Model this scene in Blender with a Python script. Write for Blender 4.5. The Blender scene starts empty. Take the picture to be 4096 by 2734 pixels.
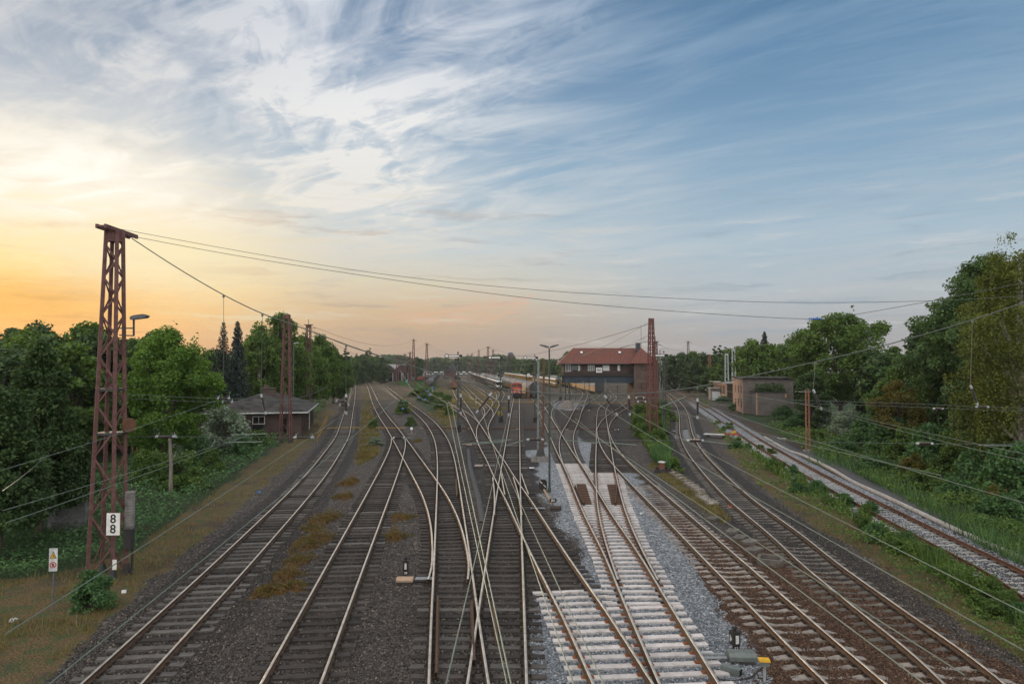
import bpy, math, random
import numpy as np
from mathutils import Vector, Matrix
R = math.radians
random.seed(7); rng = np.random.default_rng(7)
scene = bpy.context.scene
COL = scene.collection
# ---------------------------------------------------------------- camera
CAMZ = 8.2; F = 2731.0; CX, CY = 2048.0, 1367.0; PITCH = math.atan(105/2731)
cp, sp = math.cos(PITCH), math.sin(PITCH)
cam = bpy.data.cameras.new('camera'); cam.sensor_width = 36; cam.lens = 36*F/4096
cam.clip_start = 0.2; cam.clip_end = 12000
camo = bpy.data.objects.new('camera', cam); COL.objects.link(camo)
camo.location = (0, 0, CAMZ); camo.rotation_euler = (math.pi/2+PITCH, 0, 0)
scene.camera = camo
def ray(x, y):
    u = (x-CX)/F; v = (CY-y)/F
    return (u, cp-v*sp, sp+v*cp)
def P(x, y, z=0.0):                     # point of the plane at height z seen at (x, y)
    d = ray(x, y); t = (z-CAMZ)/d[2]
    return Vector((d[0]*t, d[1]*t, z))
def W(x, y, Y):                         # point at distance Y seen at (x, y)
    d = ray(x, y); t = Y/d[1]
    return Vector((d[0]*t, Y, CAMZ+d[2]*t))
# ---------------------------------------------------------------- node helper
class NT:
    def __init__(s, tree): s.t = tree; s.L = tree.links
    def n(s, typ, ins=None, **kw):
        nd = s.t.nodes.new(typ)
        for k, v in kw.items(): setattr(nd, k, v)
        for k, v in (ins or {}).items(): s.set(nd.inputs[k], v)
        return nd
    def set(s, sock, v):
        if isinstance(v, bpy.types.NodeSocket): s.L.new(v, sock)
        elif isinstance(v, (tuple, list)) and sock.type == 'RGBA' and len(v) == 3: sock.default_value = (*v, 1)
        else: sock.default_value = v
    def m(s, op, a, b=0.0, c=0.0, clamp=False):
        nd = s.n('ShaderNodeMath', operation=op, use_clamp=clamp)
        for i, v in enumerate((a, b, c)): s.set(nd.inputs[i], v)
        return nd.outputs[0]
    def mix(s, f, a, b, mode='MIX'):
        nd = s.n('ShaderNodeMix', data_type='RGBA', blend_type=mode)
        s.set(nd.inputs[0], f); s.set(nd.inputs[6], a); s.set(nd.inputs[7], b)
        return nd.outputs[2]
    def sst(s, v, lo, hi, a=0.0, b=1.0):
        nd = s.n('ShaderNodeMapRange', interpolation_type='SMOOTHSTEP')
        for i, q in enumerate((v, lo, hi, a, b)): s.set(nd.inputs[i], q)
        return nd.outputs[0]
    def noise(s, vec, scale, detail=4, rough=0.55, dist=0.0, col=False):
        nd = s.n('ShaderNodeTexNoise', {'Scale': scale, 'Detail': detail, 'Roughness': rough, 'Distortion': dist})
        if vec is not None: s.L.new(vec, nd.inputs['Vector'])
        return nd.outputs['Color' if col else 0]
    def ramp(s, f, stops, interp='LINEAR'):
        nd = s.n('ShaderNodeValToRGB'); cr = nd.color_ramp; cr.interpolation = interp
        while len(cr.elements) < len(stops): cr.elements.new(0.5)
        for e, (p, c) in zip(cr.elements, stops): e.position = p; e.color = (*c, 1)
        s.set(nd.inputs[0], f); return nd.outputs[0]
    def xyz(s, x, y, z):
        nd = s.n('ShaderNodeCombineXYZ')
        for i, v in enumerate((x, y, z)): s.set(nd.inputs[i], v)
        return nd.outputs[0]
def lin(*c): return tuple((v/255/12.92 if v/255 <= .04045 else ((v/255+.055)/1.055)**2.4) for v in c)
MATS = {}
def newmat(name):
    m = bpy.data.materials.new(name); m.use_nodes = True
    t = NT(m.node_tree); b = m.node_tree.nodes['Principled BSDF']
    MATS[name] = m
    return m, t, b
def pm(name, c1, c2=None, scale=6.0, rough=0.7, metal=0.0, bump=0.0, bscale=None, spec=0.3, stretch=None, emit=None):
    """plain procedural material: two colours mixed by noise in object space, a little bump"""
    m, t, b = newmat(name)
    tc = t.n('ShaderNodeTexCoord').outputs['Object']
    if stretch:
        mp = t.n('ShaderNodeMapping'); mp.inputs['Scale'].default_value = stretch
        t.L.new(tc, mp.inputs[0]); tc = mp.outputs[0]
    if c2 is None: c2 = tuple(v*0.75 for v in c1)
    f = t.noise(tc, scale, 5, 0.62)
    f = t.sst(f, 0.33, 0.67)
    t.L.new(t.mix(f, c1, c2), b.inputs['Base Color'])
    b.inputs['Roughness'].default_value = rough; b.inputs['Metallic'].default_value = metal
    b.inputs['Specular IOR Level'].default_value = spec
    if bump:
        bp = t.n('ShaderNodeBump', {'Strength': bump, 'Distance': 0.02})
        t.L.new(t.noise(tc, bscale or scale*4, 3), bp.inputs['Height']); t.L.new(bp.outputs[0], b.inputs['Normal'])
    if emit:
        b.inputs['Emission Color'].default_value = (*emit[0], 1); b.inputs['Emission Strength'].default_value = emit[1]
    return m
# ---------------------------------------------------------------- mesh builder
class MB:
    def __init__(s): s.v = []; s.f = []; s.mi = []; s.M = Matrix.Identity(4)
    def add(s, vs, fs, mi=0):
        o = len(s.v)
        s.v += [tuple(s.M @ Vector(p)) for p in vs]
        s.f += [tuple(i+o for i in q) for q in fs]; s.mi += [mi]*len(fs)
        return s
    def box(s, c, d, mi=0, rz=0.0, top=None):
        x, y, z = d[0]/2, d[1]/2, d[2]/2
        k = top or (1, 1)
        vs = [(-x, -y, -z), (x, -y, -z), (x, y, -z), (-x, y, -z), (-x*k[0], -y*k[1], z), (x*k[0], -y*k[1], z), (x*k[0], y*k[1], z), (-x*k[0], y*k[1], z)]
        cr, sr = math.cos(rz), math.sin(rz)
        vs = [(c[0]+a*cr-b*sr, c[1]+a*sr+b*cr, c[2]+h) for a, b, h in vs]
        return s.add(vs, [(0, 3, 2, 1), (4, 5, 6, 7), (0, 1, 5, 4), (1, 2, 6, 5), (2, 3, 7, 6), (3, 0, 4, 7)], mi)
    def bar(s, a, b, w, h=None, mi=0, up=(0, 0, 1)):
        a = Vector(a); b = Vector(b); d = (b-a)
        if d.length < 1e-6: return s
        d.normalize(); u = Vector(up)
        if abs(d.dot(u)) > 0.98: u = Vector((0, 1, 0))
        r = d.cross(u).normalized(); u = r.cross(d)
        h = h or w; r = r*w/2; u = u*h/2
        vs = [a-r-u, a+r-u, a+r+u, a-r+u, b-r-u, b+r-u, b+r+u, b-r+u]
        return s.add(vs, [(0, 3, 2, 1), (4, 5, 6, 7), (0, 1, 5, 4), (1, 2, 6, 5), (2, 3, 7, 6), (3, 0, 4, 7)], mi)
    def tube(s, pts, r, n=8, mi=0, caps=True):
        pts = [Vector(p) for p in pts]; rs = r if isinstance(r, (list, tuple)) else [r]*len(pts)
        vs = []; fs = []; pu = None
        for i, p in enumerate(pts):
            d = (pts[min(i+1, len(pts)-1)]-pts[max(i-1, 0)])
            if d.length < 1e-9: d = Vector((0, 0, 1))
            d.normalize()
            u = pu if pu is not None else (Vector((0, 0, 1)) if abs(d.z) < .9 else Vector((0, 1, 0)))
            q = d.cross(u)
            if q.length < 1e-4: q = d.cross(Vector((1, 0.3, 0.2)))
            q.normalize(); u = q.cross(d); pu = u
            for k in range(n):
                a = 2*math.pi*k/n
                vs.append(p+q*math.cos(a)*rs[i]+u*math.sin(a)*rs[i])
        for i in range(len(pts)-1):
            for k in range(n):
                fs.append((i*n+k, i*n+(k+1) % n, (i+1)*n+(k+1) % n, (i+1)*n+k))
        if caps:
            fs.append(tuple(range(n))[::-1]); fs.append(tuple(range((len(pts)-1)*n, len(pts)*n)))
        return s.add(vs, fs, mi)
    def lathe(s, prof, c=(0, 0, 0), n=16, mi=0, axis='z'):
        vs = []; fs = []
        for r, z in prof:
            for k in range(n):
                a = 2*math.pi*k/n; p = (r*math.cos(a), r*math.sin(a), z)
                if axis == 'x': p = (z, p[0], p[1])
                if axis == 'y': p = (p[0], z, p[1])
                vs.append((c[0]+p[0], c[1]+p[1], c[2]+p[2]))
        for i in range(len(prof)-1):
            for k in range(n): fs.append((i*n+k, i*n+(k+1) % n, (i+1)*n+(k+1) % n, (i+1)*n+k))
        fs.append(tuple(range(n))[::-1]); fs.append(tuple(range((len(prof)-1)*n, len(prof)*n)))
        return s.add(vs, fs, mi)
    def prism(s, poly, a, b, axis='y', mi=0):
        """2-D outline extruded from a to b along an axis"""
        def mk(p, q):
            if axis == 'y': return (p[0], q, p[1])
            if axis == 'x': return (q, p[0], p[1])
            return (p[0], p[1], q)
        n = len(poly); vs = [mk(p, a) for p in poly]+[mk(p, b) for p in poly]
        fs = [tuple(range(n)), tuple(range(2*n-1, n-1, -1))]+[(i, i+n, (i+1) % n+n, (i+1) % n) for i in range(n)]
        return s.add(vs, fs, mi)
    def build(s, name, mats, parent=None, smooth=False, loc=None, rz=0.0):
        me = bpy.data.meshes.new(name)
        me.from_pydata(s.v, [], s.f); me.update()
        if not isinstance(mats, (list, tuple)): mats = [mats]
        for m in mats: me.materials.append(MATS[m] if isinstance(m, str) else m)
        if len(mats) > 1: me.polygons.foreach_set('material_index', s.mi)
        if smooth:
            me.polygons.foreach_set('use_smooth', [True]*len(me.polygons))
            try: me.set_sharp_from_angle(angle=R(35))
            except Exception: pass
        o = bpy.data.objects.new(name, me); COL.objects.link(o)
        if parent is not None: o.parent = parent
        if loc is not None: o.location = loc
        o.rotation_euler.z = rz
        return o
def fixnormals(o):
    import bmesh
    bm = bmesh.new(); bm.from_mesh(o.data); bmesh.ops.recalc_face_normals(bm, faces=bm.faces); bm.to_mesh(o.data); bm.free()
    return o
def npmesh(name, verts, faces, mats, parent=None, mi=None, attr=None, smooth=False):
    """numpy verts (N,3), faces (M,k)"""
    me = bpy.data.meshes.new(name); k = faces.shape[1]
    me.vertices.add(len(verts)); me.vertices.foreach_set('co', np.ascontiguousarray(verts, dtype=np.float32).ravel())
    me.loops.add(faces.size); me.loops.foreach_set('vertex_index', np.ascontiguousarray(faces, dtype=np.int32).ravel())
    me.polygons.add(len(faces)); me.polygons.foreach_set('loop_start', np.arange(0, faces.size, k, dtype=np.int32))
    try: me.polygons.foreach_set('loop_total', np.full(len(faces), k, dtype=np.int32))
    except Exception: pass
    if not isinstance(mats, (list, tuple)): mats = [mats]
    for m in mats: me.materials.append(MATS[m] if isinstance(m, str) else m)
    if mi is not None: me.polygons.foreach_set('material_index', np.asarray(mi, dtype=np.int32))
    if smooth: me.polygons.foreach_set('use_smooth', np.ones(len(faces), dtype=bool))
    for an, av in (attr or {}).items():
        if av.ndim == 2:
            at = me.color_attributes.new(an, 'FLOAT_COLOR', 'POINT'); at.data.foreach_set('color', np.ascontiguousarray(av, dtype=np.float32).ravel())
        else:
            at = me.attributes.new(an, 'FLOAT', 'POINT'); at.data.foreach_set('value', np.ascontiguousarray(av, dtype=np.float32))
    me.update(); me.validate()
    o = bpy.data.objects.new(name, me); COL.objects.link(o)
    if parent is not None: o.parent = parent
    return o
# ---------------------------------------------------------------- things
def thing(name, label, cat, loc=(0, 0, 0), rz=0.0, group=None):
    o = bpy.data.objects.new(name, None); COL.objects.link(o)
    o.location = loc; o.rotation_euler.z = rz; o.empty_display_size = 0.3
    o['label'] = label; o['category'] = cat
    if group: o['group'] = group
    return o
def tag(o, label, cat, group=None, kind=None):
    o['label'] = label; o['category'] = cat
    if group: o['group'] = group
    if kind: o['kind'] = kind
    return o
def struct(o): o['kind'] = 'structure'; return o
KIDS = {}
def kids(o): return [c for c in o.children]
def dup(root, loc, rz=None, label=None, group=None, scale=None):
    bpy.context.view_layer.update() if False else None
    r = root.copy(); COL.objects.link(r); r.location = loc
    if rz is not None: r.rotation_euler.z = rz
    if scale is not None: r.scale = scale if isinstance(scale, (tuple, list)) else (scale,)*3
    if label: r['label'] = label
    if group: r['group'] = group
    for ch in list(root.children):
        c = ch.copy(); COL.objects.link(c); c.parent = r
        for g in list(ch.children):
            d = g.copy(); COL.objects.link(d); d.parent = c
    return r
# ---------------------------------------------------------------- sky (world), sun, colour management
SUN_AZ, SUN_EL = -36.0, 8.0             # degrees, azimuth from +Y (negative = left)
world = bpy.data.worlds.new('World'); scene.world = world; world.use_nodes = True
wt = NT(world.node_tree); bg = world.node_tree.nodes['Background']
gen = wt.n('ShaderNodeTexCoord').outputs['Generated']
nrm = wt.n('ShaderNodeVectorMath', operation='NORMALIZE'); wt.L.new(gen, nrm.inputs[0])
sx = wt.n('ShaderNodeSeparateXYZ'); wt.L.new(nrm.outputs[0], sx.inputs[0])
dx, dy, dz = sx.outputs
az = wt.m('MULTIPLY', wt.m('ARCTAN2', dx, dy), 57.2958)
el = wt.m('MULTIPLY', wt.m('ARCSINE', dz), 57.2958)
ef = wt.m('DIVIDE', el, 60.0, clamp=True)
def S(*c): return lin(*c)
cool = wt.ramp(ef, [(0.0, S(160, 155, 155)), (2.5/60, S(172, 172, 174)), (6/60, S(182, 192, 199)), (10/60, S(170, 192, 207)), (16/60, S(134, 168, 196)), (24/60, S(98, 138, 175)), (32/60, S(74, 112, 148)), (1.0, S(58, 92, 128))])
mid = wt.ramp(ef, [(0.0, S(170, 152, 140)), (2.5/60, S(186, 162, 142)), (4.5/60, S(204, 178, 144)), (7/60, S(216, 206, 180)), (10/60, S(202, 211, 213)), (16/60, S(152, 181, 204)), (24/60, S(114, 146, 180)), (32/60, S(92, 122, 155)), (1.0, S(66, 96, 130))])
warm = wt.ramp(ef, [(0.0, S(196, 140, 98)), (2.5/60, S(214, 154, 98)), (5/60, S(240, 184, 92)), (7.5/60, S(248, 208, 112)), (10.5/60, S(244, 212, 156)), (13.5/60, S(222, 210, 194)), (17.5/60, S(172, 187, 202)), (22/60, S(136, 159, 185)), (28/60, S(122, 143, 168)), (32/60, S(112, 132, 156)), (1.0, S(70, 96, 128))])
wf = wt.sst(az, -36.0, -12.0, 1.0, 0.0)
cf = wt.sst(az, -12.0, 20.0, 0.0, 1.0)
base = wt.mix(cf, wt.mix(wf, mid, warm), cool)
nish = wt.n('ShaderNodeTexSky', sky_type='NISHITA', sun_disc=False)
nish.sun_elevation = R(SUN_EL); nish.sun_rotation = R(SUN_AZ); nish.dust_density = 2.0
nscaled = wt.mix(1.0, nish.outputs[0], (0.10, 0.10, 0.10), 'MULTIPLY')
base = wt.mix(0.06, base, nscaled)
# cirrus sheet: noise on a flat cloud layer, stretched along the wind
den = wt.m('ADD', dz, 0.13)
px = wt.m('DIVIDE', dx, den); py = wt.m('DIVIDE', dy, den)
def rot(a, sxv, syv, off=0.0):
    c, s_ = math.cos(R(a)), math.sin(R(a))
    u = wt.m('ADD', wt.m('MULTIPLY', px, c), wt.m('MULTIPLY', py, s_)); v = wt.m('SUBTRACT', wt.m('MULTIPLY', py, c), wt.m('MULTIPLY', px, s_))
    return wt.xyz(wt.m('MULTIPLY', u, sxv), wt.m('MULTIPLY', v, syv), off)
def deg(x, y):
    d = ray(x*1.7437, y*1.7437); l = math.sqrt(sum(q*q for q in d))
    return math.degrees(math.atan2(d[0], d[1])), math.degrees(math.asin(d[2]/l))
wob = wt.noise(rot(0, 1.6, 1.6, 3.0), 2.2, 5, 0.6, 0.3)
wobv = wt.m('MULTIPLY', wt.m('SUBTRACT', wob, 0.5), 9.0)
wob2 = wt.m('MULTIPLY', wt.m('SUBTRACT', wt.noise(rot(20, 2.5, 2.5, 9.0), 3.0, 6, 0.65), 0.5), 7.0)
def seg(p, q, sig, soft=1.0):
    """soft band along a line between two sky directions"""
    a0, e0 = deg(*p); a1, e1 = deg(*q); L_ = math.hypot(a1-a0, e1-e0); ca, sa = (a1-a0)/L_, (e1-e0)/L_
    A = wt.m('SUBTRACT', wt.m('ADD', az, wobv), a0); E = wt.m('SUBTRACT', wt.m('ADD', el, wob2), e0)
    t_ = wt.m('ADD', wt.m('MULTIPLY', A, ca), wt.m('MULTIPLY', E, sa))
    n_ = wt.m('ABSOLUTE', wt.m('SUBTRACT', wt.m('MULTIPLY', E, ca), wt.m('MULTIPLY', A, sa)))
    over = wt.m('MAXIMUM', wt.m('SUBTRACT', wt.m('MULTIPLY', t_, -1), 0.0), wt.m('SUBTRACT', t_, L_))
    over = wt.m('MAXIMUM', over, 0.0)
    d2 = wt.m('ADD', wt.m('POWER', n_, 2.0), wt.m('POWER', over, 2.0))
    return wt.m('EXPONENT', wt.m('MULTIPLY', d2, -1.0/(2*sig*sig)))
st1 = wt.noise(rot(-38, 0.55, 2.6, 0.0), 1.7, 8, 0.62, 0.55)
st2 = wt.noise(rot(-26, 0.8, 4.6, 5.0), 2.3, 8, 0.66, 0.35)
bil = wt.noise(rot(-20, 1.3, 2.3, 2.0), 1.7, 10, 0.60, 0.9)
haz = wt.noise(rot(-50, 0.5, 1.3, 7.0), 1.2, 4, 0.5, 0.2)
leftness = wt.sst(az, 22.0, -24.0, 0.0, 1.0)
streak = wt.m('MULTIPLY', wt.sst(st1, 0.42, 0.68), wt.m('ADD', wt.m('MULTIPLY', leftness, 0.02), 0.36))
streak = wt.m('ADD', streak, wt.m('MULTIPLY', wt.sst(st2, 0.44, 0.7), wt.m('ADD', wt.m('MULTIPLY', leftness, 0.02), 0.22)))
bill = wt.m('MULTIPLY', wt.sst(bil, 0.42, 0.64), wt.m('MULTIPLY', leftness, 0.75))
bil2 = wt.noise(rot(-60, 2.2, 3.4, 11.0), 2.6, 10, 0.62, 1.2)
tex = wt.m('ADD', wt.m('MULTIPLY', wt.sst(bil, 0.38, 0.58), 0.6), wt.m('ADD', wt.m('MULTIPLY', wt.sst(st2, 0.38, 0.62), 0.25), wt.m('MULTIPLY', wt.sst(bil2, 0.38, 0.6), 0.4)))
b1 = seg((520, 10), (660, 210), 4.2); b2 = seg((660, 210), (860, 380), 4.6); b3 = seg((860, 390), (935, 470), 2.2)
b4 = seg((830, 300), (1180, 130), 3.4); b5 = seg((60, 420), (300, 420), 4.2); b6 = seg((60, 60), (450, 20), 4.0)
b7 = seg((1150, 60), (1350, 20), 2.2); b8 = seg((350, 420), (620, 370), 0.9)
swath = wt.m('MAXIMUM', wt.m('MAXIMUM', b1, b2), wt.m('MAXIMUM', wt.m('MULTIPLY', b3, 0.9), wt.m('MULTIPLY', b4, 0.6)))
swath = wt.m('MAXIMUM', swath, wt.m('MAXIMUM', wt.m('MULTIPLY', b5, 0.9), wt.m('MAXIMUM', wt.m('MULTIPLY', b6, 0.65), wt.m('MAXIMUM', wt.m('MULTIPLY', b7, 0.6), wt.m('MULTIPLY', b8, 0.5)))))
swc = wt.m('MULTIPLY', swath, wt.m('ADD', wt.m('MULTIPLY', tex, 0.75), 0.18))
cov = wt.m('ADD', wt.m('ADD', streak, bill), wt.m('MULTIPLY', wt.sst(haz, 0.4, 0.7), 0.12))
cov = wt.m('MAXIMUM', cov, swc); cov = wt.m('ADD', cov, wt.m('MULTIPLY', swc, 0.3))
cov = wt.m('MULTIPLY', cov, wt.sst(el, 0.5, 9.0))
cov = wt.m('MINIMUM', cov, 0.95)
ccol_w = wt.ramp(ef, [(0.0, S(226, 160, 108)), (4/60, S(244, 190, 110)), (8/60, S(255, 226, 150)), (13/60, S(250, 236, 208)), (19/60, S(220, 219, 218)), (26/60, S(204, 207, 212)), (1.0, S(150, 155, 165))])
ccol_c = wt.ramp(ef, [(0.0, S(200, 170, 150)), (4/60, S(212, 184, 156)), (8/60, S(214, 208, 196)), (13/60, S(236, 232, 224)), (20/60, S(240, 239, 237)), (28/60, S(216, 221, 230)), (1.0, S(130, 150, 175))])
ccol_r = wt.ramp(ef, [(0.0, S(185, 172, 165)), (5/60, S(196, 190, 186)), (10/60, S(190, 200, 206)), (20/60, S(158, 182, 202)), (30/60, S(128, 160, 190)), (1.0, S(110, 140, 170))])
ccol = wt.mix(cf, wt.mix(wf, ccol_c, ccol_w), ccol_r)
sky = wt.mix(cov, base, ccol)
# long level bars of cloud low in the glow
lowv = wt.xyz(wt.m('MULTIPLY', az, 0.035), wt.m('MULTIPLY', wt.m('ADD', el, wt.m('MULTIPLY', wobv, 0.12)), 0.42), 4.0)
lown = wt.noise(lowv, 2.0, 8, 0.62, 0.25); lowm = wt.m('MULTIPLY', wt.sst(el, 0.8, 3.0), wt.sst(el, 18.0, 9.0))
bright = wt.mix(cf, wt.mix(wf, S(222, 214, 196), S(255, 232, 160)), S(206, 208, 210)); dull = wt.mix(cf, wt.mix(wf, S(176, 160, 150), S(206, 150, 96)), S(150, 166, 180))
sky = wt.mix(wt.m('MULTIPLY', lowm, wt.sst(lown, 0.52, 0.68, 0.0, 0.6)), sky, bright); sky = wt.mix(wt.m('MULTIPLY', lowm, wt.sst(lown, 0.47, 0.33, 0.0, 0.5)), sky, dull)
# glow where the sun stands behind the cloud
def lobe(x, y, sa, se):
    a0, e0 = deg(x, y)
    A = wt.m('DIVIDE', wt.m('SUBTRACT', az, a0), sa); E = wt.m('DIVIDE', wt.m('SUBTRACT', wt.m('ADD', el, wt.m('MULTIPLY', wob2, 0.35)), e0), se)
    return wt.m('EXPONENT', wt.m('MULTIPLY', wt.m('ADD', wt.m('POWER', A, 2.0), wt.m('POWER', E, 2.0)), -0.5))
g1 = wt.m('MULTIPLY', lobe(205, 425, 6.0, 2.6), wt.m('ADD', 0.70, wt.m('MULTIPLY', wt.sst(bil, 0.35, 0.6), 0.55)))
sky = wt.mix(wt.m('MULTIPLY', g1, 0.95), sky, (1.08, 1.03, 0.92))
g2 = wt.m('MULTIPLY', lobe(330, 600, 6.0, 2.2), 0.9)
sky = wt.mix(g2, sky, (1.0, 0.86, 0.55))
g3 = wt.m('MULTIPLY', lobe(60, 690, 6.0, 1.5), 0.55)
sky = wt.mix(g3, sky, S(244, 176, 78))
# thin pink bank low over the yard
pb = wt.m('MULTIPLY', seg((930, 722), (1190, 702), 0.55), wt.sst(st2, 0.3, 0.6))
sky = wt.mix(wt.m('MULTIPLY', pb, 0.55), sky, S(226, 180, 150))
# added brightness in the unseen sky overhead and behind, lighting ground and trees
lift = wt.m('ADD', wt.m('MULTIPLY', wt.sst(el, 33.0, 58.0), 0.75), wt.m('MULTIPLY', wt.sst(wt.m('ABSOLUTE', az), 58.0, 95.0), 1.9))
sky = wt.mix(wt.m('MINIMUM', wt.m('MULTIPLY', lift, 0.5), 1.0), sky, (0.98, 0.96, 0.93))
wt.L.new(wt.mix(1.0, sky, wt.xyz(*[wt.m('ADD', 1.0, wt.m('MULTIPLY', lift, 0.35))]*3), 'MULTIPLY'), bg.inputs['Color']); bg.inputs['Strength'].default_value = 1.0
sl = bpy.data.lights.new('sun', 'SUN'); sl.energy = 1.5; sl.angle = R(9); sl.color = (1.0, 0.74, 0.48)
so = bpy.data.objects.new('sun', sl); COL.objects.link(so)
sd = Vector((math.sin(R(SUN_AZ))*math.cos(R(SUN_EL)), math.cos(R(SUN_AZ))*math.cos(R(SUN_EL)), math.sin(R(SUN_EL))))
so.rotation_euler = (-sd).to_track_quat('-Z', 'Y').to_euler(); so.location = (-30, 40, 40)
scene.view_settings.view_transform = 'Standard'; scene.view_settings.look = 'None'
scene.view_settings.exposure = 0.0; scene.view_settings.gamma = 1.0; scene.view_settings.use_curve_mapping = False
cy = scene.cycles
cy.use_denoising = True; cy.max_bounces = 6; cy.transparent_max_bounces = 8; cy.volume_bounces = 0
cy.diffuse_bounces = 3; cy.glossy_bounces = 3; cy.transmission_bounces = 3; cy.caustics_reflective = False; cy.caustics_refractive = False
# ---------------------------------------------------------------- track geometry (traced on the ground plane)
def catmull(pts, n=14):
    p = [np.array(q, float) for q in pts]; p = [2*p[0]-p[1]]+p+[2*p[-1]-p[-2]]; out = []
    for i in range(1, len(p)-2):
        a, b, c, d = p[i-1:i+3]
        t0 = 0; t1 = t0+max(np.linalg.norm(b-a), 1e-3)**.5; t2 = t1+max(np.linalg.norm(c-b), 1e-3)**.5; t3 = t2+max(np.linalg.norm(d-c), 1e-3)**.5
        for k in range(n):
            t = t1+(t2-t1)*k/n
            A1 = (t1-t)/(t1-t0)*a+(t-t0)/(t1-t0)*b; A2 = (t2-t)/(t2-t1)*b+(t-t1)/(t2-t1)*c; A3 = (t3-t)/(t3-t2)*c+(t-t2)/(t3-t2)*d
            B1 = (t2-t)/(t2-t0)*A1+(t-t0)/(t2-t0)*A2; B2 = (t3-t)/(t3-t1)*A2+(t-t1)/(t3-t1)*A3
            out.append((t2-t)/(t2-t1)*B1+(t-t1)/(t2-t1)*B2)
    out.append(p[-2]); return out
RAILZ = 0.21
def worldpath(px, near=None, sm=1.6):
    q = [P(x, y, RAILZ) for x, y in catmull(px)]
    a = np.array([(v.x, v.y) for v in q])
    if near is not None:                                  # run on behind the bottom edge of the picture
        d = a[0]-a[1]; d /= np.linalg.norm(d); a = np.vstack([a[0]+d*near, a])
    s = np.r_[0, np.cumsum(np.linalg.norm(np.diff(a, axis=0), axis=1))]
    t = np.arange(0, s[-1], 0.5)
    b = np.stack([np.interp(t, s, a[:, 0]), np.interp(t, s, a[:, 1])], 1)
    for it in range(3):                                   # smoothing that grows with distance
        w = np.clip(b[:, 1]*0.028*sm, 1.2, 14)/0.5
        c = b.copy(); cs = np.vstack([np.zeros(2), np.cumsum(b, axis=0)]); n = len(b)
        for i in range(n):
            k = int(min(w[i], i, n-1-i)); c[i] = (cs[i+k+1]-cs[i-k])/(2*k+1)
        b = c
    return b
A_ = [(441, 2734), (955, 2224), (1261, 1900), (1338, 1794), (1369, 1745), (1384, 1691), (1395, 1646), (1408, 1593), (1417, 1539), (1423, 1512), (1432, 1500), (1450, 1493)]
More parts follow.
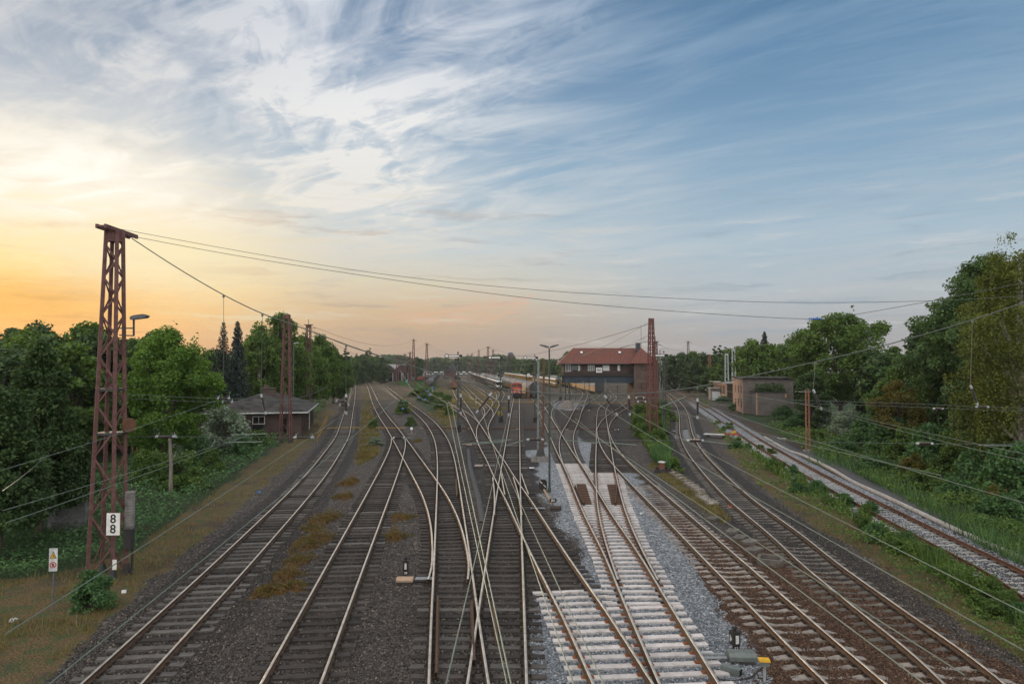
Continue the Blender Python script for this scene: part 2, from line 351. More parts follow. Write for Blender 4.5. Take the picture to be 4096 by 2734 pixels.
TR = {   # picture points of each centre line, near to far
 'A': A_,
 'C': [(1791.5, 1900+780/1.88), (1804, 2272), (1798.5, 2192.6), (1787, 2113), (1769, 2049), (1735, 1972), (1691, 1900), (1640, 1820.5), (1591, 1744.6), (1564, 1704.5), (1539.6, 1673), (1505, 1615), (1481.6, 1557), (1462, 1517), (1453.7, 1503.6), (1449, 1494)],
 'B': [(1162, 2734), (1356, 2315), (1548, 1900), (1578.5, 1825), (1593, 1778), (1592, 1745), (1564, 1704.5), (1539.6, 1673)],
 'D': [(1835, 2734), (1820, 2474.5), (1812, 2293.6), (1804, 2134), (1799, 2043.6), (1793, 1940), (1789, 1885), (1782, 1825), (1767, 1762), (1731, 1701), (1678, 1651), (1604, 1597), (1555, 1557), (1500, 1517), (1479, 1503), (1470, 1494)],
 'E': [(1988, 2734), (2012, 2340), (2033, 2000), (2043, 1870), (2051.7, 1764), (2060, 1660), (2065, 1600), (2069, 1550), (2073, 1515), (2075, 1494)],
 'X': [(2493, 2734), (2351, 2474), (2214, 2246), (2152, 2139), (2098.5, 2043), (2075, 2000), (2031.6, 1931.6), (1980, 1837), (1946, 1783), (1930.6, 1753), (1899.5, 1697), (1862, 1633), (1840, 1597), (1820, 1561), (1810, 1530), (1800, 1499)],
 'SA': [(2032, 2060), (2029, 2000), (2020, 1944), (2008, 1893), (1994, 1860), (1980, 1837), (1946, 1783)],
 'SB': [(2098.5, 2043), (2072, 1993), (2053, 1926), (2044, 1888), (2043.5, 1842), (2048, 1800), (2054, 1740)],
 'Q': [(1980, 1837), (1946, 1783), (1932, 1745), (1929, 1710), (1941, 1684), (1959, 1658.7), (1980, 1625.5), (1995, 1600), (2004, 1586), (2008, 1575), (2004, 1566), (1985, 1553), (1930, 1520), (1880, 1500), (1862, 1493)],
 'Y': [(1941, 1684), (1954, 1664), (1957, 1648), (1948, 1630), (1910, 1600), (1870, 1560), (1837, 1528), (1822, 1505), (1815, 1494)],
 'Z': [(1959, 1660), (1979, 1624), (1985, 1612), (1979, 1600), (1958, 1586), (1905, 1550), (1858.5, 1523), (1840, 1505), (1832, 1494)],
 'PP': [(1925, 1743), (1899.5, 1697), (1880, 1672), (1843, 1645), (1790, 1613), (1745, 1586), (1722, 1562), (1728, 1540), (1742, 1510), (1757, 1494)],
 'G': [(2758, 2734), (2598, 2432), (2489, 2219), (2388, 2049), (2312, 1900), (2284.5, 1850), (2255, 1799), (2228, 1748), (2191, 1679), (2172, 1643), (2152, 1607), (2138, 1590), (2085, 1562), (1990, 1520), (1910, 1494)],
 'H': [(2758, 2734), (2606, 2432), (2509, 2219), (2449, 2049), (2424, 1900), (2417, 1829), (2414, 1773), (2409, 1722), (2407, 1689), (2406, 1659), (2408, 1638), (2418, 1622), (2440, 1605), (2455, 1593), (2454, 1582), (2438, 1571), (2400, 1556), (2330, 1532), (2230, 1510), (2120, 1496)],
 'J': [(3427, 2734), (3200, 2526), (2987, 2325.5), (2872, 2219), (2692, 2049), (2532, 1900), (2464, 1829), (2425, 1770), (2411, 1722)],
 'K': [(2409, 1735), (2410, 1718), (2421, 1690), (2438, 1669), (2473, 1643), (2518, 1612), (2530, 1595), (2520, 1580), (2480, 1563), (2420, 1546), (2330, 1524), (2200, 1503)],
 'N': [(2209, 1712), (2191, 1679), (2188, 1655), (2199, 1630), (2237, 1600), (2268, 1582), (2280, 1571), (2276, 1561), (2255, 1552), (2235, 1546), (2160, 1527), (2040, 1502), (1990, 1494)],
 'M': [(2312, 1900), (2286, 1850), (2269, 1804), (2265, 1766), (2270, 1735), (2297, 1679), (2313, 1638), (2331, 1600), (2341, 1580), (2340, 1568), (2322, 1556), (2290, 1546), (2200, 1522), (2100, 1503)],
 'V': [(2297, 1679), (2313, 1640), (2335, 1612), (2370, 1594), (2393, 1580), (2398, 1571), (2380, 1562), (2330, 1546), (2270, 1532), (2150, 1505)],
 'S': [(3900, 2734), (3817, 2655), (3600, 2496), (3423, 2363), (3282, 2256), (3146, 2139), (2966, 2000), (2894, 1932), (2837, 1874), (2790.5, 1820), (2760.7, 1774), (2746, 1739), (2740, 1699), (2734, 1656), (2719, 1622), (2686, 1587), (2648, 1562), (2600, 1543), (2500, 1520), (2400, 1505), (2300, 1494)],
 'T': [(4700, 2734), (4400, 2535), (4041, 2294), (3866, 2208), (3603, 2075.5), (3265, 1900), (3119, 1817), (3019, 1757), (2941, 1705), (2825, 1630), (2752, 1587), (2691, 1552), (2640, 1527), (2580, 1508), (2540, 1497)],
 'O': [(1660, 1566), (1628, 1560), (1590, 1545), (1560, 1530), (1520, 1513), (1500, 1503)],
}
NEAR = {'A': 8, 'B': 8, 'D': 8, 'E': 8, 'X': 8, 'G': 8, 'H': 8, 'J': 8, 'S': 8, 'T': 4}
PATH = {k: worldpath(v, NEAR.get(k)) for k, v in TR.items()}
def nearest(path, p):
    d = np.hypot(path[:, 0]-p[0], path[:, 1]-p[1]); i = int(d.argmin()); return i, d[i]
def gap(path, pts):
    return np.array([np.hypot(path[:, 0]-x, path[:, 1]-y).min() for x, y in pts])
# ---------------------------------------------------------------- ground: one sheet, kinds of surface blended by weights
def poly_px(pts, s=1.7437):
    return np.array([(v.x, v.y) for v in (P(x*s, y*s) for x, y in pts)])
def inside(poly, X, Y):
    r = np.zeros(X.shape, bool); n = len(poly); j = n-1
    for i in range(n):
        xi, yi = poly[i]; xj, yj = poly[j]
        c = ((yi > Y) != (yj > Y)) & (X < (xj-xi)*(Y-yi)/((yj-yi) if yj != yi else 1e-9)+xi)
        r ^= c; j = i
    return r
ZONES = {
 'green': [[(-400, 1200), (-400, 1330), (0, 1330), (120, 1318), (310, 1262), (420, 1170), (560, 1080), (690, 985), (745, 935), (785, 885), (800, 863), (600, 858), (0, 858), (-900, 900)],
           [(1530, 935), (1455, 940), (1452, 980), (1480, 1015), (1505, 1045), (1530, 1040), (1528, 990)],
           [(1700, 955), (1860, 1030), (2100, 1190), (2349, 1310), (2900, 1500), (2900, 880), (1900, 862), (1640, 862), (1640, 900)],
           [(940, 895), (960, 925), (1000, 950), (1035, 955), (1040, 910), (1000, 880), (965, 875)],
           [(870, 862), (990, 885), (1000, 870), (960, 855)]],
 'dry': [[(-400, 1330), (0, 1330), (120, 1318), (310, 1262), (420, 1170), (560, 1080), (690, 985), (745, 935), (770, 940), (742, 985), (690, 1040), (560, 1150), (380, 1300), (210, 1450), (95, 1568), (-300, 1700), (-500, 1500)],
         [(828, 880), (842, 890), (862, 940), (872, 1000), (870, 1040), (845, 1055), (820, 1065), (822, 1000), (830, 950)],
         [(862, 868), (905, 900), (950, 950), (1030, 990), (1040, 970), (1010, 950), (960, 935), (930, 900), (900, 880)],
         [(1000, 862), (1035, 870), (1040, 910), (1060, 950), (1035, 965), (1000, 950)],
         [(1040, 872), (1070, 880), (1110, 930), (1095, 940), (1060, 915)], [(1075, 890), (1100, 895), (1165, 940), (1140, 940)],
         [(1590, 905), (1640, 985), (1690, 1060), (1762, 1135), (1884, 1212), (2036, 1303), (2158, 1395), (2265, 1471), (2349, 1517), (2460, 1580), (2460, 1450), (2349, 1388), (2250, 1328), (2158, 1272), (2067, 1224), (1975, 1175), (1853, 1095), (1770, 1040), (1690, 985), (1640, 945), (1600, 900)],
         [(1500, 1050), (1520, 1060), (1580, 1100), (1680, 1190), (1660, 1200), (1560, 1130), (1490, 1070)],
         [(1600, 890), (1640, 905), (1720, 925), (1700, 910), (1640, 885)]],
 'fresh': [[(1225, 1060), (1262, 1010), (1255, 985), (1300, 985), (1330, 1010), (1400, 1020), (1440, 1060), (1520, 1180), (1590, 1290), (1660, 1400), (1712, 1470), (1750, 1568), (1800, 1750), (1230, 1750), (1225, 1500), (1222, 1370), (1335, 1350), (1330, 1270), (1290, 1205), (1250, 1150), (1235, 1100)],
           [(1545, 985), (1600, 985), (1606, 1008), (1550, 1008)], [(1262, 905), (1340, 915), (1330, 945), (1265, 935)], [(1195, 1035), (1240, 1025), (1240, 1050), (1200, 1055)]],
 'rust': [[(1480, 1130), (1560, 1180), (1640, 1230), (1760, 1240), (1900, 1320), (2120, 1425), (2300, 1520), (2450, 1620), (2450, 1800), (1800, 1800), (1745, 1568), (1712, 1470), (1660, 1400), (1590, 1290), (1520, 1190)]],
 'tarmac': [[(1610, 905), (1660, 885), (1700, 893), (1690, 925), (1660, 922)], [(2060, 1380), (2180, 1440), (2349, 1530), (2500, 1620), (2349, 1620), (2150, 1480)]],
 'soil': [[(1690, 962), (1760, 965), (1850, 1000), (1990, 1100), (1900, 1090), (1800, 1035), (1740, 995)], [(1500, 1010), (1540, 1010), (1560, 1050), (1530, 1060)],
          [(2100, 1220), (2250, 1250), (2349, 1290), (2349, 1350), (2200, 1290)]],
 'dark': [[(1050, 920), (1500, 920), (1500, 1000), (1240, 1080), (1230, 1200), (1110, 1180), (1060, 1050)], [(1110, 1180), (1235, 1180), (1330, 1270), (1335, 1345), (1220, 1370), (1100, 1370), (1090, 1250)]],
}
ZP = {k: [poly_px(q) for q in v] for k, v in ZONES.items()}
def zone(k, X, Y):
    r = np.zeros(X.shape, bool)
    for q in ZP[k]: r |= inside(q, X, Y)
    return r
def vnoise(x, y, seed=0):
    xi = np.floor(x).astype(int); yi = np.floor(y).astype(int); fx = x-xi; fy = y-yi
    def h(a, b):
        v = np.sin(a*127.1+b*311.7+seed*74.7)*43758.5453; return v-np.floor(v)
    fx = fx*fx*(3-2*fx); fy = fy*fy*(3-2*fy)
    return (h(xi, yi)*(1-fx)+h(xi+1, yi)*fx)*(1-fy)+(h(xi, yi+1)*(1-fx)+h(xi+1, yi+1)*fx)*fy
def fbm(x, y, seed=0, o=4):
    s = 0; a = 0.5
    for k in range(o): s = s+a*vnoise(x*2**k, y*2**k, seed+k); a *= 0.5
    return s
allp = np.vstack([PATH[k][::2] for k in PATH if k not in ('SA', 'SB')]); allp = allp[(allp[:, 1] < 140)]
def trackdist(X, Y):
    d = np.full(X.shape, 9.0); f = X.ravel(); g = Y.ravel(); out = d.ravel()
    for i in range(0, len(f), 4000):
        m = (g[i:i+4000] < 140)
        if m.any():
            q = np.hypot(f[i:i+4000][m][:, None]-allp[None, :, 0], g[i:i+4000][m][:, None]-allp[None, :, 1]).min(1)
            t = out[i:i+4000]; t[m] = q; out[i:i+4000] = t
    return out.reshape(X.shape)
rows = [-40.0, -20, -5, 4]; y = 10.0
while y < 3200: rows.append(y); y *= 1.0125
rows = np.array(rows); cols = np.concatenate([np.linspace(-3.2, -1.0, 14)[:-1], np.linspace(-1.0, 1.0, 331), np.linspace(1.0, 3.2, 14)[1:]])
GX = cols[None, :]*(rows[:, None]+46)*0.82; GX = np.clip(GX, -2600, 2600); GY = np.repeat(rows[:, None], len(cols), 1)
jit = 0.0
edge = 0.16*(GY.clip(10, 200)**0.55)
wx = GX+(fbm(GX*0.6, GY*0.6, 3)-.5)*1.6*edge; wy = GY+(fbm(GX*0.6, GY*0.6, 9)-.5)*1.6*edge
tdist = trackdist(GX, GY)
zw = {k: zone(k, wx, wy).astype(float) for k in ZP}
def blur(a):
    for _ in range(2):
        b_ = np.pad(a, 1, mode='edge'); a = (b_[:-2, 1:-1]+b_[2:, 1:-1]+2*b_[1:-1, 1:-1]+b_[1:-1, :-2]+b_[1:-1, 2:])/6
    return a
zw = {k: blur(v) for k, v in zw.items()}
bed = np.clip((2.3-tdist)/0.6, 0, 1)
for k in ('green', 'dry', 'tarmac', 'soil'): zw[k] = zw[k]*(1-bed)
near_m = (GY > 9) & (GY < 150) & (np.abs(GX) < 70)
for kk, wd in (('A', 2.5), ('B', 1.7), ('C', 1.7), ('D', 1.8), ('E', 1.8), ('X', 1.6), ('S', 2.7), ('H', 1.6)):
    dk = np.full(GX.shape, 9.0); dk[near_m] = gap(PATH[kk][::2], np.stack([GX[near_m], GY[near_m]], 1))
    zw['dark'] = np.maximum(zw['dark'], np.clip((wd-dk)/.7, 0, 1)*(.85 if kk in 'AS' else .62)*(GY > (24 if kk == 'S' else 9)))
dT = np.full(GX.shape, 9.0); mT = (GY < 330) & (GX > 5); dT[mT] = gap(PATH['T'][::2], np.stack([GX[mT], GY[mT]], 1)); zw['fresh'] = np.maximum(zw['fresh'], np.clip((2.3-dT)/.7, 0, 1)); zw['rust'] *= (dT > 2.5)
c1 = np.stack([zw['fresh'], zw['rust'], zw['dry'], np.ones_like(GX)], -1).reshape(-1, 4)
c2 = np.stack([zw['green'], zw['dark'], np.maximum(zw['tarmac'], 0), np.ones_like(GX)], -1).reshape(-1, 4)
soil = np.maximum(zw['soil'], 0).ravel()
far = np.clip((GY-150)/120, 0, 1)
GZ = (fbm(GX*0.9, GY*0.9, 5)-0.5)*0.06
GZ = GZ+np.where(zw['green']+zw['dry'] > .5, (fbm(GX*0.35, GY*0.35, 21)-0.45)*0.35, 0)*np.clip((tdist-2.2)/2, 0, 1)
GZ = GZ-0.10*np.clip((tdist-1.7)/1.2, 0, 1)*(1-np.clip(zw['green']+zw['dry'], 0, 1)*.5)
GZ = GZ*(GY < 400)-0.02
GZ = np.where(tdist < 1.5, np.minimum(GZ, 0.012), GZ)
nr, nc = GX.shape
idx = np.arange(nr*nc).reshape(nr, nc)
gf = np.stack([idx[:-1, :-1], idx[:-1, 1:], idx[1:, 1:], idx[1:, :-1]], -1).reshape(-1, 4)
m, t, b = newmat('ground')
tc = t.n('ShaderNodeTexCoord').outputs['Object']
vor = t.n('ShaderNodeTexVoronoi', {'Scale': 13.0, 'Randomness': 1.0}, feature='F1'); t.L.new(tc, vor.inputs['Vector'])
vor2 = t.n('ShaderNodeTexVoronoi', {'Scale': 9.0, 'Randomness': 1.0}, feature='F1'); t.L.new(tc, vor2.inputs['Vector'])
sep = t.n('ShaderNodeSeparateColor'); t.L.new(vor.outputs['Color'], sep.inputs[0])
sep2 = t.n('ShaderNodeSeparateColor'); t.L.new(vor2.outputs['Color'], sep2.inputs[0])
big = t.noise(tc, 0.35, 6, 0.6); med = t.noise(tc, 1.7, 6, 0.65); fine = t.noise(tc, 14.0, 4, 0.7)
a1 = t.n('ShaderNodeVertexColor', layer_name='kind_a').outputs[0]; a2 = t.n('ShaderNodeVertexColor', layer_name='kind_b').outputs[0]
s1 = t.n('ShaderNodeSeparateColor'); t.L.new(a1, s1.inputs[0]); s2 = t.n('ShaderNodeSeparateColor'); t.L.new(a2, s2.inputs[0])
s3 = t.n('ShaderNodeAttribute', attribute_name='kind_c').outputs['Fac']
def stones(c, warm_, dark):
    k = t.ramp(sep.outputs[0], [(0.0, tuple(v*dark for v in c)), (0.45, c), (0.8, tuple(v*1.6 for v in c)), (1.0, warm_)], 'LINEAR')
    return k
defc = stones((0.054, 0.048, 0.045), (0.25, 0.20, 0.155), 0.25)
defc = t.mix(t.sst(med, 0.4, 0.7, 0.0, 0.55), defc, (0.034, 0.030, 0.028))
frc = stones((0.19, 0.205, 0.225), (0.46, 0.48, 0.50), 0.22)
frc = t.mix(t.sst(med, 0.52, 0.75, 0.0, 0.5), frc, (0.10, 0.105, 0.115))
ruc = stones((0.070, 0.040, 0.026), (0.18, 0.11, 0.07), 0.25)
drk = stones((0.030, 0.026, 0.024), (0.09, 0.078, 0.067), 0.3)
drk = t.mix(t.sst(med, 0.56, 0.74, 0.0, 0.75), drk, (0.08, 0.06, 0.042))
dry = t.mix(t.sst(fine, 0.35, 0.7), (0.078, 0.052, 0.023), (0.15, 0.102, 0.044))
dry = t.mix(t.sst(med, 0.46, 0.62), dry, (0.055, 0.070, 0.024)); dry = t.mix(t.sst(big, 0.52, 0.66, 0, 0.85), dry, (0.055, 0.040, 0.030))
grn = t.mix(t.sst(fine, 0.35, 0.7), (0.018, 0.035, 0.012), (0.035, 0.062, 0.020))
grn = t.mix(t.sst(big, 0.5, 0.66, 0, 0.5), grn, (0.07, 0.06, 0.03))
tar = t.mix(t.sst(fine, 0.3, 0.7), (0.05, 0.052, 0.056), (0.075, 0.077, 0.08))
soi = t.mix(t.sst(fine, 0.3, 0.7), (0.035, 0.025, 0.02), (0.075, 0.055, 0.04))
hn = t.m('MULTIPLY', t.m('SUBTRACT', fine, 0.5), 0.9)
def soft(w): return t.sst(t.m('ADD', w, hn), 0.38, 0.62)
c = t.mix(soft(s2.outputs[1]), defc, drk); c = t.mix(soft(s1.outputs[0]), c, frc); c = t.mix(soft(s1.outputs[1]), c, ruc)
c = t.mix(soft(s3), c, soi); c = t.mix(soft(s1.outputs[2]), c, dry); c = t.mix(soft(s2.outputs[0]), c, grn); c = t.mix(soft(s2.outputs[2]), c, tar)
# distant yard: patchy brown ground
geo = t.n('ShaderNodeSeparateXYZ'); t.L.new(tc, geo.inputs[0])
fy = t.sst(geo.outputs[1], 130.0, 200.0); yard = t.mix(t.sst(t.noise(tc, 0.12, 6, .65), 0.42, 0.62), (0.042, 0.034, 0.029), (0.105, 0.082, 0.048))
c = t.mix(t.m('MULTIPLY', fy, t.m('SUBTRACT', 1.0, s2.outputs[0])), c, yard)
c = t.mix(t.sst(geo.outputs[1], 700.0, 900.0), c, (0.035, 0.05, 0.02))
t.L.new(c, b.inputs['Base Color']); b.inputs['Roughness'].default_value = 0.82; b.inputs['Specular IOR Level'].default_value = 0.25
bp = t.n('ShaderNodeBump', {'Strength': 1.0, 'Distance': 0.07})
hgt = t.m('ADD', t.m('MULTIPLY', vor.outputs['Distance'], -1.0), t.m('MULTIPLY', sep.outputs[1], 0.5))
t.L.new(hgt, bp.inputs['Height']); t.L.new(bp.outputs[0], b.inputs['Normal'])
ground = npmesh('ground', np.stack([GX, GY, GZ], -1).reshape(-1, 3), gf, 'ground', attr={'kind_a': c1, 'kind_b': c2, 'kind_c': soil}, smooth=True)
struct(ground)
def gz(x, y):                                            # ground height at a point
    r = np.searchsorted(rows, y); r = min(max(r, 1), len(rows)-1)
    k = x/((rows[r]+46)*0.82); q = int(np.argmin(np.abs(cols-k))); return float(GZ[r, q])
# ---------------------------------------------------------------- tracks
m, t, b = newmat('rail_top'); tc = t.n('ShaderNodeTexCoord').outputs['Object']
t.L.new(t.mix(t.sst(t.noise(tc, 3.0, 4), .35, .7), (0.86, 0.76, 0.64), (0.62, 0.52, 0.42)), b.inputs['Base Color']); b.inputs['Metallic'].default_value = 0.9; b.inputs['Roughness'].default_value = 0.36
pm('rail_side', (0.060, 0.038, 0.027), (0.10, 0.058, 0.035), 5, 0.75, 0.2)
pm('rust', (0.125, 0.058, 0.034), (0.085, 0.042, 0.027), 6, 0.85, 0.0, 0.2)
pm('rust_plate', (0.26, 0.095, 0.035), (0.14, 0.05, 0.022), 9, 0.85)
pm('sleeper_wood', (0.032, 0.026, 0.023), (0.062, 0.053, 0.047), 3, 0.8, 0, 0.5, 40, stretch=(1, 9, 9))
pm('sleeper_wood_worn', (0.125, 0.115, 0.107), (0.065, 0.058, 0.052), 3, 0.75, 0, 0.5, 40, stretch=(1, 9, 9))
pm('plate_dark', (0.03, 0.024, 0.02), (0.05, 0.035, 0.025), 8, 0.7, 0.4)
pm('concrete_new', (0.57, 0.53, 0.515), (0.44, 0.405, 0.39), 3, 0.8, 0, 0.15, 30)
pm('concrete_old', (0.28, 0.245, 0.22), (0.18, 0.16, 0.145), 4, 0.85, 0, 0.2, 30)
pm('concrete_grimy', (0.085, 0.075, 0.066), (0.13, 0.115, 0.1), 3, 0.85, 0, 0.2, 30)
pm('concrete_pale', (0.36, 0.345, 0.33), (0.26, 0.245, 0.23), 3, 0.85, 0, 0.2, 30)
def vary(name, lo, hi, stain=None):
    m = MATS[name]; t = NT(m.node_tree); b = m.node_tree.nodes['Principled BSDF']; src = b.inputs['Base Color'].links[0].from_socket
    r_ = t.n('ShaderNodeObjectInfo').outputs['Random']; tc = t.n('ShaderNodeTexCoord').outputs['Object']
    k = t.n('ShaderNodeMapRange'); t.L.new(r_, k.inputs[0]); k.inputs[3].default_value = lo; k.inputs[4].default_value = hi
    c = t.mix(1.0, src, t.xyz(k.outputs[0], k.outputs[0], k.outputs[0]), 'MULTIPLY')
    if stain:
        off = t.n('ShaderNodeVectorMath', operation='ADD'); t.L.new(tc, off.inputs[0]); t.L.new(t.xyz(t.m('MULTIPLY', r_, 37.0), t.m('MULTIPLY', r_, 11.0), 0.0), off.inputs[1])
        c = t.mix(t.sst(t.noise(off.outputs[0], 2.6, 5, .7), .52, .68, 0, .65), c, stain)
    t.L.new(c, b.inputs['Base Color'])
vary('concrete_new', .78, 1.05, (0.26, 0.22, 0.19)); vary('concrete_old', .7, 1.15, (0.10, 0.075, 0.06)); vary('concrete_pale', .8, 1.15, (0.16, 0.14, 0.12)); vary('sleeper_wood', .55, 1.5, (0.022, 0.018, 0.016)); vary('sleeper_wood_worn', .7, 1.25, (0.05, 0.04, 0.035)); vary('concrete_grimy', .7, 1.3, (0.045, 0.038, 0.032))
pm('mat_brown', (0.085, 0.042, 0.022), (0.055, 0.028, 0.016), 6, .85)
RAILP = [(-.07, 0), (-.07, .012), (-.012, .035), (-.012, .112), (-.037, .125), (-.037, .152), (-.030, .160), (.030, .160), (.037, .152), (.037, .125), (.012, .112), (.012, .035), (.07, .012), (.07, 0)]
def resample(path):
    keep = [0]; acc = 0
    for i in range(1, len(path)):
        acc += 0.5
        if acc >= max(0.5, min(10, path[i, 1]*0.016)): keep.append(i); acc = 0
    if keep[-1] != len(path)-1: keep.append(len(path)-1)
    return path[keep]
def tangents(p):
    d = np.gradient(p, axis=0); return d/np.linalg.norm(d, axis=1)[:, None]
def sweep(name, line, prof, z0, mats, parent, top=None):
    tg = tangents(line); nx = np.stack([tg[:, 1], -tg[:, 0]], 1)
    K = len(prof); pr = np.array(prof); N = len(line)
    v = np.zeros((N, K, 3)); v[:, :, 0] = line[:, None, 0]+nx[:, None, 0]*pr[None, :, 0]; v[:, :, 1] = line[:, None, 1]+nx[:, None, 1]*pr[None, :, 0]; v[:, :, 2] = z0+pr[None, :, 1]
    id_ = np.arange(N*K).reshape(N, K); nxt = np.roll(id_, -1, 1)
    f = np.stack([id_[:-1], nxt[:-1], nxt[1:], id_[1:]], -1).reshape(-1, 4)
    mi = np.zeros((N-1, K), int)
    if top: mi[:, top[0]:top[1]] = 1
    return npmesh(name, v.reshape(-1, 3), f, mats, parent, mi=mi.ravel())
def offset(p, o):
    tg = tangents(p); return p+np.stack([tg[:, 1], -tg[:, 0]], 1)*o
def plates(mb, o, z, w=0.3, mi=1):
    for s_ in (-1, 1):
        mb.box((o+s_*0.7535, 0, z+0.012), (w, 0.17, 0.024), mi)
        for q in (-1, 1): mb.box((o+s_*0.7535+q*0.105, 0, z+0.035), (0.05, 0.09, 0.045), mi)
SL = {}
def sleeper_mesh(kind):
    """meshes along local x, 2.6 m long, top at z = 0.045"""
    if kind in SL: return SL[kind]
    mb = MB()
    if kind in ('wood', 'worn', 'grimy_wood'):
        mb.box((0, 0, -0.05), (2.6, 0.25, 0.19), 0); mats = ['sleeper_wood_worn' if kind == 'worn' else 'sleeper_wood', 'plate_dark']
    elif kind in ('b70', 'b70_grimy', 'b70_pale'):
        xs = [-1.3, -1.22, -0.9, -0.55, -0.25, 0.25, 0.55, 0.9, 1.22, 1.3]; hs = [-.012, .0, .045, .04, -.012, -.012, .04, .045, .0, -.012]; ws = [.26, .27, .27, .25, .21, .21, .25, .27, .27, .26]
        vs = []; fs = []
        for x_, h, w_ in zip(xs, hs, ws): vs += [(x_, -w_/2-.03, -.15), (x_, -w_/2+.03, h), (x_, w_/2-.03, h), (x_, w_/2+.03, -.15)]
        for i in range(9): fs += [(i*4+k, i*4+k+1, i*4+5+k, i*4+4+k) for k in range(3)]
        fs += [(3, 2, 1, 0), (36, 37, 38, 39)]; mb.add(vs, fs, 0)
        mats = [{'b70': 'concrete_old', 'b70_grimy': 'concrete_grimy', 'b70_pale': 'concrete_pale'}[kind], 'plate_dark']
    else:
        mb.box((0, 0, -0.05), (2.6, 0.26, 0.19), 0, top=(0.995, 0.92)); mats = ['concrete_new', 'plate_dark']
    SL[kind] = (mb, mats); return SL[kind]
SLM = {}
def sleeper_data(kind):
    if kind not in SLM:
        mb, mats = sleeper_mesh(kind); q = MB(); q.v = list(mb.v); q.f = list(mb.f); q.mi = list(mb.mi)
        plates(q, 0, 0.045)
        o = q.build('sleeper', mats); SLM[kind] = o.data; bpy.data.objects.remove(o)
    return SLM[kind]
LONG = {}
def long_data(kind, length, offs):
    """a longer sleeper under a turnout carrying two tracks"""
    key = (kind, round(length, 1), tuple(round(v, 1) for v in offs))
    if key not in LONG:
        mb = MB(); k2 = {'b70': 'new', 'b70_grimy': 'grimy_wood', 'b70_pale': 'new'}.get(kind, kind)
        _, mats = sleeper_mesh(k2); mats = list(mats)
        mb.box((0, 0, -0.05), (length, 0.25, 0.19), 0)
        for o_ in offs: plates(mb, o_, 0.045, 0.34 if k2 == 'new' else .3)
        if k2 == 'new': mats[1] = 'rust_plate'
        o = mb.build('sleeper', mats); LONG[key] = o.data; bpy.data.objects.remove(o)
    return LONG[key]
SPEC = [  # key, label, sleeper kind by distance, parent track
 ('E', 'straight track running from the bottom edge up to the orange locomotive', lambda y: 'worn' if rng.random() < (.35 if y < 24 else .12) else 'wood', None),
 ('A', 'leftmost track, bare ballasted line curving along the dry grass verge', lambda y: 'grimy_wood' if rng.random() < .25 else 'worn', None),
 ('C', 'track branching rightward from the second line towards the left frog', lambda y: 'wood', None),
 ('D', 'curving track left of the centre line, bending away past the green bush', lambda y: 'worn' if rng.random() < (.3 if y < 25 else .1) else 'wood', None),
 ('B', 'second track from the left on dark wooden sleepers', lambda y: 'worn' if rng.random() < .08 else 'wood', 'C'),
 ('X', 'diagonal track crossing the yard from white sleepers up to the flat wagon', lambda y: 'new' if y < 25.5 else ('worn' if rng.random() < .15 else 'wood'), None),
 ('G', 'new turnout track on white concrete sleepers leading left to the grey covered wagons', lambda y: 'new' if y < 59 else 'worn', None),
 ('H', 'right leg of the white sleepered turnout passing under the signal box', lambda y: 'new' if y < 54 else ('worn' if rng.random() < .2 else 'wood'), 'G'),
 ('J', 'track on curved old concrete sleepers in brown ballast', lambda y: 'b70' if y < 49 else 'wood', 'H'),
 ('S', 'dark ballasted main line curving between signal box and new rusty track', lambda y: 'b70' if y < 19.5 else 'b70_grimy', None),
 ('T', 'rightmost track with rusty orange rails on pale concrete sleepers', lambda y: 'b70_pale', None),
 ('SA', 'short slip curve joining the diagonal track to the straight one', lambda y: 'wood', 'E'),
 ('SB', 'short slip curve joining the straight track to the diagonal one', lambda y: 'wood', 'E'),
 ('Q', 'winding connection that leads to the train of white cars', lambda y: 'wood', 'X'),
 ('Y', 'yard track beside the brown dry grass, joining the winding connection', lambda y: 'wood', 'Q'),
 ('Z', 'yard track nearest the left flank of the white car train', lambda y: 'wood', 'Q'),
 ('PP', 'curved lead joining the diagonal track from beside the green bush', lambda y: 'wood', 'X'),
 ('K', 'curve swinging right to the foot of the signal box tower', lambda y: 'wood', 'H'),
 ('N', 'lead winding from the white turnout to the yellow car carrier', lambda y: 'wood', 'G'),
 ('M', 'lead joining the left white turnout leg from under the girder', lambda y: 'wood', 'G'),
 ('V', 'branch bending to the single dark wagon under the signal box', lambda y: 'wood', 'M'),
 ('O', 'short rusty siding near the turquoise tank in the grass', lambda y: 'wood', None),
]
ORDER = [s_[0] for s_ in SPEC]; PAR = {s_[0]: s_[3] for s_ in SPEC}
LIVE = {}
for k in ORDER:                                           # the stretch of each centre line that is its own
    p = PATH[k]; ok = np.ones(len(p), bool); q = PAR[k]
    if q: ok &= gap(PATH[q], p) > 0.11
    if k in ('SA', 'SB'): ok &= gap(PATH['X'], p) > 0.11
    if k == 'SA': ok &= gap(PATH['E'], p) > 0.11
    if k == 'C': ok &= gap(PATH['D'], p) > 0.11
    if k == 'Q': ok &= gap(PATH['X'], p) > 0.11
    ii = np.where(ok)[0]; LIVE[k] = p[ii[0]:ii[-1]+1] if len(ii) else p
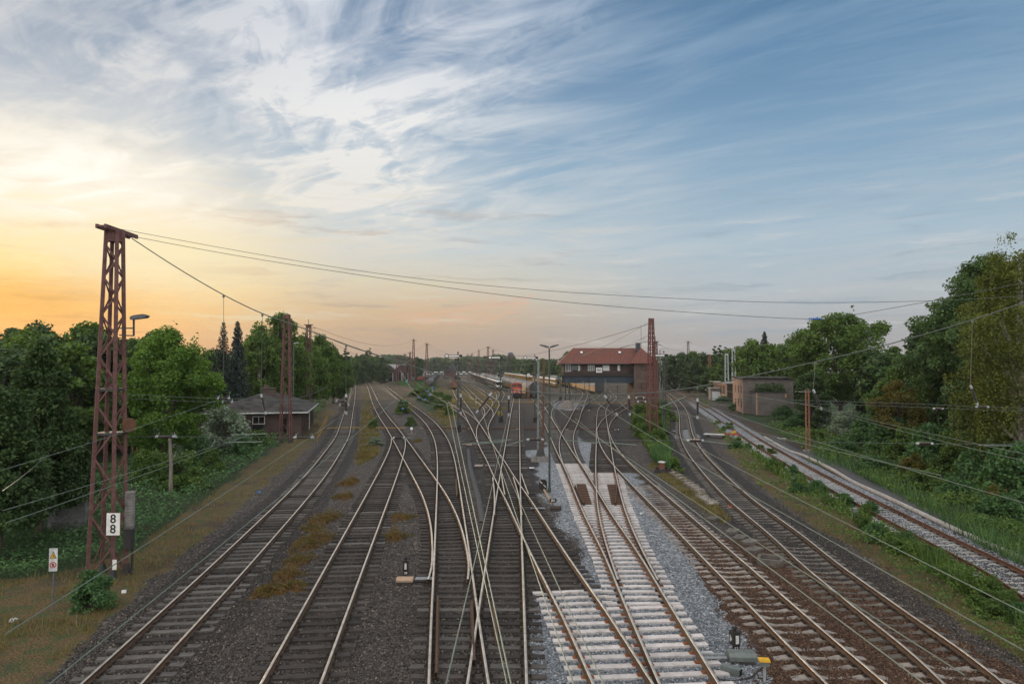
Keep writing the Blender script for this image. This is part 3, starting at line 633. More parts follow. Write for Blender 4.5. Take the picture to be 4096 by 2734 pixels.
for si, (k, label, kindf, par) in enumerate(SPEC):
    path = LIVE[k]; rp = resample(path)
    mid = path[len(path)//3]
    root = thing('railway_track', label, 'railway track', (0, 0, 0), 0, 'tracks of the rail yard')
    dz_ = 0.0025*si
    for o_ in (-.7535, .7535):
        rail = sweep('rail', offset(rp, o_), RAILP, 0.05+dz_, ['rail_side' if k != 'T' else 'rust', 'rail_top' if k not in ('T', 'O') else 'rust'], root, top=(5, 8))
    # sleepers
    s0 = 0; pos = []; sp_ = 0.63; n_ = int(len(path)*0.5/sp_)
    tg = tangents(path)
    for j in range(n_):
        f_ = j*sp_/0.5; i0 = int(f_)
        if i0+1 >= len(path): break
        p_ = path[i0]+(path[i0+1]-path[i0])*(f_-i0)
        if p_[1] > (80 if k == 'T' else 135) or p_[1] < 9 or abs(p_[0]) > p_[1]*0.82+4: continue
        pos.append((p_, tg[i0]))
    bits = []
    for p_, d_ in pos:
        skip = False; offs = [0.0]
        nx_ = np.array([d_[1], -d_[0]])
        for k2 in ORDER:
            if k2 == k: continue
            q = LIVE[k2]; i, dd = nearest(q, p_)
            if dd < 2.35:
                if ORDER.index(k2) < si: skip = True; break
                rel = q[i]-p_; 
                if abs(rel @ d_) < 0.5: offs.append(float(rel @ nx_))
        if skip: continue
        bits.append((p_, d_, offs))
    bits.sort(key=lambda t_: t_[0][1])
    rest = MB(); rest_m = None
    for bi, (p_, d_, offs) in enumerate(bits):
        kind = kindf(p_[1]); a_ = math.atan2(d_[1], d_[0])-math.pi/2+rng.normal(0, .006)
        lo = min(offs)-1.3; hi = max(offs)+1.3; z_ = rng.normal(0, .004)-0.004*(len(offs) > 1)
        c_ = np.array([d_[1], -d_[0]])*(0 if len(offs) > 1 else rng.normal(0, .025))
        if len(offs) > 1:
            mid_ = (lo+hi)/2; c_ = np.array([d_[1], -d_[0]])*mid_
            me = long_data(kind, hi-lo, [o_-mid_ for o_ in offs])
        else: me = sleeper_data(kind)
        o = bpy.data.objects.new('sleeper', me); o.location = (p_[0]+c_[0], p_[1]+c_[1], z_); o.rotation_euler.z = a_
        if bi < 100:
            COL.objects.link(o); o.parent = root
        else:
            M_ = Matrix.Translation(o.location) @ Matrix.Rotation(a_, 4, 'Z'); off_ = len(rest.v)
            if rest_m is None: rest_m = []
            for mt in me.materials:
                if mt not in rest_m: rest_m.append(mt)
            rest.v += [tuple(M_ @ v_.co) for v_ in me.vertices]
            for pl in me.polygons:
                rest.f.append(tuple(v_+off_ for v_ in pl.vertices)); rest.mi.append(rest_m.index(me.materials[pl.material_index]))
            bpy.data.objects.remove(o)
    if rest.v:
        ro = rest.build('sleepers', rest_m, root); ro['kind'] = 'stuff'
        ro.data.polygons.foreach_set('material_index', rest.mi)
    # check rails beside the frogs
    def check(px0, px1, side):
        a0 = P(*px0, 0.2); a1 = P(*px1, 0.2); g_ = np.linspace(0, 1, 8)[:, None]
        ln = np.array([(a0.x, a0.y)])*(1-g_)+np.array([(a1.x, a1.y)])*g_
        sweep('check_rail', ln, RAILP, 0.052, ['rail_side', 'rail_side'], root)
    if k == 'D': check((1745, 2690), (1751, 2380), 1)
    if k == 'E': check((1897, 2640), (1888, 2400), 1); check((1972, 2410), (1990, 2560), 1)
    if k == 'C': check((1830, 1976), (1824, 1912), 1)
    if k == 'H': check((2461, 2010), (2468, 1940), 1)
    if k == 'G':
        check((2300, 1938), (2336, 2010), 1)
        for px in ((2325, 1938, 2345, 2012), (2448, 1940, 2467, 2014)):
            a0 = P(px[0], px[1], .06); a1 = P(px[2], px[3], .06); mbm = MB()
            for i_ in range(12):
                q = a0.lerp(a1, i_/11.0); mbm.box((q.x, q.y, 0.075), (0.62, 0.42, 0.05), 0, rz=0.05)
            mbm.build('ribbed_mat', 'mat_brown', root)
# ---------------------------------------------------------------- foliage
def leafmat(name, dark, light, trans=0.35, warm=None):
    m, t, b = newmat(name)
    out = m.node_tree.nodes['Material Output']
    tint = t.n('ShaderNodeAttribute', attribute_name='tint').outputs['Fac']
    tc = t.n('ShaderNodeTexCoord').outputs['Object']
    cl = t.noise(tc, 0.55, 3, 0.6)
    f = t.m('ADD', t.m('MULTIPLY', tint, 0.62), t.m('MULTIPLY', t.sst(cl, 0.3, 0.7), 0.38), clamp=True)
    stops = [(0.0, dark), (0.6, tuple((a+b_)/2 for a, b_ in zip(dark, light))), (1.0, light)]
    if warm: stops = [(0.0, dark), (0.55, tuple((a+b_)/2 for a, b_ in zip(dark, light))), (0.85, light), (1.0, warm)]
    c = t.ramp(f, stops)
    t.L.new(c, b.inputs['Base Color']); b.inputs['Roughness'].default_value = 0.55; b.inputs['Specular IOR Level'].default_value = 0.25
    tr = t.n('ShaderNodeBsdfTranslucent'); t.L.new(t.mix(1.0, c, (1.5, 1.35, 0.7), 'MULTIPLY'), tr.inputs[0])
    mx = t.n('ShaderNodeMixShader'); mx.inputs[0].default_value = trans
    t.L.new(b.outputs[0], mx.inputs[1]); t.L.new(tr.outputs[0], mx.inputs[2]); t.L.new(mx.outputs[0], out.inputs[0])
    return m
leafmat('leaf_mid', (0.024, 0.055, 0.012), (0.145, 0.24, 0.046))
leafmat('leaf_fresh', (0.035, 0.085, 0.013), (0.17, 0.30, 0.05), 0.42)
leafmat('leaf_dark', (0.014, 0.034, 0.013), (0.075, 0.13, 0.040), 0.25)
leafmat('leaf_oak', (0.016, 0.042, 0.015), (0.12, 0.21, 0.060), 0.28)
leafmat('leaf_olive', (0.042, 0.060, 0.011), (0.17, 0.20, 0.036), 0.35)
leafmat('leaf_grey', (0.075, 0.11, 0.075), (0.28, 0.36, 0.26), 0.25)
leafmat('leaf_thuja', (0.010, 0.028, 0.009), (0.065, 0.115, 0.028), 0.2)
leafmat('leaf_spruce', (0.008, 0.020, 0.014), (0.030, 0.052, 0.034), 0.12)
leafmat('leaf_blue', (0.016, 0.032, 0.030), (0.055, 0.08, 0.068), 0.15)
leafmat('leaf_bramble', (0.020, 0.058, 0.022), (0.12, 0.24, 0.08), 0.3)
leafmat('leaf_weed', (0.028, 0.065, 0.015), (0.13, 0.21, 0.045), 0.35, (0.20, 0.17, 0.04))
leafmat('leaf_autumn', (0.045, 0.05, 0.010), (0.17, 0.135, 0.022), 0.3)
leafmat('leaf_moss', (0.045, 0.075, 0.015), (0.21, 0.105, 0.04), 0.2)
leafmat('leaf_straw', (0.075, 0.08, 0.025), (0.26, 0.20, 0.085), 0.3)
pm('bark', (0.055, 0.042, 0.032), (0.095, 0.075, 0.058), 6, 0.9, 0, 0.5, 20, stretch=(1, 1, .25))
pm('bark_birch', (0.36, 0.33, 0.29), (0.07, 0.06, 0.055), 2.6, 0.8, 0, 0.2, stretch=(1, 1, 2.5))
def rvec(n):
    v = rng.normal(size=(n, 3)); return v/np.linalg.norm(v, axis=1)[:, None]
def leaves(name, c, size, mat, parent=None, aspect=0.62, flat=0.0, up=None, tint=None, droop=0.0):
    """a cloud of folded leaf faces, one four-cornered face per leaf"""
    n = len(c); size = np.broadcast_to(np.asarray(size, float), (n,))*rng.uniform(0.65, 1.3, n)
    nn = rvec(n); nn[:, 2] = np.abs(nn[:, 2])*(1+flat*2)+flat
    if up is not None: nn = nn+up
    nn /= np.linalg.norm(nn, axis=1)[:, None]
    u = np.cross(nn, rvec(n)); u /= np.linalg.norm(u, axis=1)[:, None]+1e-9
    if droop: u[:, 2] -= droop; u /= np.linalg.norm(u, axis=1)[:, None]
    v = np.cross(nn, u); v /= np.linalg.norm(v, axis=1)[:, None]+1e-9
    a = size[:, None]*0.5; b_ = a*aspect
    V = np.stack([c-u*a, c+v*b_+nn*a*.15, c+u*a, c-v*b_+nn*a*.15], 1).reshape(-1, 3)
    Fc = np.arange(4*n).reshape(n, 4)
    if tint is None: tint = rng.random(n)
    tint = np.repeat(np.clip(tint, 0, 1), 4)
    return npmesh(name, V, Fc, mat, parent, attr={'tint': tint})
def limbs(mb, base, h, ends, r0, n=7, fork=0.35):
    top = Vector((0, 0, h)); mb.tube([(0, 0, -0.3), (0.02*h*rng.normal(), 0.02*h*rng.normal(), h*.5), (0.03*h*rng.normal(), 0.03*h*rng.normal(), h)], [r0*1.15, r0*.72, r0*.22], n)
    for e in ends:
        e = Vector(e); z0 = min(max(e.z*rng.uniform(.35, .65), h*.18), h*.85); q = Vector((0, 0, z0)); r = r0*(.5-.28*z0/h)
        m_ = q.lerp(e, .5)+Vector((0, 0, (e.z-z0)*.12)); mb.tube([q, m_, e], [r, r*.6, r*.16], 5, caps=False)
def env_round(t): return np.sqrt(np.clip(1-(2*t-1)**2, 0, 1))**0.9
def env_oval(t): return np.clip(np.sin(np.pi*np.clip(t, 0, 1)**0.8), 0, 1)**0.75
def env_col(t): return np.clip(np.minimum(t*5, (1-t)*2.2), 0, 1)**0.7
def env_cone(t): return np.clip((1-t)*1.05, 0, 1)**0.8*np.clip(t*8, 0.3, 1)
def clumps(n, H, z0, w, env, inner=0.45):
    t = rng.random(n*3)**0.9; k = env(t); keep = rng.random(n*3) < (k**1.2+.1); t = t[keep][:n]; n = len(t); k = env(t)
    a = rng.random(n)*2*np.pi; rr = np.sqrt(rng.uniform(inner**2, 1, n))*k*w/2
    lop = 1+0.16*np.sin(2*a+1.3)+0.12*np.sin(3*a+w)
    return np.stack([np.cos(a)*rr*lop, np.sin(a)*rr*lop, z0+t*(H-z0)], 1)
def make_tree(name, label, cat, H, w, mat, bark='bark', z0=None, env=env_oval, ncl=90, cr=None, nleaf=14000, ls=0.3, weep=0.0, group=None, trunk_r=None, spray=0, flat=0.15, inner=0.45, nl=14):
    root = thing(name, label, cat, group=group); z0 = H*.16 if z0 is None else z0
    cl = clumps(ncl, H*0.955, z0, w*0.86, env, inner); cr = cr or w*0.105
    sc = rng.uniform(.55, 1.35, len(cl)); which = rng.choice(len(cl), nleaf, p=sc**2/(sc**2).sum())
    d = rvec(nleaf)*(rng.random(nleaf)**0.42)[:, None]*(cr*sc[which])[:, None]; d[:, 2] *= 0.72
    c = cl[which]+d
    if weep:
        hang = rng.random(nleaf)**1.4*weep*sc[which]; strand = np.floor(rng.random(nleaf)*9)
        sx_ = np.sin(strand*12.9+which*7.1)*cr*.9; sy_ = np.cos(strand*4.7+which*3.3)*cr*.9
        m_ = rng.random(nleaf) < .72
        c[m_] = cl[which][m_]+np.stack([sx_, sy_, -hang], 1)[m_]+rng.normal(0, .10, (nleaf, 3))[m_]
    if spray:
        k = spray; tips = cl[rng.choice(len(cl), k)]; ext = tips/np.maximum(np.linalg.norm(tips*[1, 1, .4], axis=1)[:, None], .1)
        L_ = np.linspace(0, 1, 12)
        pts = tips[:, None, :]+(ext*[1, 1, .4]+[0, 0, .5])[:, None, :]*L_[None, :, None]*cr*1.15
        c = np.vstack([c, pts.reshape(-1, 3)+rng.normal(0, cr*.13, (k*12, 3))])
    c = c[c[:, 2] > 0.15]
    hrel = (c[:, 2]-z0)/(H-z0); tint = rng.random(len(c))*0.9+0.05
    up = np.concatenate([c[:, :2]/(w/2), np.zeros((len(c), 1))], 1)*0.5
    leaves('crown', c, ls, mat, root, flat=flat, up=up, tint=tint, droop=0.6 if weep else 0.0)
    mb = MB(); order = rng.permutation(len(cl))[:nl]
    limbs(mb, None, H*(.86 if weep else .74), [cl[i]*[.85, .85, 1] for i in order], trunk_r or H*.016+.05)
    mb.build('trunk', bark, root, smooth=True)
    return root
def make_spruce(name, label, H, w, mat, group=None, sparse=1.0, nl=9000, ls=.3):
    root = thing(name, label, 'tree', group=group); mb = MB(); mb.tube([(0, 0, -.2), (0, 0, H*.5), (0.05, 0, H)], [H*.014+.04, H*.009+.02, .015], 7)
    C = []; z = H*.06
    while z < H*.985:
        t = z/H; L_ = w/2*(1-t)**.82*rng.uniform(.8, 1.12)+.12; nb = 7 if t < .8 else 5; a0 = rng.random()*6
        for k in range(nb):
            a = a0+2*math.pi*k/nb+rng.normal(0, .18); l = L_*rng.uniform(.72, 1.12); dr = -.28*l*(1-t*.9)
            e = (math.cos(a)*l, math.sin(a)*l, z+dr+.12*l); mb.tube([(0, 0, z), (e[0]*.6, e[1]*.6, z+dr*.75), e], [.03, .02, .008], 4, caps=False)
            n_ = max(5, int(l/ls*9*sparse)); s_ = rng.random(n_)**.75
            q = np.stack([np.full(n_, 0.0)+e[0]*s_, e[1]*s_, z+(dr)*np.minimum(s_*1.25, 1.0)+np.maximum(s_-.7, 0)*.4*l*.5], 1)
            side = rng.normal(0, 1, n_)*l*.13*(1-s_*.5); q[:, 0] += -math.sin(a)*side; q[:, 1] += math.cos(a)*side; q[:, 2] -= np.abs(rng.normal(0, .12, n_))*(1+l*.3)
            C.append(q)
        z += max(.26, H*.027*(1.1-t*.55))
    C = np.vstack(C); leaves('crown', C, ls, mat, root, aspect=.38, droop=.35)
    mb.build('trunk', 'bark', root, smooth=True); return root
def spot(xpv, Z): return ((xpv-1174.5)/1566*Z, Z)
def hgt(ypv, Z): return 8.2+(844-ypv)/1566*Z
def place(root, xpv, Z, s=1.0, rz=None, **kw):
    x, y = spot(xpv, Z); return dup(root, (x, y, 0), rng.random()*6.28 if rz is None else rz, scale=s, **kw)
def put(root, xpv, Z, rz=0.0, z=0.0):
    x, y = spot(xpv, Z); root.location = (x, y, z); root.rotation_euler.z = rz; return root
def drop(root):
    for c in list(root.children): bpy.data.objects.remove(c)
    bpy.data.objects.remove(root)
# ---- the single trees one can tell apart
put(make_tree('conifer_tree', 'huge dark green cypress-like conifer at the left edge beside the near lattice mast', 'tree', hgt(766, 34), 5.0, 'leaf_thuja', z0=1.4, env=lambda t: np.clip((1-t)*1.08, 0, 1)**.85*np.clip(t*6+.55, 0, 1), ncl=330, cr=.5, nleaf=62000, ls=.17, inner=.6, spray=200), 98, 34)
put(make_tree('conifer_tree', 'dark conifer cut off by the left picture edge, in front of the cypress', 'tree', hgt(865, 30), 4.2, 'leaf_thuja', z0=1.2, env=lambda t: np.clip((1-t)*1.3, 0, 1)**.7*np.clip(t*6+.5, 0, 1), ncl=200, cr=.55, nleaf=30000, ls=.16, inner=.6), 8, 30)
put(make_tree('maple_tree', 'bright green bushy maple with twiggy top just right of the near mast', 'tree', hgt(735, 55), 8.0, 'leaf_fresh', z0=1.6, env=env_oval, ncl=150, cr=.78, nleaf=36000, ls=.23, spray=60), 382, 55)
put(make_spruce('spruce_tree', 'thin bare-looking spruce, left one of the pair behind the brick house', hgt(733, 98), 4.6, 'leaf_spruce', sparse=.55, ls=.34), 512, 98)
put(make_spruce('spruce_tree', 'dense blue-green spruce, right one of the pair behind the brick house', hgt(731, 96), 5.2, 'leaf_blue', sparse=1.2, ls=.34), 544, 96)
put(make_tree('birch_tree', 'tallest drooping birch, its top above the second lattice mast', 'tree', hgt(704, 112), 10.5, 'leaf_mid', 'bark_birch', z0=3.0, env=env_oval, ncl=120, cr=1.0, nleaf=30000, ls=.36, weep=2.6), 636, 112)
put(make_tree('birch_tree', 'drooping birch left of the second lattice mast, next to the spruces', 'tree', hgt(738, 108), 7.0, 'leaf_mid', 'bark_birch', z0=2.0, env=env_oval, ncl=90, cr=.9, nleaf=20000, ls=.36, weep=2.4), 596, 106)
put(make_tree('birch_tree', 'birch between the second and third lattice masts', 'tree', hgt(752, 125), 8.5, 'leaf_mid', 'bark_birch', z0=2.4, env=env_oval, ncl=90, cr=1.0, nleaf=18000, ls=.42, weep=2.6), 694, 128)
put(make_tree('birch_tree', 'rounded birch with white stems right of the third lattice mast', 'tree', hgt(755, 150), 11.0, 'leaf_mid', 'bark_birch', z0=2.4, env=env_oval, ncl=100, cr=1.1, nleaf=18000, ls=.48, weep=2.6), 733, 150)
put(make_tree('oak_tree', 'big dark oak filling the right side of the photo', 'tree', hgt(556, 62), 15.5, 'leaf_oak', z0=2.2, env=lambda t: np.clip(np.minimum(t*3+.5, (1-t)*2.1), 0, 1)**.6, ncl=300, cr=1.0, nleaf=80000, ls=.28, inner=.6, spray=60), 2285, 64)
put(make_tree('birch_tree', 'olive yellow weeping birch at the right picture edge', 'tree', hgt(505, 47), 8.0, 'leaf_olive', 'bark_birch', z0=2.0, env=lambda t: np.clip(np.minimum(t*3+.5, (1-t)*2.0+.06), 0, 1)**.7, ncl=120, cr=.62, nleaf=56000, ls=.16, weep=2.6, inner=.35, nl=24), 2340, 47)
put(make_tree('ash_tree', 'round leafy tree with forked stems behind the grey brick block', 'tree', hgt(718, 105), 17.2, 'leaf_mid', z0=3.0, env=env_round, ncl=190, cr=1.3, nleaf=42000, ls=.42, spray=30, inner=.5, nl=22), 1925, 106)
put(make_tree('willow_tree', 'soft light green willow left of the round leafy tree', 'tree', hgt(772, 140), 10.5, 'leaf_mid', z0=1.2, env=env_round, ncl=100, cr=1.1, nleaf=18000, ls=.5, weep=2.0), 1738, 142)
put(make_spruce('spruce_tree', 'dark spruce whose tip shows above the light green willow', hgt(756, 165), 7.5, 'leaf_spruce', ls=.5), 1754, 168)
put(make_tree('hawthorn_tree', 'small yellow-orange autumn tree under the big oak', 'tree', hgt(872, 64), 5.2, 'leaf_autumn', z0=.6, env=env_round, ncl=50, cr=.7, nleaf=11000, ls=.2), 2062, 66)
put(make_tree('lime_tree', 'bright green tree between the ash and the big oak', 'tree', hgt(790, 80), 6.5, 'leaf_mid', z0=.8, env=env_oval, ncl=80, cr=.8, nleaf=16000, ls=.3), 2098, 82)
put(make_tree('lime_tree', 'lower green tree leaning out left of the big oak', 'tree', hgt(768, 70), 6.0, 'leaf_oak', z0=.8, env=env_oval, ncl=80, cr=.8, nleaf=18000, ls=.28), 2140, 72)
# ---- background trees: a few kinds, copied
T1 = make_tree('deciduous_tree', 'x', 'tree', 12, 9, 'leaf_mid', z0=.6, env=env_oval, ncl=80, cr=1.0, nleaf=9000, ls=.5)
T2 = make_tree('deciduous_tree', 'x', 'tree', 12, 8, 'leaf_dark', z0=.4, env=env_round, ncl=80, cr=1.0, nleaf=9000, ls=.5)
T3 = make_tree('deciduous_tree', 'x', 'tree', 12, 7, 'leaf_oak', z0=.4, env=env_oval, ncl=70, cr=.85, nleaf=9000, ls=.45, spray=40)
T4 = make_tree('poplar_tree', 'x', 'tree', 16, 4.0, 'leaf_dark', z0=.8, env=env_col, ncl=70, cr=.6, nleaf=6000, ls=.5)
T5 = make_tree('deciduous_tree', 'x', 'tree', 12, 8, 'leaf_mid', 'bark_birch', z0=1, env=env_oval, ncl=70, cr=.9, nleaf=9000, ls=.42, weep=2.0)
def row(lst, label, group, cat='tree'):
    for (kind, x, top, Z) in lst:
        h0 = {id(T1): 12, id(T2): 12, id(T3): 12, id(T4): 16, id(T5): 12}[id(kind)]; s_ = hgt(top, Z)/h0
        place(kind, x, Z, (s_*rng.uniform(.95, 1.2), s_*rng.uniform(.95, 1.2), s_), label=label, group=group)
row([(T2, -20, 775, 58), (T5, 35, 748, 78), (T2, 62, 738, 84), (T5, 82, 735, 74), (T3, 118, 758, 62), (T5, 150, 745, 80), (T1, 196, 742, 76), (T2, 230, 760, 70), (T2, 262, 770, 66), (T3, 300, 772, 74), (T2, 20, 800, 52), (T1, 170, 790, 60), (T2, 345, 757, 92), (T1, 420, 800, 90), (T3, 455, 815, 100), (T2, 480, 800, 105)],
    'leafy tree in the wood behind the left conifer and near mast', 'trees of the wood at the left')
row([(T1, 575, 790, 118), (T2, 655, 790, 125), (T1, 765, 800, 160), (T2, 775, 812, 190), (T1, 790, 830, 230), (T2, 800, 838, 270), (T3, 752, 790, 175)], 'green tree in the belt along the left track beyond the birches', 'trees along the left track')
row([(T4, 793, 795, 340), (T4, 818, 808, 420), (T4, 842, 800, 420), (T4, 849, 795, 400), (T2, 828, 812, 380), (T2, 868, 815, 420), (T1, 852, 818, 390), (T2, 884, 822, 450), (T1, 812, 822, 350), (T2, 838, 822, 370), (T1, 900, 828, 480), (T2, 820, 832, 330), (T2, 878, 832, 360)],
    'hazy dark tree at the far bend of the left tracks', 'far trees at the bend of the left tracks')
row([(T4, 1168, 815, 640), (T4, 1176, 812, 640), (T2, 958, 818, 420), (T2, 948, 826, 430), (T2, 1265, 826, 430), (T1, 1245, 822, 400), (T2, 1285, 820, 380), (T1, 1305, 806, 330), (T2, 1220, 828, 420), (T2, 1325, 812, 340), (T1, 1350, 815, 340)], 'hazy tree on the far side of the yard', 'far trees behind the yard')
row([(T2, 1535, 822, 260), (T2, 1560, 808, 250), (T1, 1590, 806, 255), (T2, 1612, 808, 230), (T3, 1640, 810, 240), (T4, 1640, 790, 300), (T4, 1652, 788, 300), (T4, 1664, 792, 300), (T1, 1672, 800, 210), (T1, 1695, 795, 200), (T2, 1515, 830, 270), (T2, 1580, 830, 235), (T3, 1628, 838, 200), (T1, 1655, 835, 190), (T2, 1710, 790, 180)],
    'tree in the belt right of the signal box', 'trees right of the signal box')
row([(T1, 1790, 790, 152), (T3, 1822, 770, 146), (T2, 2010, 800, 95), (T3, 2040, 790, 92), (T2, 1860, 850, 92), (T2, 2170, 720, 75), (T3, 2225, 620, 72), (T2, 2349, 620, 66), (T3, 2420, 560, 60), (T2, 2480, 700, 50), (T1, 2050, 845, 78)],
    'tree in the dense stand on the right around the big oak', 'trees of the right-hand wood')
# ---- shrubs
S1 = make_tree('shrub', 'x', 'shrub', 2.4, 3.2, 'leaf_weed', z0=.1, env=lambda t: np.clip((1-t*.9), 0, 1)**.5, ncl=50, cr=.42, nleaf=5200, ls=.17, nl=6, trunk_r=.04, spray=20)
S2 = make_tree('shrub', 'x', 'shrub', 2.4, 3.2, 'leaf_grey', z0=.1, env=lambda t: np.clip((1-t*.9), 0, 1)**.5, ncl=50, cr=.42, nleaf=6500, ls=.15, nl=6, trunk_r=.04, spray=30)
S3 = make_tree('shrub', 'x', 'shrub', 2.4, 3.2, 'leaf_bramble', z0=.1, env=lambda t: np.clip((1-t*.9), 0, 1)**.5, ncl=50, cr=.42, nleaf=5200, ls=.18, nl=6, trunk_r=.04, spray=16)
S4 = make_tree('shrub', 'x', 'shrub', 2.4, 3.2, 'leaf_autumn', z0=.1, env=lambda t: np.clip((1-t*.9), 0, 1)**.5, ncl=40, cr=.4, nleaf=4000, ls=.17, nl=6, trunk_r=.04)
def shrubs(lst, label, group):
    for kind, xpv, ypv, w_, h_ in lst:
        p_ = P(xpv*1.7437, ypv*1.7437, 0)
        dup(kind, (p_.x, p_.y, gz(p_.x, p_.y)-.05), rng.random()*6.28, label, group, (w_/3.2, w_/3.2, h_/2.4))
shrubs([(S2, 515, 1035, 6.2, 4.6)], 'large grey-green oleaster bush in front of the brick house', None)
shrubs([(S3, 213, 1388, 1.75, 1.25)], 'dense green bush at the foot of the near lattice mast', None)
shrubs([(S1, 484, 1082, 2.0, 1.9)], 'bright green small bush below the grey-green oleaster', None)
shrubs([(S1, 410, 1120, 3.8, 2.6), (S1, 340, 1105, 3.0, 2.4), (S3, 450, 1060, 3.4, 2.4), (S3, 350, 1060, 3.4, 3.0), (S3, 560, 1045, 3, 2.0), (S1, 590, 1020, 3, 1.6), (S3, 260, 1000, 5, 4), (S3, 310, 1030, 5, 4.4)], 'leafy bush among the brambles between near mast and brick house', 'bushes in the left brambles')
shrubs([(S1, 923, 948, 3.4, 2.7)], 'round green bush standing alone between the third and fourth tracks', None)
shrubs([(S1, 942, 975, 1.9, 1.4)], 'smaller round bush just beyond the yellow cable duct', None)
shrubs([(S1, 857, 980, 1.8, 1.3)], 'small bush beside the second track at the yellow cable duct', None)
shrubs([(S2, 860, 1020, 2.0, 1.0)], 'bluish low weed clump between the first two tracks', None)
for q in ((955, 908, 5, 2.1), (975, 920, 5, 2.0), (995, 926, 5, 2.1), (1015, 938, 4, 1.9), (972, 900, 6, 1.7), (1005, 910, 5, 1.7), (1030, 952, 2.6, 1.3), (1025, 920, 4, 1.8)):
    shrubs([(S1, *q)], 'bush of the green thicket left of the first semaphore', 'bushes of the thicket by the first semaphore')
for q in ((1470, 960, 4, 2.6), (1468, 985, 3.4, 2.2), (1500, 975, 3.6, 2.2), (1488, 1005, 3, 2.0), (1512, 1022, 2.8, 2.0), (1525, 965, 4, 2.4), (1520, 940, 4, 2.2), (1500, 950, 4, 2.6), (1470, 1000, 2.4, 1.8), (1505, 1000, 3, 2)):
    shrubs([(S1, *q)], 'green bush growing round the foot of the big red mast by the signal box', 'bushes round the red mast')
for q in ((1760, 940, 4, 2.6), (1800, 960, 4, 2.2), (1720, 935, 3.4, 1.6), (1690, 940, 3.2, 1.6), (1660, 922, 4, 1.6), (1640, 910, 4, 1.5)):
    shrubs([(S3, *q)], 'bush against the foot of the grey brick block', 'bushes at the brick block')
for kind, *q in ((S2, 1900, 985, 5, 3.4), (S2, 1945, 1000, 5, 3.4), (S3, 1830, 985, 4, 2), (S3, 1990, 1020, 5, 3.2), (S3, 2040, 1040, 5, 3.4), (S1, 2085, 1050, 4, 3), (S3, 2140, 1070, 5, 3.6), (S1, 2200, 1085, 4.5, 3.4), (S3, 2260, 1110, 5, 3.4), (S3, 2330, 1150, 4.5, 3.6), (S4, 2100, 1085, 2.4, 1.6), (S4, 2290, 1165, 2.2, 1.4), (S3, 2000, 1075, 3, 1.2), (S1, 2120, 1120, 3, 1.5), (S3, 2200, 1150, 3, 1.6), (S3, 2300, 1200, 3, 1.6), (S3, 1930, 1040, 3.4, 1.6), (S1, 1870, 1010, 3.4, 1.4), (S2, 2060, 1000, 4, 3.5), (S3, 2180, 1030, 6, 5), (S3, 2280, 1050, 6, 5), (S3, 2000, 960, 6, 4.5), (S3, 2110, 990, 6, 5)):
    shrubs([(kind, *q)], 'bush in the undergrowth below the oak and birch on the right', 'bushes of the right-hand undergrowth')
up_ = [(1640, 960), (1690, 1010), (1770, 1068), (1853, 1118), (1975, 1192), (2067, 1245), (2158, 1298), (2250, 1360), (2349, 1425)]
for i in range(40):
    q = (i+rng.random())/40*(len(up_)-1); j = min(int(q), len(up_)-2); f_ = q-j; x_ = up_[j][0]+(up_[j+1][0]-up_[j][0])*f_; y_ = up_[j][1]+(up_[j+1][1]-up_[j][1])*f_
    w_ = rng.uniform(.8, 1.7); shrubs([(S1 if rng.random() < .6 else S3, x_+rng.normal(0, 14), y_+rng.normal(4, 10), w_, rng.uniform(.45, .95))], 'weedy green bush in the strip between dark main line and rusty track', 'bushes in the strip before the rusty track')
for t_ in (T1, T2, T3, T4, T5, S1, S2, S3, S4): drop(t_)
# ---- ground vegetation one could not count
def inzone(polys, n, ymin=840, ymax=1560):
    out = []
    for q in polys:
        a = np.array(q, float); lo = a.min(0); hi = a.max(0); lo = np.maximum(lo, (-60, ymin)); hi = np.minimum(hi, (2420, ymax)); k = int(n*8)
        x = rng.uniform(lo[0], hi[0], k); y = rng.uniform(lo[1], hi[1], k); s_ = inside(a, x, y)
        out.append(np.stack([x[s_], y[s_]], 1))
    o = np.vstack(out); return o[rng.permutation(len(o))[:n]]
def toground(px):
    d = np.stack([(px[:, 0]*1.7437-CX)/F, cp-(CY-px[:, 1]*1.7437)/F*sp, sp+(CY-px[:, 1]*1.7437)/F*cp], 1)
    t = -CAMZ/d[:, 2]; return d[:, 0]*t, d[:, 1]*t
def heights(x, y): return np.array([gz(a, b) for a, b in zip(x, y)])
px = inzone([[(-60, 1190), (-60, 1345), (120, 1322), (310, 1262), (420, 1170), (560, 1080), (690, 985), (745, 935), (785, 885), (798, 870), (700, 920), (560, 1000), (330, 1060), (200, 1150)], [(-60, 1100), (330, 1060), (200, 1190), (-60, 1200)]], 46000, 866)
x, y = toground(px); z = heights(x, y); hh = fbm(x*.45, y*.45, 31)*1.3
c = np.stack([x, y, z+hh*rng.random(len(x))**.5], 1); tag(leaves('ground_cover', c, np.clip(y*.0045, .10, .5), 'leaf_bramble', flat=.7), 'dense bramble ground cover on the left bank', 'ground cover', kind='stuff')
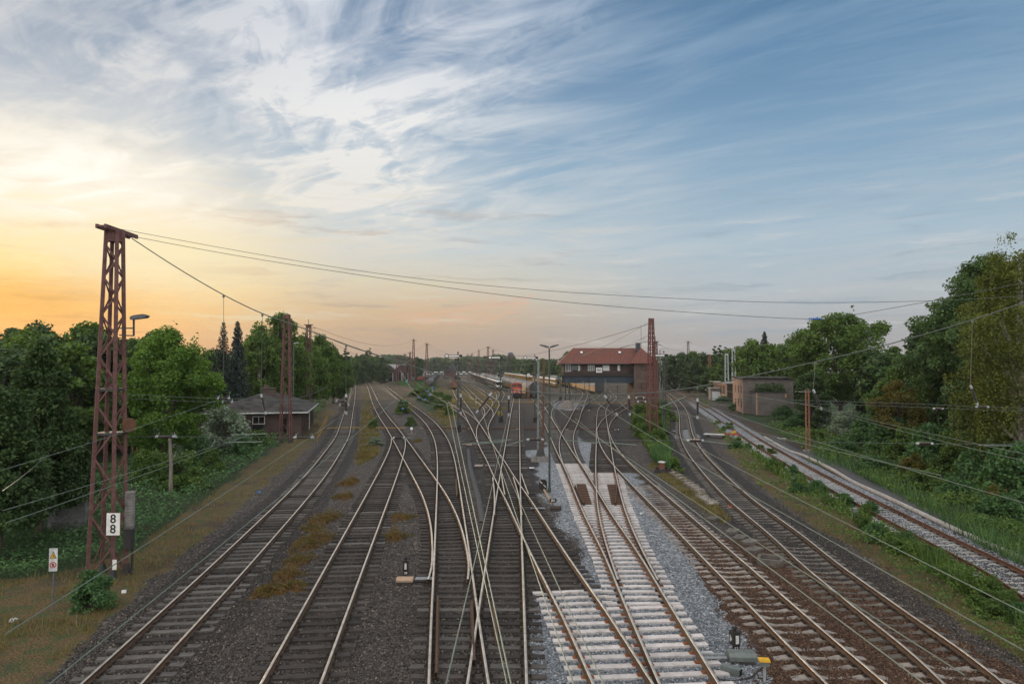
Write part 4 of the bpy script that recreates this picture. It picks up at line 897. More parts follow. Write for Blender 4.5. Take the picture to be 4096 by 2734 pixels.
def blades(name, x, y, h, w, mat, label, cat, lean=.35):
    n = len(x); z = heights(x, y)-.02; a = rng.random(n)*6.28; ln = rng.normal(0, lean, (n, 2))*h[:, None]
    dx_ = np.cos(a)*w/2; dy_ = np.sin(a)*w/2; e = np.zeros(n)
    V = np.stack([np.stack([x-dx_, y-dy_, z], 1), np.stack([x+dx_, y+dy_, z], 1), np.stack([x+ln[:, 0]+dx_*.2, y+ln[:, 1]+dy_*.2, z+h], 1), np.stack([x+ln[:, 0]-dx_*.2, y+ln[:, 1]-dy_*.2, z+h], 1)], 1).reshape(-1, 3)
    o = npmesh(name, V, np.arange(4*n).reshape(n, 4), mat, attr={'tint': np.repeat(rng.random(n), 4)}); return tag(o, label, cat, kind='stuff')
def clear(x, y, r=1.6):
    k = np.ones(len(x), bool)
    for i in range(0, len(x), 4000): k[i:i+4000] = np.hypot(x[i:i+4000, None]-allp[None, ::2, 0], y[i:i+4000, None]-allp[None, ::2, 1]).min(1) > r
    return k
px = inzone(ZONES['dry']+ZONES['dry'][:1], 90000); x, y = toground(px); k = clear(x, y) & (fbm(x*.5, y*.5, 77) > .40); x, y = x[k], y[k]
blades('dry_grass', x, y, np.clip(rng.gamma(2.2, .055, len(x)), .04, .5), np.clip(y*.0011, .02, .12), 'leaf_straw', 'thin straw-coloured dry grass on the verges', 'grass')
strip = [(1590, 905), (1640, 985), (1690, 1060), (1762, 1135), (1884, 1212), (2036, 1303), (2158, 1395), (2265, 1471), (2349, 1517), (2460, 1580), (2460, 1450), (2349, 1388), (2250, 1328), (2158, 1272), (2067, 1224), (1975, 1175), (1853, 1095), (1770, 1040), (1690, 985), (1640, 945), (1600, 900)]
upper = [(1600, 900), (1640, 955), (1690, 1012), (1762, 1078), (1884, 1145), (2036, 1250), (2158, 1325), (2265, 1400), (2349, 1455), (2460, 1520), (2460, 1450), (2349, 1388), (2250, 1328), (2158, 1272), (2067, 1224), (1975, 1175), (1853, 1095), (1770, 1040), (1690, 985), (1640, 945)]
px = inzone([strip, upper, upper, [(1700, 985), (1760, 975), (1850, 1035), (2000, 1110), (2349, 1300), (2420, 1330), (2420, 1150), (2000, 1000), (1840, 960)], [(1535, 935), (1452, 945), (1455, 985), (1480, 1020), (1508, 1055), (1532, 1045)], [(1490, 1040), (1530, 1050), (1570, 1085), (1520, 1070)]], 90000)
x, y = toground(px); k = clear(x, y, 2.0) & (fbm(x*.4, y*.4, 55) > .33); x, y = x[k], y[k]
h = fbm(x*.6, y*.6, 91)**1.3*1.7; c = np.stack([x, y, heights(x, y)+h*rng.random(len(x))**.6], 1)
tag(leaves('weeds', c, np.clip(y*.0038, .08, .4), 'leaf_weed', flat=.2), 'low green and yellow weeds on the right-hand verges', 'weeds', kind='stuff')
px = inzone([[(1850, 1060), (1960, 1085), (2100, 1165), (2240, 1250), (2349, 1300), (2349, 1260), (2200, 1190), (2050, 1110), (1900, 1040)], [(1500, 1040), (1535, 1045), (1535, 1080), (1500, 1060)], [(930, 870), (1000, 880), (990, 895), (900, 880)]], 16000); x, y = toground(px); k = clear(x, y); x, y = x[k], y[k]
blades('tall_grass', x, y, np.clip(rng.gamma(4, .16, len(x)), .2, 1.4), np.clip(y*.0014, .03, .15), 'leaf_bramble', 'tall green grass beyond the walkway on the right', 'grass', .18)
px = inzone([upper], 26000); x, y = toground(px); k = clear(x, y, 1.9) & (fbm(x*.5, y*.5, 41) > .38); x, y = x[k], y[k]
blades('tall_grass', x, y, np.clip(rng.gamma(4, .12, len(x)), .15, 1.0), np.clip(y*.0014, .03, .14), 'leaf_weed', 'tall weeds and grass stalks between the dark main line and the rusty track', 'grass', .22)
# ---- moss-red stonecrop cushions between the first two tracks
def cushion(lst, label, group):
    for xpv, ypv, w_, h_ in lst:
        p_ = P(xpv*1.7437, ypv*1.7437, 0); n = int(1400+w_*900); r_ = np.sqrt(rng.random(n))*w_/2*(1+.5*np.abs(rng.normal(0, .35, n))); a = rng.random(n)*6.28; lob = 1+.3*np.sin(3*a+xpv)+.2*np.sin(5*a+ypv)
        X = np.cos(a)*r_*lob; Y = np.sin(a)*r_*lob*1.2; Zc = 1.35*h_*np.clip(1.05-(r_/(w_/2))**2, .05, 1)*rng.random(n)*(.4+vnoise(X*3+xpv, Y*3))
        o = leaves('stonecrop', np.stack([X, Y, Zc], 1), .06, 'leaf_moss', tint=np.clip(.25+.5*vnoise(X*1.6+xpv, Y*1.6)+.35*rng.random(n), 0, 1)); o.location = (p_.x, p_.y, gz(p_.x, p_.y))
        tag(o, label, 'plant', group)
cushion([(735, 1195, 1.7, .35), (760, 1185, 1.2, .4), (715, 1212, 1.1, .3), (735, 1235, 1.4, .4), (705, 1250, 1.5, .4), (690, 1285, 1.2, .35), (660, 1320, 1.2, .35), (675, 1345, 1.0, .3), (640, 1350, .9, .25), (598, 1362, .7, .25), (615, 1348, .6, .2)], 'reddish green stonecrop cushion in the long drift beside the second track', 'stonecrop drift beside the second track')
cushion([(795, 1108, 1.4, .3), (808, 1102, 1.0, .3), (790, 1138, 1.3, .4), (835, 1050, 1.8, .4), (840, 1040, 1.6, .3), (855, 1012, 1.4, .3)], 'yellow-red plant patch farther up between the first two tracks', 'plant patches between the first two tracks')
cushion([(905, 1231, 1.1, .4)], 'red and green tuft standing above the left switch lantern', None)
cushion([(918, 1186, 1.3, .2)], 'flat yellow-red tuft between second and fourth tracks', None)
cushion([(955, 1012, 1.1, .25), (960, 1008, .9, .2)], 'small reddish tuft by the round white dwarf signal', 'tufts by the dwarf signal')
# ---- far woods: one mass each side of the yard
def forest(name, x0, x1, Z, top, n, label):
    xs = rng.uniform(x0, x1, n); X = (xs-1174.5)/1566*Z; H = hgt(top, Z)*(0.62+.5*fbm(X*.025, X*0+Z, 3)); rr = rng.random(n)
    c = np.stack([X, Z+rng.normal(0, 14, n), H*rr**.6], 1); o = leaves(name, c, Z*.0052, 'leaf_dark', aspect=.8); tag(o, label, 'wood', kind='stuff')
forest('forest', -300, 900, 700, 808, 9000, 'far wood on the horizon at the left')
forest('forest', 880, 1180, 900, 814, 7000, 'far dark wood closing the yard at the centre')
forest('forest', 1180, 1560, 560, 818, 7000, 'far wood behind the signal box')
forest('forest', 1500, 2700, 420, 806, 9000, 'far wood on the horizon at the right')
# ---------------------------------------------------------------- masts, signals, lamps, wires
pm('mast_red', (0.135, 0.068, 0.062), (0.085, 0.040, 0.038), 5, 0.75, 0.1, 0.2)
pm('mast_bright', (0.16, 0.058, 0.050), (0.10, 0.040, 0.036), 5, 0.7, 0.1, 0.2)
pm('mast_rust', (0.25, 0.12, 0.075), (0.16, 0.07, 0.045), 5, 0.8)
pm('wagon_brown0', (0.12, 0.065, 0.042), (0.075, 0.042, 0.03), 4, .8)
pm('mast_grey', (0.20, 0.21, 0.21), (0.12, 0.12, 0.12), 4, 0.6, 0.4)
pm('mast_pale', (0.36, 0.40, 0.38), None, 4, 0.7)
pm('steel_dark', (0.035, 0.038, 0.040), (0.06, 0.055, 0.05), 6, 0.6, 0.3)
pm('steel_green', (0.055, 0.075, 0.065), (0.035, 0.045, 0.04), 5, 0.6, 0.2)
pm('black_paint', (0.012, 0.012, 0.013), (0.03, 0.025, 0.022), 6, 0.5)
pm('white_paint', (0.72, 0.72, 0.70), (0.58, 0.57, 0.54), 5, 0.5)
pm('galvanised', (0.40, 0.42, 0.43), (0.30, 0.31, 0.32), 5, 0.5, 0.5)
pm('lamp_grey', (0.10, 0.105, 0.11), (0.075, 0.08, 0.085), 5, 0.7, 0)
pm('yellow_paint', (0.62, 0.36, 0.02), (0.45, 0.25, 0.02), 5, 0.55)
pm('yellow_dull', (0.38, 0.23, 0.04), (0.20, 0.11, 0.03), 6, 0.7)
pm('red_paint', (0.50, 0.03, 0.02), None, 5, 0.5)
pm('concrete', (0.22, 0.21, 0.20), (0.13, 0.125, 0.12), 4, 0.9, 0, 0.3)
pm('wire', (0.10, 0.115, 0.105), None, 4, 0.5, 0.5)
pm('wire_pale', (0.16, 0.20, 0.17), None, 4, 0.5, 0.4)
pm('insulator_brown', (0.045, 0.034, 0.03), None, 4, 0.3, 0, spec=.5)
pm('insulator_cap', (0.36, 0.39, 0.40), None, 4, 0.5, 0.5)
pm('insulator_blue', (0.06, 0.16, 0.50), None, 4, 0.4)
pm('wood_grey', (0.20, 0.175, 0.15), (0.11, 0.095, 0.08), 5, 0.85, stretch=(1, 1, .2))
def lattice(name, label, H, sx, sy, k, mat, rz=0, loc=(0, 0, 0), n=12, leg=.12, br=.06, group=None, cross=False, foot=True, cap=True):
    """square lattice mast: base sx by sy tapering by k; legs, bracing, cap and feet are parts"""
    root = thing(name, label, 'mast', loc, rz, group)
    cor = [(-1, -1), (1, -1), (1, 1), (-1, 1)]
    def pt(i, t): s_ = 1-(1-k)*t; return Vector((cor[i][0]*sx/2*s_, cor[i][1]*sy/2*s_, H*t))
    for i in range(4):
        mb = MB(); mb.bar(pt(i, 0), pt(i, 1), leg, leg, up=(cor[i][0], cor[i][1], 0)); mb.build('leg', mat, root)
    mb = MB(); ts = [((1-(1-.0)*0)+0)*0 for _ in range(1)]
    ts = [0]; s_ = 0; w = [(1-(1-k)*j/n) for j in range(n)]; tot = sum(w)
    for j in range(n): s_ += w[j]/tot; ts.append(s_)
    for i in range(4):
        a, b_ = i, (i+1) % 4; out = Vector((cor[a][0]+cor[b_][0], cor[a][1]+cor[b_][1], 0))
        for j in range(n):
            p, q = (a, b_) if (j+i) % 2 == 0 else (b_, a)
            mb.bar(pt(p, ts[j]), pt(q, ts[j+1]), br, br*.35, up=out)
            if cross: mb.bar(pt(q, ts[j]), pt(p, ts[j+1]), br, br*.35, up=out)
    mb.build('bracing', mat, root)
    if foot:
        for i in range(4):
            p = pt(i, 0); mb = MB(); mb.box((p.x, p.y, .10), (leg*2.6, leg*2.6, .5), 0, top=(.5, .5)); mb.build('foot', 'steel_dark', root)
    if cap:
        mb = MB(); mb.box((0, 0, H-.25), (sx*k+.04, sy*k+.04, .42)); mb.build('head_plate', mat, root)
    return root
def ins(parent, a, b, r=.07, nshed=7, name='insulator', core='insulator_brown', horns=False):
    """rod insulator between two points with caps and sheds"""
    a = Vector(a); b = Vector(b); d = b-a; L_ = d.length; mb = MB(); mb.M = Matrix.Translation(a) @ d.to_track_quat('Z', 'Y').to_matrix().to_4x4()
    pr = [(r*.5, .16*L_)]
    for i in range(nshed):
        z = L_*(.18+.64*i/nshed); pr += [(r*.5, z), (r, z+.02*L_), (r*.5, z+.06*L_)]
    mb.lathe(pr+[(r*.5, .84*L_)], n=10, mi=0); mb.lathe([(r*.25, 0), (r*.7, .03*L_), (r*.75, .16*L_)], n=10, mi=1); mb.lathe([(r*.75, .84*L_), (r*.7, .97*L_), (r*.25, L_)], n=10, mi=1)
    if horns:
        for t in (.08, .92):
            for s_ in (-1, 1): mb.tube([(0, 0, t*L_), (s_*r*.8, r*.6, t*L_), (s_*r*1.6, r*2.4, t*L_+(.5-t)*.2*L_)], [.012, .012, .004], 5, mi=1)
    return mb.build(name, [core, 'insulator_cap'], parent, smooth=True)
def wire(name, label, pts, r, mat='wire', group=None, seg=14, sag=0.0):
    """one hanging wire through world points"""
    pts = [Vector(p) for p in pts]; out = []
    if len(pts) == 2:
        for i in range(seg+1):
            t = i/seg; p = pts[0].lerp(pts[1], t); p.z -= sag*4*t*(1-t); out.append(p)
    else: out = [Vector(q) for q in catmull([tuple(p) for p in pts], 5)]
    mb = MB(); mb.tube(out, r, 5); o = mb.build(name, mat)
    return tag(o, label, 'wire', group)
# near mast with the number plate
Zm = 26.9; c0 = P(428, 2300)
near = lattice('lattice_mast', 'big reddish lattice mast at the left with a white 8 8 number plate', 13.75, .98, .95, .44, 'mast_red', rz=0.0, loc=(c0.x, c0.y, 0), n=15, leg=.125, br=.07, cap=True)
mb = MB()
for s_ in (-1, 1): mb.bar((s_*.17, -.95, 13.75), (s_*.17, 1.35, 13.75), .08, .16)
for yy in (-.92, -.3, .4, 1.3): mb.bar((-.17, yy, 13.75), (.17, yy, 13.75), .07, .07)
mb.build('cross_arm', 'mast_red', near)
for z_, w_ in ((7.35, .80), (5.6, .88)): mb = MB(); mb.box((0, 0, z_), (w_, w_*.9, .10)); mb.build('collar', 'steel_dark', near)
inv = Matrix.Rotation(R(0), 4, 'Z')
def loc_near(v): return inv @ (Vector(v)-Vector((c0.x, c0.y, 0)))
pl = W(453, 2095, 26.0)
pl_l = loc_near(pl); mb = MB(); mb.M = Matrix.Translation(pl_l) @ Matrix.Rotation(R(0), 4, 'Z'); mb.box((0, 0, 0), (.50, .03, .82)); mb.box((0, .03, 0), (.54, .02, .86), 1)
kp = mb.build('number_plate', ['white_paint', 'rust'], near)
def text(name, body, size, mat, parent, M_, ext=.004, bold=0.0):
    cu = bpy.data.curves.new(name, 'FONT'); cu.body = body; cu.size = size; cu.align_x = 'CENTER'; cu.align_y = 'CENTER'; cu.extrude = ext; cu.offset = bold
    o = bpy.data.objects.new(name, cu); COL.objects.link(o); dg = bpy.context.evaluated_depsgraph_get()
    me = bpy.data.meshes.new_from_object(o.evaluated_get(dg)); bpy.data.objects.remove(o)
    me.materials.clear(); me.materials.append(MATS[mat]); o2 = bpy.data.objects.new(name, me); COL.objects.link(o2); o2.parent = parent; o2.matrix_local = M_; return o2
RX = Matrix.Rotation(math.pi/2, 4, 'X')
for dz_ in (.19, -.19):
    text('digit', '8', .46, 'black_paint', kp, Matrix.Translation(pl_l) @ Matrix.Rotation(R(0), 4, 'Z') @ Matrix.Translation((0, -.02, dz_)) @ RX, bold=.006)
lp = loc_near(W(458, 2257, 26.0)); mb = MB(); mb.M = Matrix.Translation(lp) @ Matrix.Rotation(R(0), 4, 'Z'); mb.box((0, 0, 0), (.15, .02, .37)); mb.build('notice_label', 'white_paint', near)
# its floodlight
a_ = loc_near(W(478, 1312, 27.2)); b_ = loc_near(W(535, 1312, 27.2)); c_ = loc_near(W(478, 1340, 27.2)); d_ = loc_near(W(535, 1342, 27.2)); e_ = loc_near(W(535, 1275, 27.2)); f_ = loc_near(W(588, 1262, 27.0))
mb = MB(); mb.bar(a_, b_, .05); mb.bar(c_, d_, .05); mb.tube([d_, e_], .04, 8); arm = mb.build('lamp_bracket', 'steel_dark', near)
mb = MB(); mb.M = Matrix.Translation(e_) @ Matrix.Rotation(R(0), 4, 'Z') @ Matrix.Rotation(R(-9), 4, 'Y'); mb.prism([(-.09, -.02), (.50, -.04), (.60, .03), (.45, .12), (0.1, .13), (-.07, .10)], -.14, .14); mb.build('lamp_head', 'lamp_grey', arm)
# tension weights and wheel behind the near mast
wl = loc_near(W(515, 1700, 27.6)); mb = MB(); mb.M = Matrix.Translation(wl) @ Matrix.Rotation(R(60), 4, 'Z')
mb.lathe([(.28, -.05), (.30, -.02), (.22, 0), (.30, .02), (.28, .05)], n=18, axis='y'); mb.build('tension_wheel', 'rust', near, smooth=True)
wg = W(520, 2010, 27.8); wt_ = thing('weight_stack', 'stack of round concrete tension weights behind the near mast', 'weights', (wg.x, wg.y, 0))
mb = MB(); mb.lathe([(.19, 0), (.19, .11)], c=(0, 0, 1.75), n=16)
for i in range(13): mb.lathe([(.17, 0), (.19, .01), (.19, .10), (.17, .11)], c=(0, 0, 1.75+.115*i), n=16)
mb.build('weight', 'concrete', wt_); mb = MB(); mb.tube([(0, 0, 3.2), (0, 0, 5.4)], .015, 6); mb.build('rod', 'steel_dark', wt_); mb = MB(); mb.tube([(0.0, .25, 0), (0, .25, 3.4)], .05, 8); mb.box((0, -.02, 1.35), (.30, .30, .75)); mb.build('guide_post', 'steel_dark', wt_)
def mast_at(label, base, topy, Z=None, sx=1.2, sy=1.0, k=.4, mat='mast_red', n=12, rz=R(-6), leg=.12, br=.07, cross=False, pins=True, foot=True, name='lattice_mast', group=None):
    x, yb = base; Z = Z or 8.2*2731/(yb-1472); X = (x-2048)/2731*Z; H = 8.2+(1472-topy)*Z/2731
    r_ = lattice(name, label, H, sx, sy, k, mat, rz, (X, Z, 0), n, leg, br, group, cross, foot=foot)
    if pins:
        mb = MB(); mb.bar((-sx*.75, 0, H), (sx*.75, 0, H), .10, .12); mb.tube([(0, 0, H), (0, 0, H+.9)], .05, 6); mb.bar((sx*.3, 0, H-.5), (sx*1.1, 0, H-.6), .08); mb.build('cross_arm', 'steel_dark', r_)
    return r_, Vector((X, Z, H))
m2, t2 = mast_at('reddish lattice mast standing in front of the brick house', (1146, 1768), 1257, sx=1.1, sy=.9, k=.46, n=15, leg=.13, br=.06, pins=False, rz=R(2))
m3, t3 = mast_at('dark rusty lattice mast in front of the white birch stems', (1233, 1668), 1298, sx=1.1, sy=.9, k=.55, n=14, leg=.12, br=.06)
m4, t4 = mast_at('tall red mast left of the grey tank wagons', (1654, 1552), 1358, sx=1.45, sy=1.0, k=.32, n=12, leg=.15, br=.07)
m5, t5 = mast_at('tall red mast directly at the near end of the tank wagons', (1707, 1556), 1374, sx=1.45, sy=1.0, k=.32, n=12, leg=.15, br=.07)
m6, t6 = mast_at('shorter red mast just left of the tall one by the turquoise tank', (1640, 1545), 1409, sx=1.4, sy=1.0, k=.36, n=10, leg=.15, br=.07)
for xx, yy, zz, lb in ((1590, 1420, 330, 'thin red mast in front of the brick locomotive shed'), (1620, 1416, 380, 'thin red mast behind the brick locomotive shed roof'),
                   (1871, 1416, 560, 'small far mast left of the five in the yard'), (1888, 1413, 500, 'second far mast from the left in the yard'), (1915, 1400, 420, 'middle far mast of the yard'), (1952, 1387, 330, 'tallest far mast above the white car train'), (1972, 1400, 360, 'far mast just right of the tallest one')):
    mast_at(lb, (xx, 0), yy, Z=zz, sx=1.3, sy=1.0, k=.5, n=11, leg=.15, br=.08, foot=False)
m10, t10 = mast_at('big bright red mast right of the signal box', (2606, 1752), 1272, sx=1.15, sy=.85, k=.36, mat='mast_bright', n=18, leg=.12, br=.05, cross=True, pins=False, rz=R(20))
m10b, t10b = mast_at('second red mast close behind the big bright one', (2622, 1660), 1365, sx=.95, sy=.8, k=.45, mat='mast_red', n=16, leg=.12, br=.06, rz=R(20))
m11, t11 = mast_at('lone red mast beyond the excavator on the right', (2753, 1548), 1366, sx=1.6, sy=1.2, k=.35, mat='mast_red', n=13, leg=.15, br=.07)
for xx, tp, zz in ((2906, 1413, 170), (2934, 1396, 175), (2643, 1441, 260)):
    mast_at('pale grey-green lattice mast in front of the trees right of the signal box', (xx, 0), tp, Z=zz, sx=.9, sy=.8, k=.7, mat='mast_pale', n=12, leg=.12, br=.06, pins=False, foot=False, group='pale masts before the trees')
mast_at('slim rusty mast beside the low slit-windowed building', (2838, 1579), 1416, sx=1.0, sy=.8, k=.4, mat='mast_rust', n=12, leg=.14, br=.08, pins=False)
def ladder_post(label, base, topy, mat, w=.34, name='catenary_post'):
    x, yb = base; Z = 8.2*2731/(yb-1472); X = (x-2048)/2731*Z; H = 8.2+(1472-topy)*Z/2731
    r_ = thing(name, label, 'post', (X, Z, 0))
    for s_ in (-1, 1): mb = MB(); mb.bar((s_*w/2, 0, 0), (s_*w/2*.8, 0, H), .10, .14, up=(0, 1, 0)); mb.build('channel', mat, r_)
    mb = MB(); n = int(H/.45)
    for i in range(n): z = .4+(H-.6)*i/n; q = w/2*(1-.2*z/H); mb.bar((-q, 0, z), (q, 0, z+.0), .06, .03, up=(0, 1, 0))
    mb.build('bracing', mat, r_); mb = MB(); mb.box((0, 0, .05), (w*2.2, w*2.0, .5)); mb.build('base', 'concrete', r_)
    mb = MB(); mb.bar((-.9, 0, H-.2), (.3, 0, H-.2), .05); mb.build('bracket', 'galvanised', r_); ins(r_, (-1.15, 0, H-.2), (-.75, 0, H-.2), .05, 4)
    return r_
ladder_post('slim rust-pink post standing beside the walkway on the right', (3226, 1808), 1557, 'mast_rust')
ladder_post('ladder-like rusty post in front of the grey brick block', (2950, 1640), 1508, 'mast_rust', .42)
# the double channel mast in the middle
Z = 8.2*2731/(1840-1472); X = (2160-2048)/2731*Z; H = 8.2+(1472-1436)*Z/2731
dm = thing('catenary_post', 'double steel post on a concrete block in the middle of the yard', 'post', (X, Z, 0))
mb = MB(); mb.bar((-.20, 0, 1.0), (-.14, 0, H), .17, .2, up=(0, 1, 0)); mb.build('channel', 'mast_grey', dm); mb = MB(); mb.bar((.25, .2, 1.0), (.36, .2, H), .17, .2, up=(0, 1, 0)); mb.build('channel', 'wagon_brown0', dm)
mb = MB()
for i in range(14): z = 1.1+i*.5; mb.bar((-.2, .05, z), (.3, .2, z+.25*(i % 2)), .06, .03, up=(0, 1, 0))
mb.build('bracing', 'mast_grey', dm); mb = MB(); mb.box((.05, .1, .75), (.85, .6, .8), top=(.55, .6)); mb.build('shoe', 'steel_dark', dm); mb = MB(); mb.box((-.05, .1, .1), (1.5, 1.1, .65)); mb.build('base', 'concrete', dm)
# lamps
def lamp_T(label, base, topy, Z=None, mat='lamp_grey', arm=.75, pole='steel_green', r=.07, group=None, double=True, name='lamp_post'):
    x, yb = base; Z = Z or 8.2*2731/(yb-1472); X = (x-2048)/2731*Z; H = 8.2+(1472-topy)*Z/2731
    r_ = thing(name, label, 'lamp', (X, Z, 0), 0, group)
    mb = MB(); mb.tube([(0, 0, 0), (0, 0, H*.72)], r, 10); mb.tube([(0, 0, H*.72), (0, 0, H-.18)], r*.72, 10); mb.lathe([(r*1.5, 0), (r*1.5, .3)], n=10); mb.build('pole', pole, r_)
    for s_ in ((-1, 1) if double else (1,)):
        mb = MB(); mb.prism([(s_*.03, H-.16), (s_*arm*.35, H-.13), (s_*arm*1.05, H+.02), (s_*arm*1.0, H+.09), (s_*arm*.4, H+.03), (s_*.03, H-.06)], -.12, .12); mb.build('lamp_head', mat, r_)
    return r_
lamp_T('tall double-headed lamp post on a green pole in the middle', (2197, 1962), 1382, arm=.62)
for x, tp, zz in ((1905, 1437, 300), (1942, 1446, 330), (1980, 1448, 330), (2013, 1450, 340), (1746, 1450, 480), (1840, 1440, 420), (2120, 1455, 430), (2040, 1455, 520), (1722, 1450, 470)):
    lamp_T('slim far double lamp among the stabled trains', (x, 0), tp, Z=zz, arm=1.1, pole='steel_dark', r=.10, group='double lamps among the stabled trains')
for x, tp, zz in ((2796, 1445, 330), (2877, 1443, 260)):
    lamp_T('lamp post with a pale flat head behind the yellow loader', (x, 0), tp, Z=zz, arm=.7, pole='mast_rust', mat='galvanised', r=.09, group='lamp posts behind the loader')
for x, tp, zz, lb in ((1175, 1373, 100, 'hooked lamp to the right of the mast at the brick house'), (1254, 1411, 128, 'hooked lamp to the right of the dark rusty mast'), (2640, 1398, 110, 'hooked lamp just right of the big bright red mast')):
    X = (x-2048)/2731*zz; H = 8.2+(1472-tp)*zz/2731; r_ = thing('street_lamp', lb, 'lamp', (X, zz, 0)); mb = MB(); mb.tube([(0, 0, 0), (0, 0, H)], .06, 8); mb.build('pole', 'lamp_grey', r_)
    mb = MB(); mb.prism([(-.05, H-.05), (.75, H+.06), (.72, H+.16), (.1, H+.12)], -.13, .13); mb.build('lamp_head', 'galvanised', r_)
for x, yv, zz in ((1542, 1447, 620), (2669, 1509, 500), (2717, 1510, 480), (2871, 1504, 300)):
    X = (x-2048)/2731*zz; h = 8.2+(1472-yv)*zz/2731; r_ = thing('work_lamp', 'small orange lit lamp on a post in the distance', 'lamp', (X, zz, 0), 0, 'orange lit lamps')
    mb = MB(); mb.tube([(0, 0, 0), (0, 0, h)], .08, 6); mb.build('pole', 'steel_dark', r_)
    if 'lamp_lit' not in MATS: pm('lamp_lit', (1, .6, .1), None, emit=((1.0, .42, .06), 5.0))
    mb = MB(); mb.box((0, 0, h+.15), (.8, .4, .3)); mb.build('lamp_head', 'lamp_lit', r_)
# semaphores
def semaphore(label, base, topy, disc, armend, army, lat=False):
    x, yb = base; Z = 8.2*2731/(yb-1472); k = Z/2731; X = (x-2048)*k; H = 8.2+(1472-topy)*k; za = 8.2+(1472-army)*k
    r_ = thing('semaphore_signal', label, 'signal', (X, Z, 0)); xl = (disc-x)*k; xr = (armend-x)*k
    mb = MB()
    if lat:
        for s_ in ((-1, -1), (1, -1), (1, 1), (-1, 1)): mb.bar((s_[0]*.17, s_[1]*.15, 0), (s_[0]*.11, s_[1]*.1, H-.3), .06)
        for i in range(20):
            z = .3+(H-.8)*i/20; z2 = z+(H-.8)/20
            for sy in (-.14, .14): mb.bar((-.15 if i % 2 else .15, sy, z), (.15 if i % 2 else -.15, sy, z2), .045, .02, up=(0, 1, 0))
    else: mb.tube([(0, 0, 0), (0, 0, H)], [.11, .08], 10)
    mb.build('post', 'steel_green', r_)
    mb = MB(); mb.box(((xl+xr)/2+.15, -.16, za), (abs(xr-xl)-.25, .03, .34), 0); mb.box(((xl+xr)/2-.05, -.178, za), (abs(xr-xl)*.66, .012, .19), 1)
    mb.lathe([(.27, 0), (.27, .03)], c=(xl, -.17, za), n=20, axis='y', mi=0); mb.lathe([(.185, 0), (.185, .015)], c=(xl, -.19, za), n=20, axis='y', mi=1); mb.build('arm', ['black_paint', 'white_paint'], r_)
    mb = MB(); mb.lathe([(.02, -.1), (.13, -.05), (.14, .1), (.05, .16)], c=(-.28, -.05, za-.52), n=12); mb.box((-.14, 0, za-.5), (.3, .1, .1)); mb.box((.05, 0, za-.45), (.2, .2, .35)); mb.build('signal_lamp', 'black_paint', r_)
    mb = MB(); mb.lathe([(.13, -.04), (.13, .04)], c=(.22, -.05, za-.95), n=14, axis='y'); mb.lathe([(.13, -.04), (.13, .04)], c=(.2, -.05, za-2.9), n=14, axis='y'); mb.box((-.25, 0, za-2.8), (.25, .25, .4)); mb.tube([(.24, -.05, za-.95), (.22, -.05, .8)], .012, 5); mb.build('wire_gear', 'black_paint', r_)
    mb = MB()
    for i in range(int(H/.35)-2): mb.bar((.14, .1, .6+i*.35), (.42, .1, .6+i*.35), .025)
    mb.bar((.42, .1, .5), (.42, .1, H-.6), .03); mb.build('ladder', 'steel_green', r_)
    mb = MB(); mb.lathe([(.09, 0), (.10, .12), (.03, .2)], c=(0, 0, H), n=10); mb.build('finial', 'black_paint', r_)
    mb = MB(); mb.box((0, 0, .35), (.55, .5, .7)); mb.box((.3, -.2, .5), (.3, .3, .9)); mb.build('base', 'black_paint', r_)
semaphore('semaphore with black and white arm beside the green thicket, leftmost of the four', (1832, 1726), 1412, 1787, 1849, 1423)
semaphore('semaphore in front of the white car train, second from the left', (2001, 1685), 1422, 1960, 2010, 1429.5)
semaphore('semaphore left of the platform clock, in front of the grey wagons', (2139, 1686), 1424, 2101, 2151, 1430)
semaphore('semaphore on a lattice post at the right of the big red mast', (2655, 1748), 1410, 2604, 2669, 1421, True)
semaphore('distant semaphore whose white disc shows at the left end of the red roof', (2240, 1600), 1438, 2232, 2262, 1442)
# clock
Z = 150; X = (2114-2048)/2731*Z; zc = 8.2+(1472-1500)*Z/2731; ck = thing('clock', 'round white platform clock on two thin posts near the orange locomotive', 'clock', (X, Z, 0))
mb = MB(); mb.lathe([(.42, 0), (.44, .03), (.44, .16), (.42, .2)], c=(0, 0, zc), n=24, axis='y'); mb.build('case', 'steel_dark', ck); mb = MB(); mb.lathe([(.38, 0), (.38, .012)], c=(0, -.014, zc), n=24, axis='y'); mb.build('dial', 'white_paint', ck)
mb = MB(); mb.bar((0, -.03, zc), (.13, -.03, zc+.17), .04, .02, up=(0, 1, 0)); mb.bar((0, -.03, zc), (.02, -.03, zc-.3), .035, .02, up=(0, 1, 0)); mb.build('hand', 'black_paint', ck)
for s_ in (-.14, .14): mb = MB(); mb.tube([(s_, .1, 0), (s_, .1, zc-.35)], .04, 8); mb.build('post', 'mast_rust', ck)
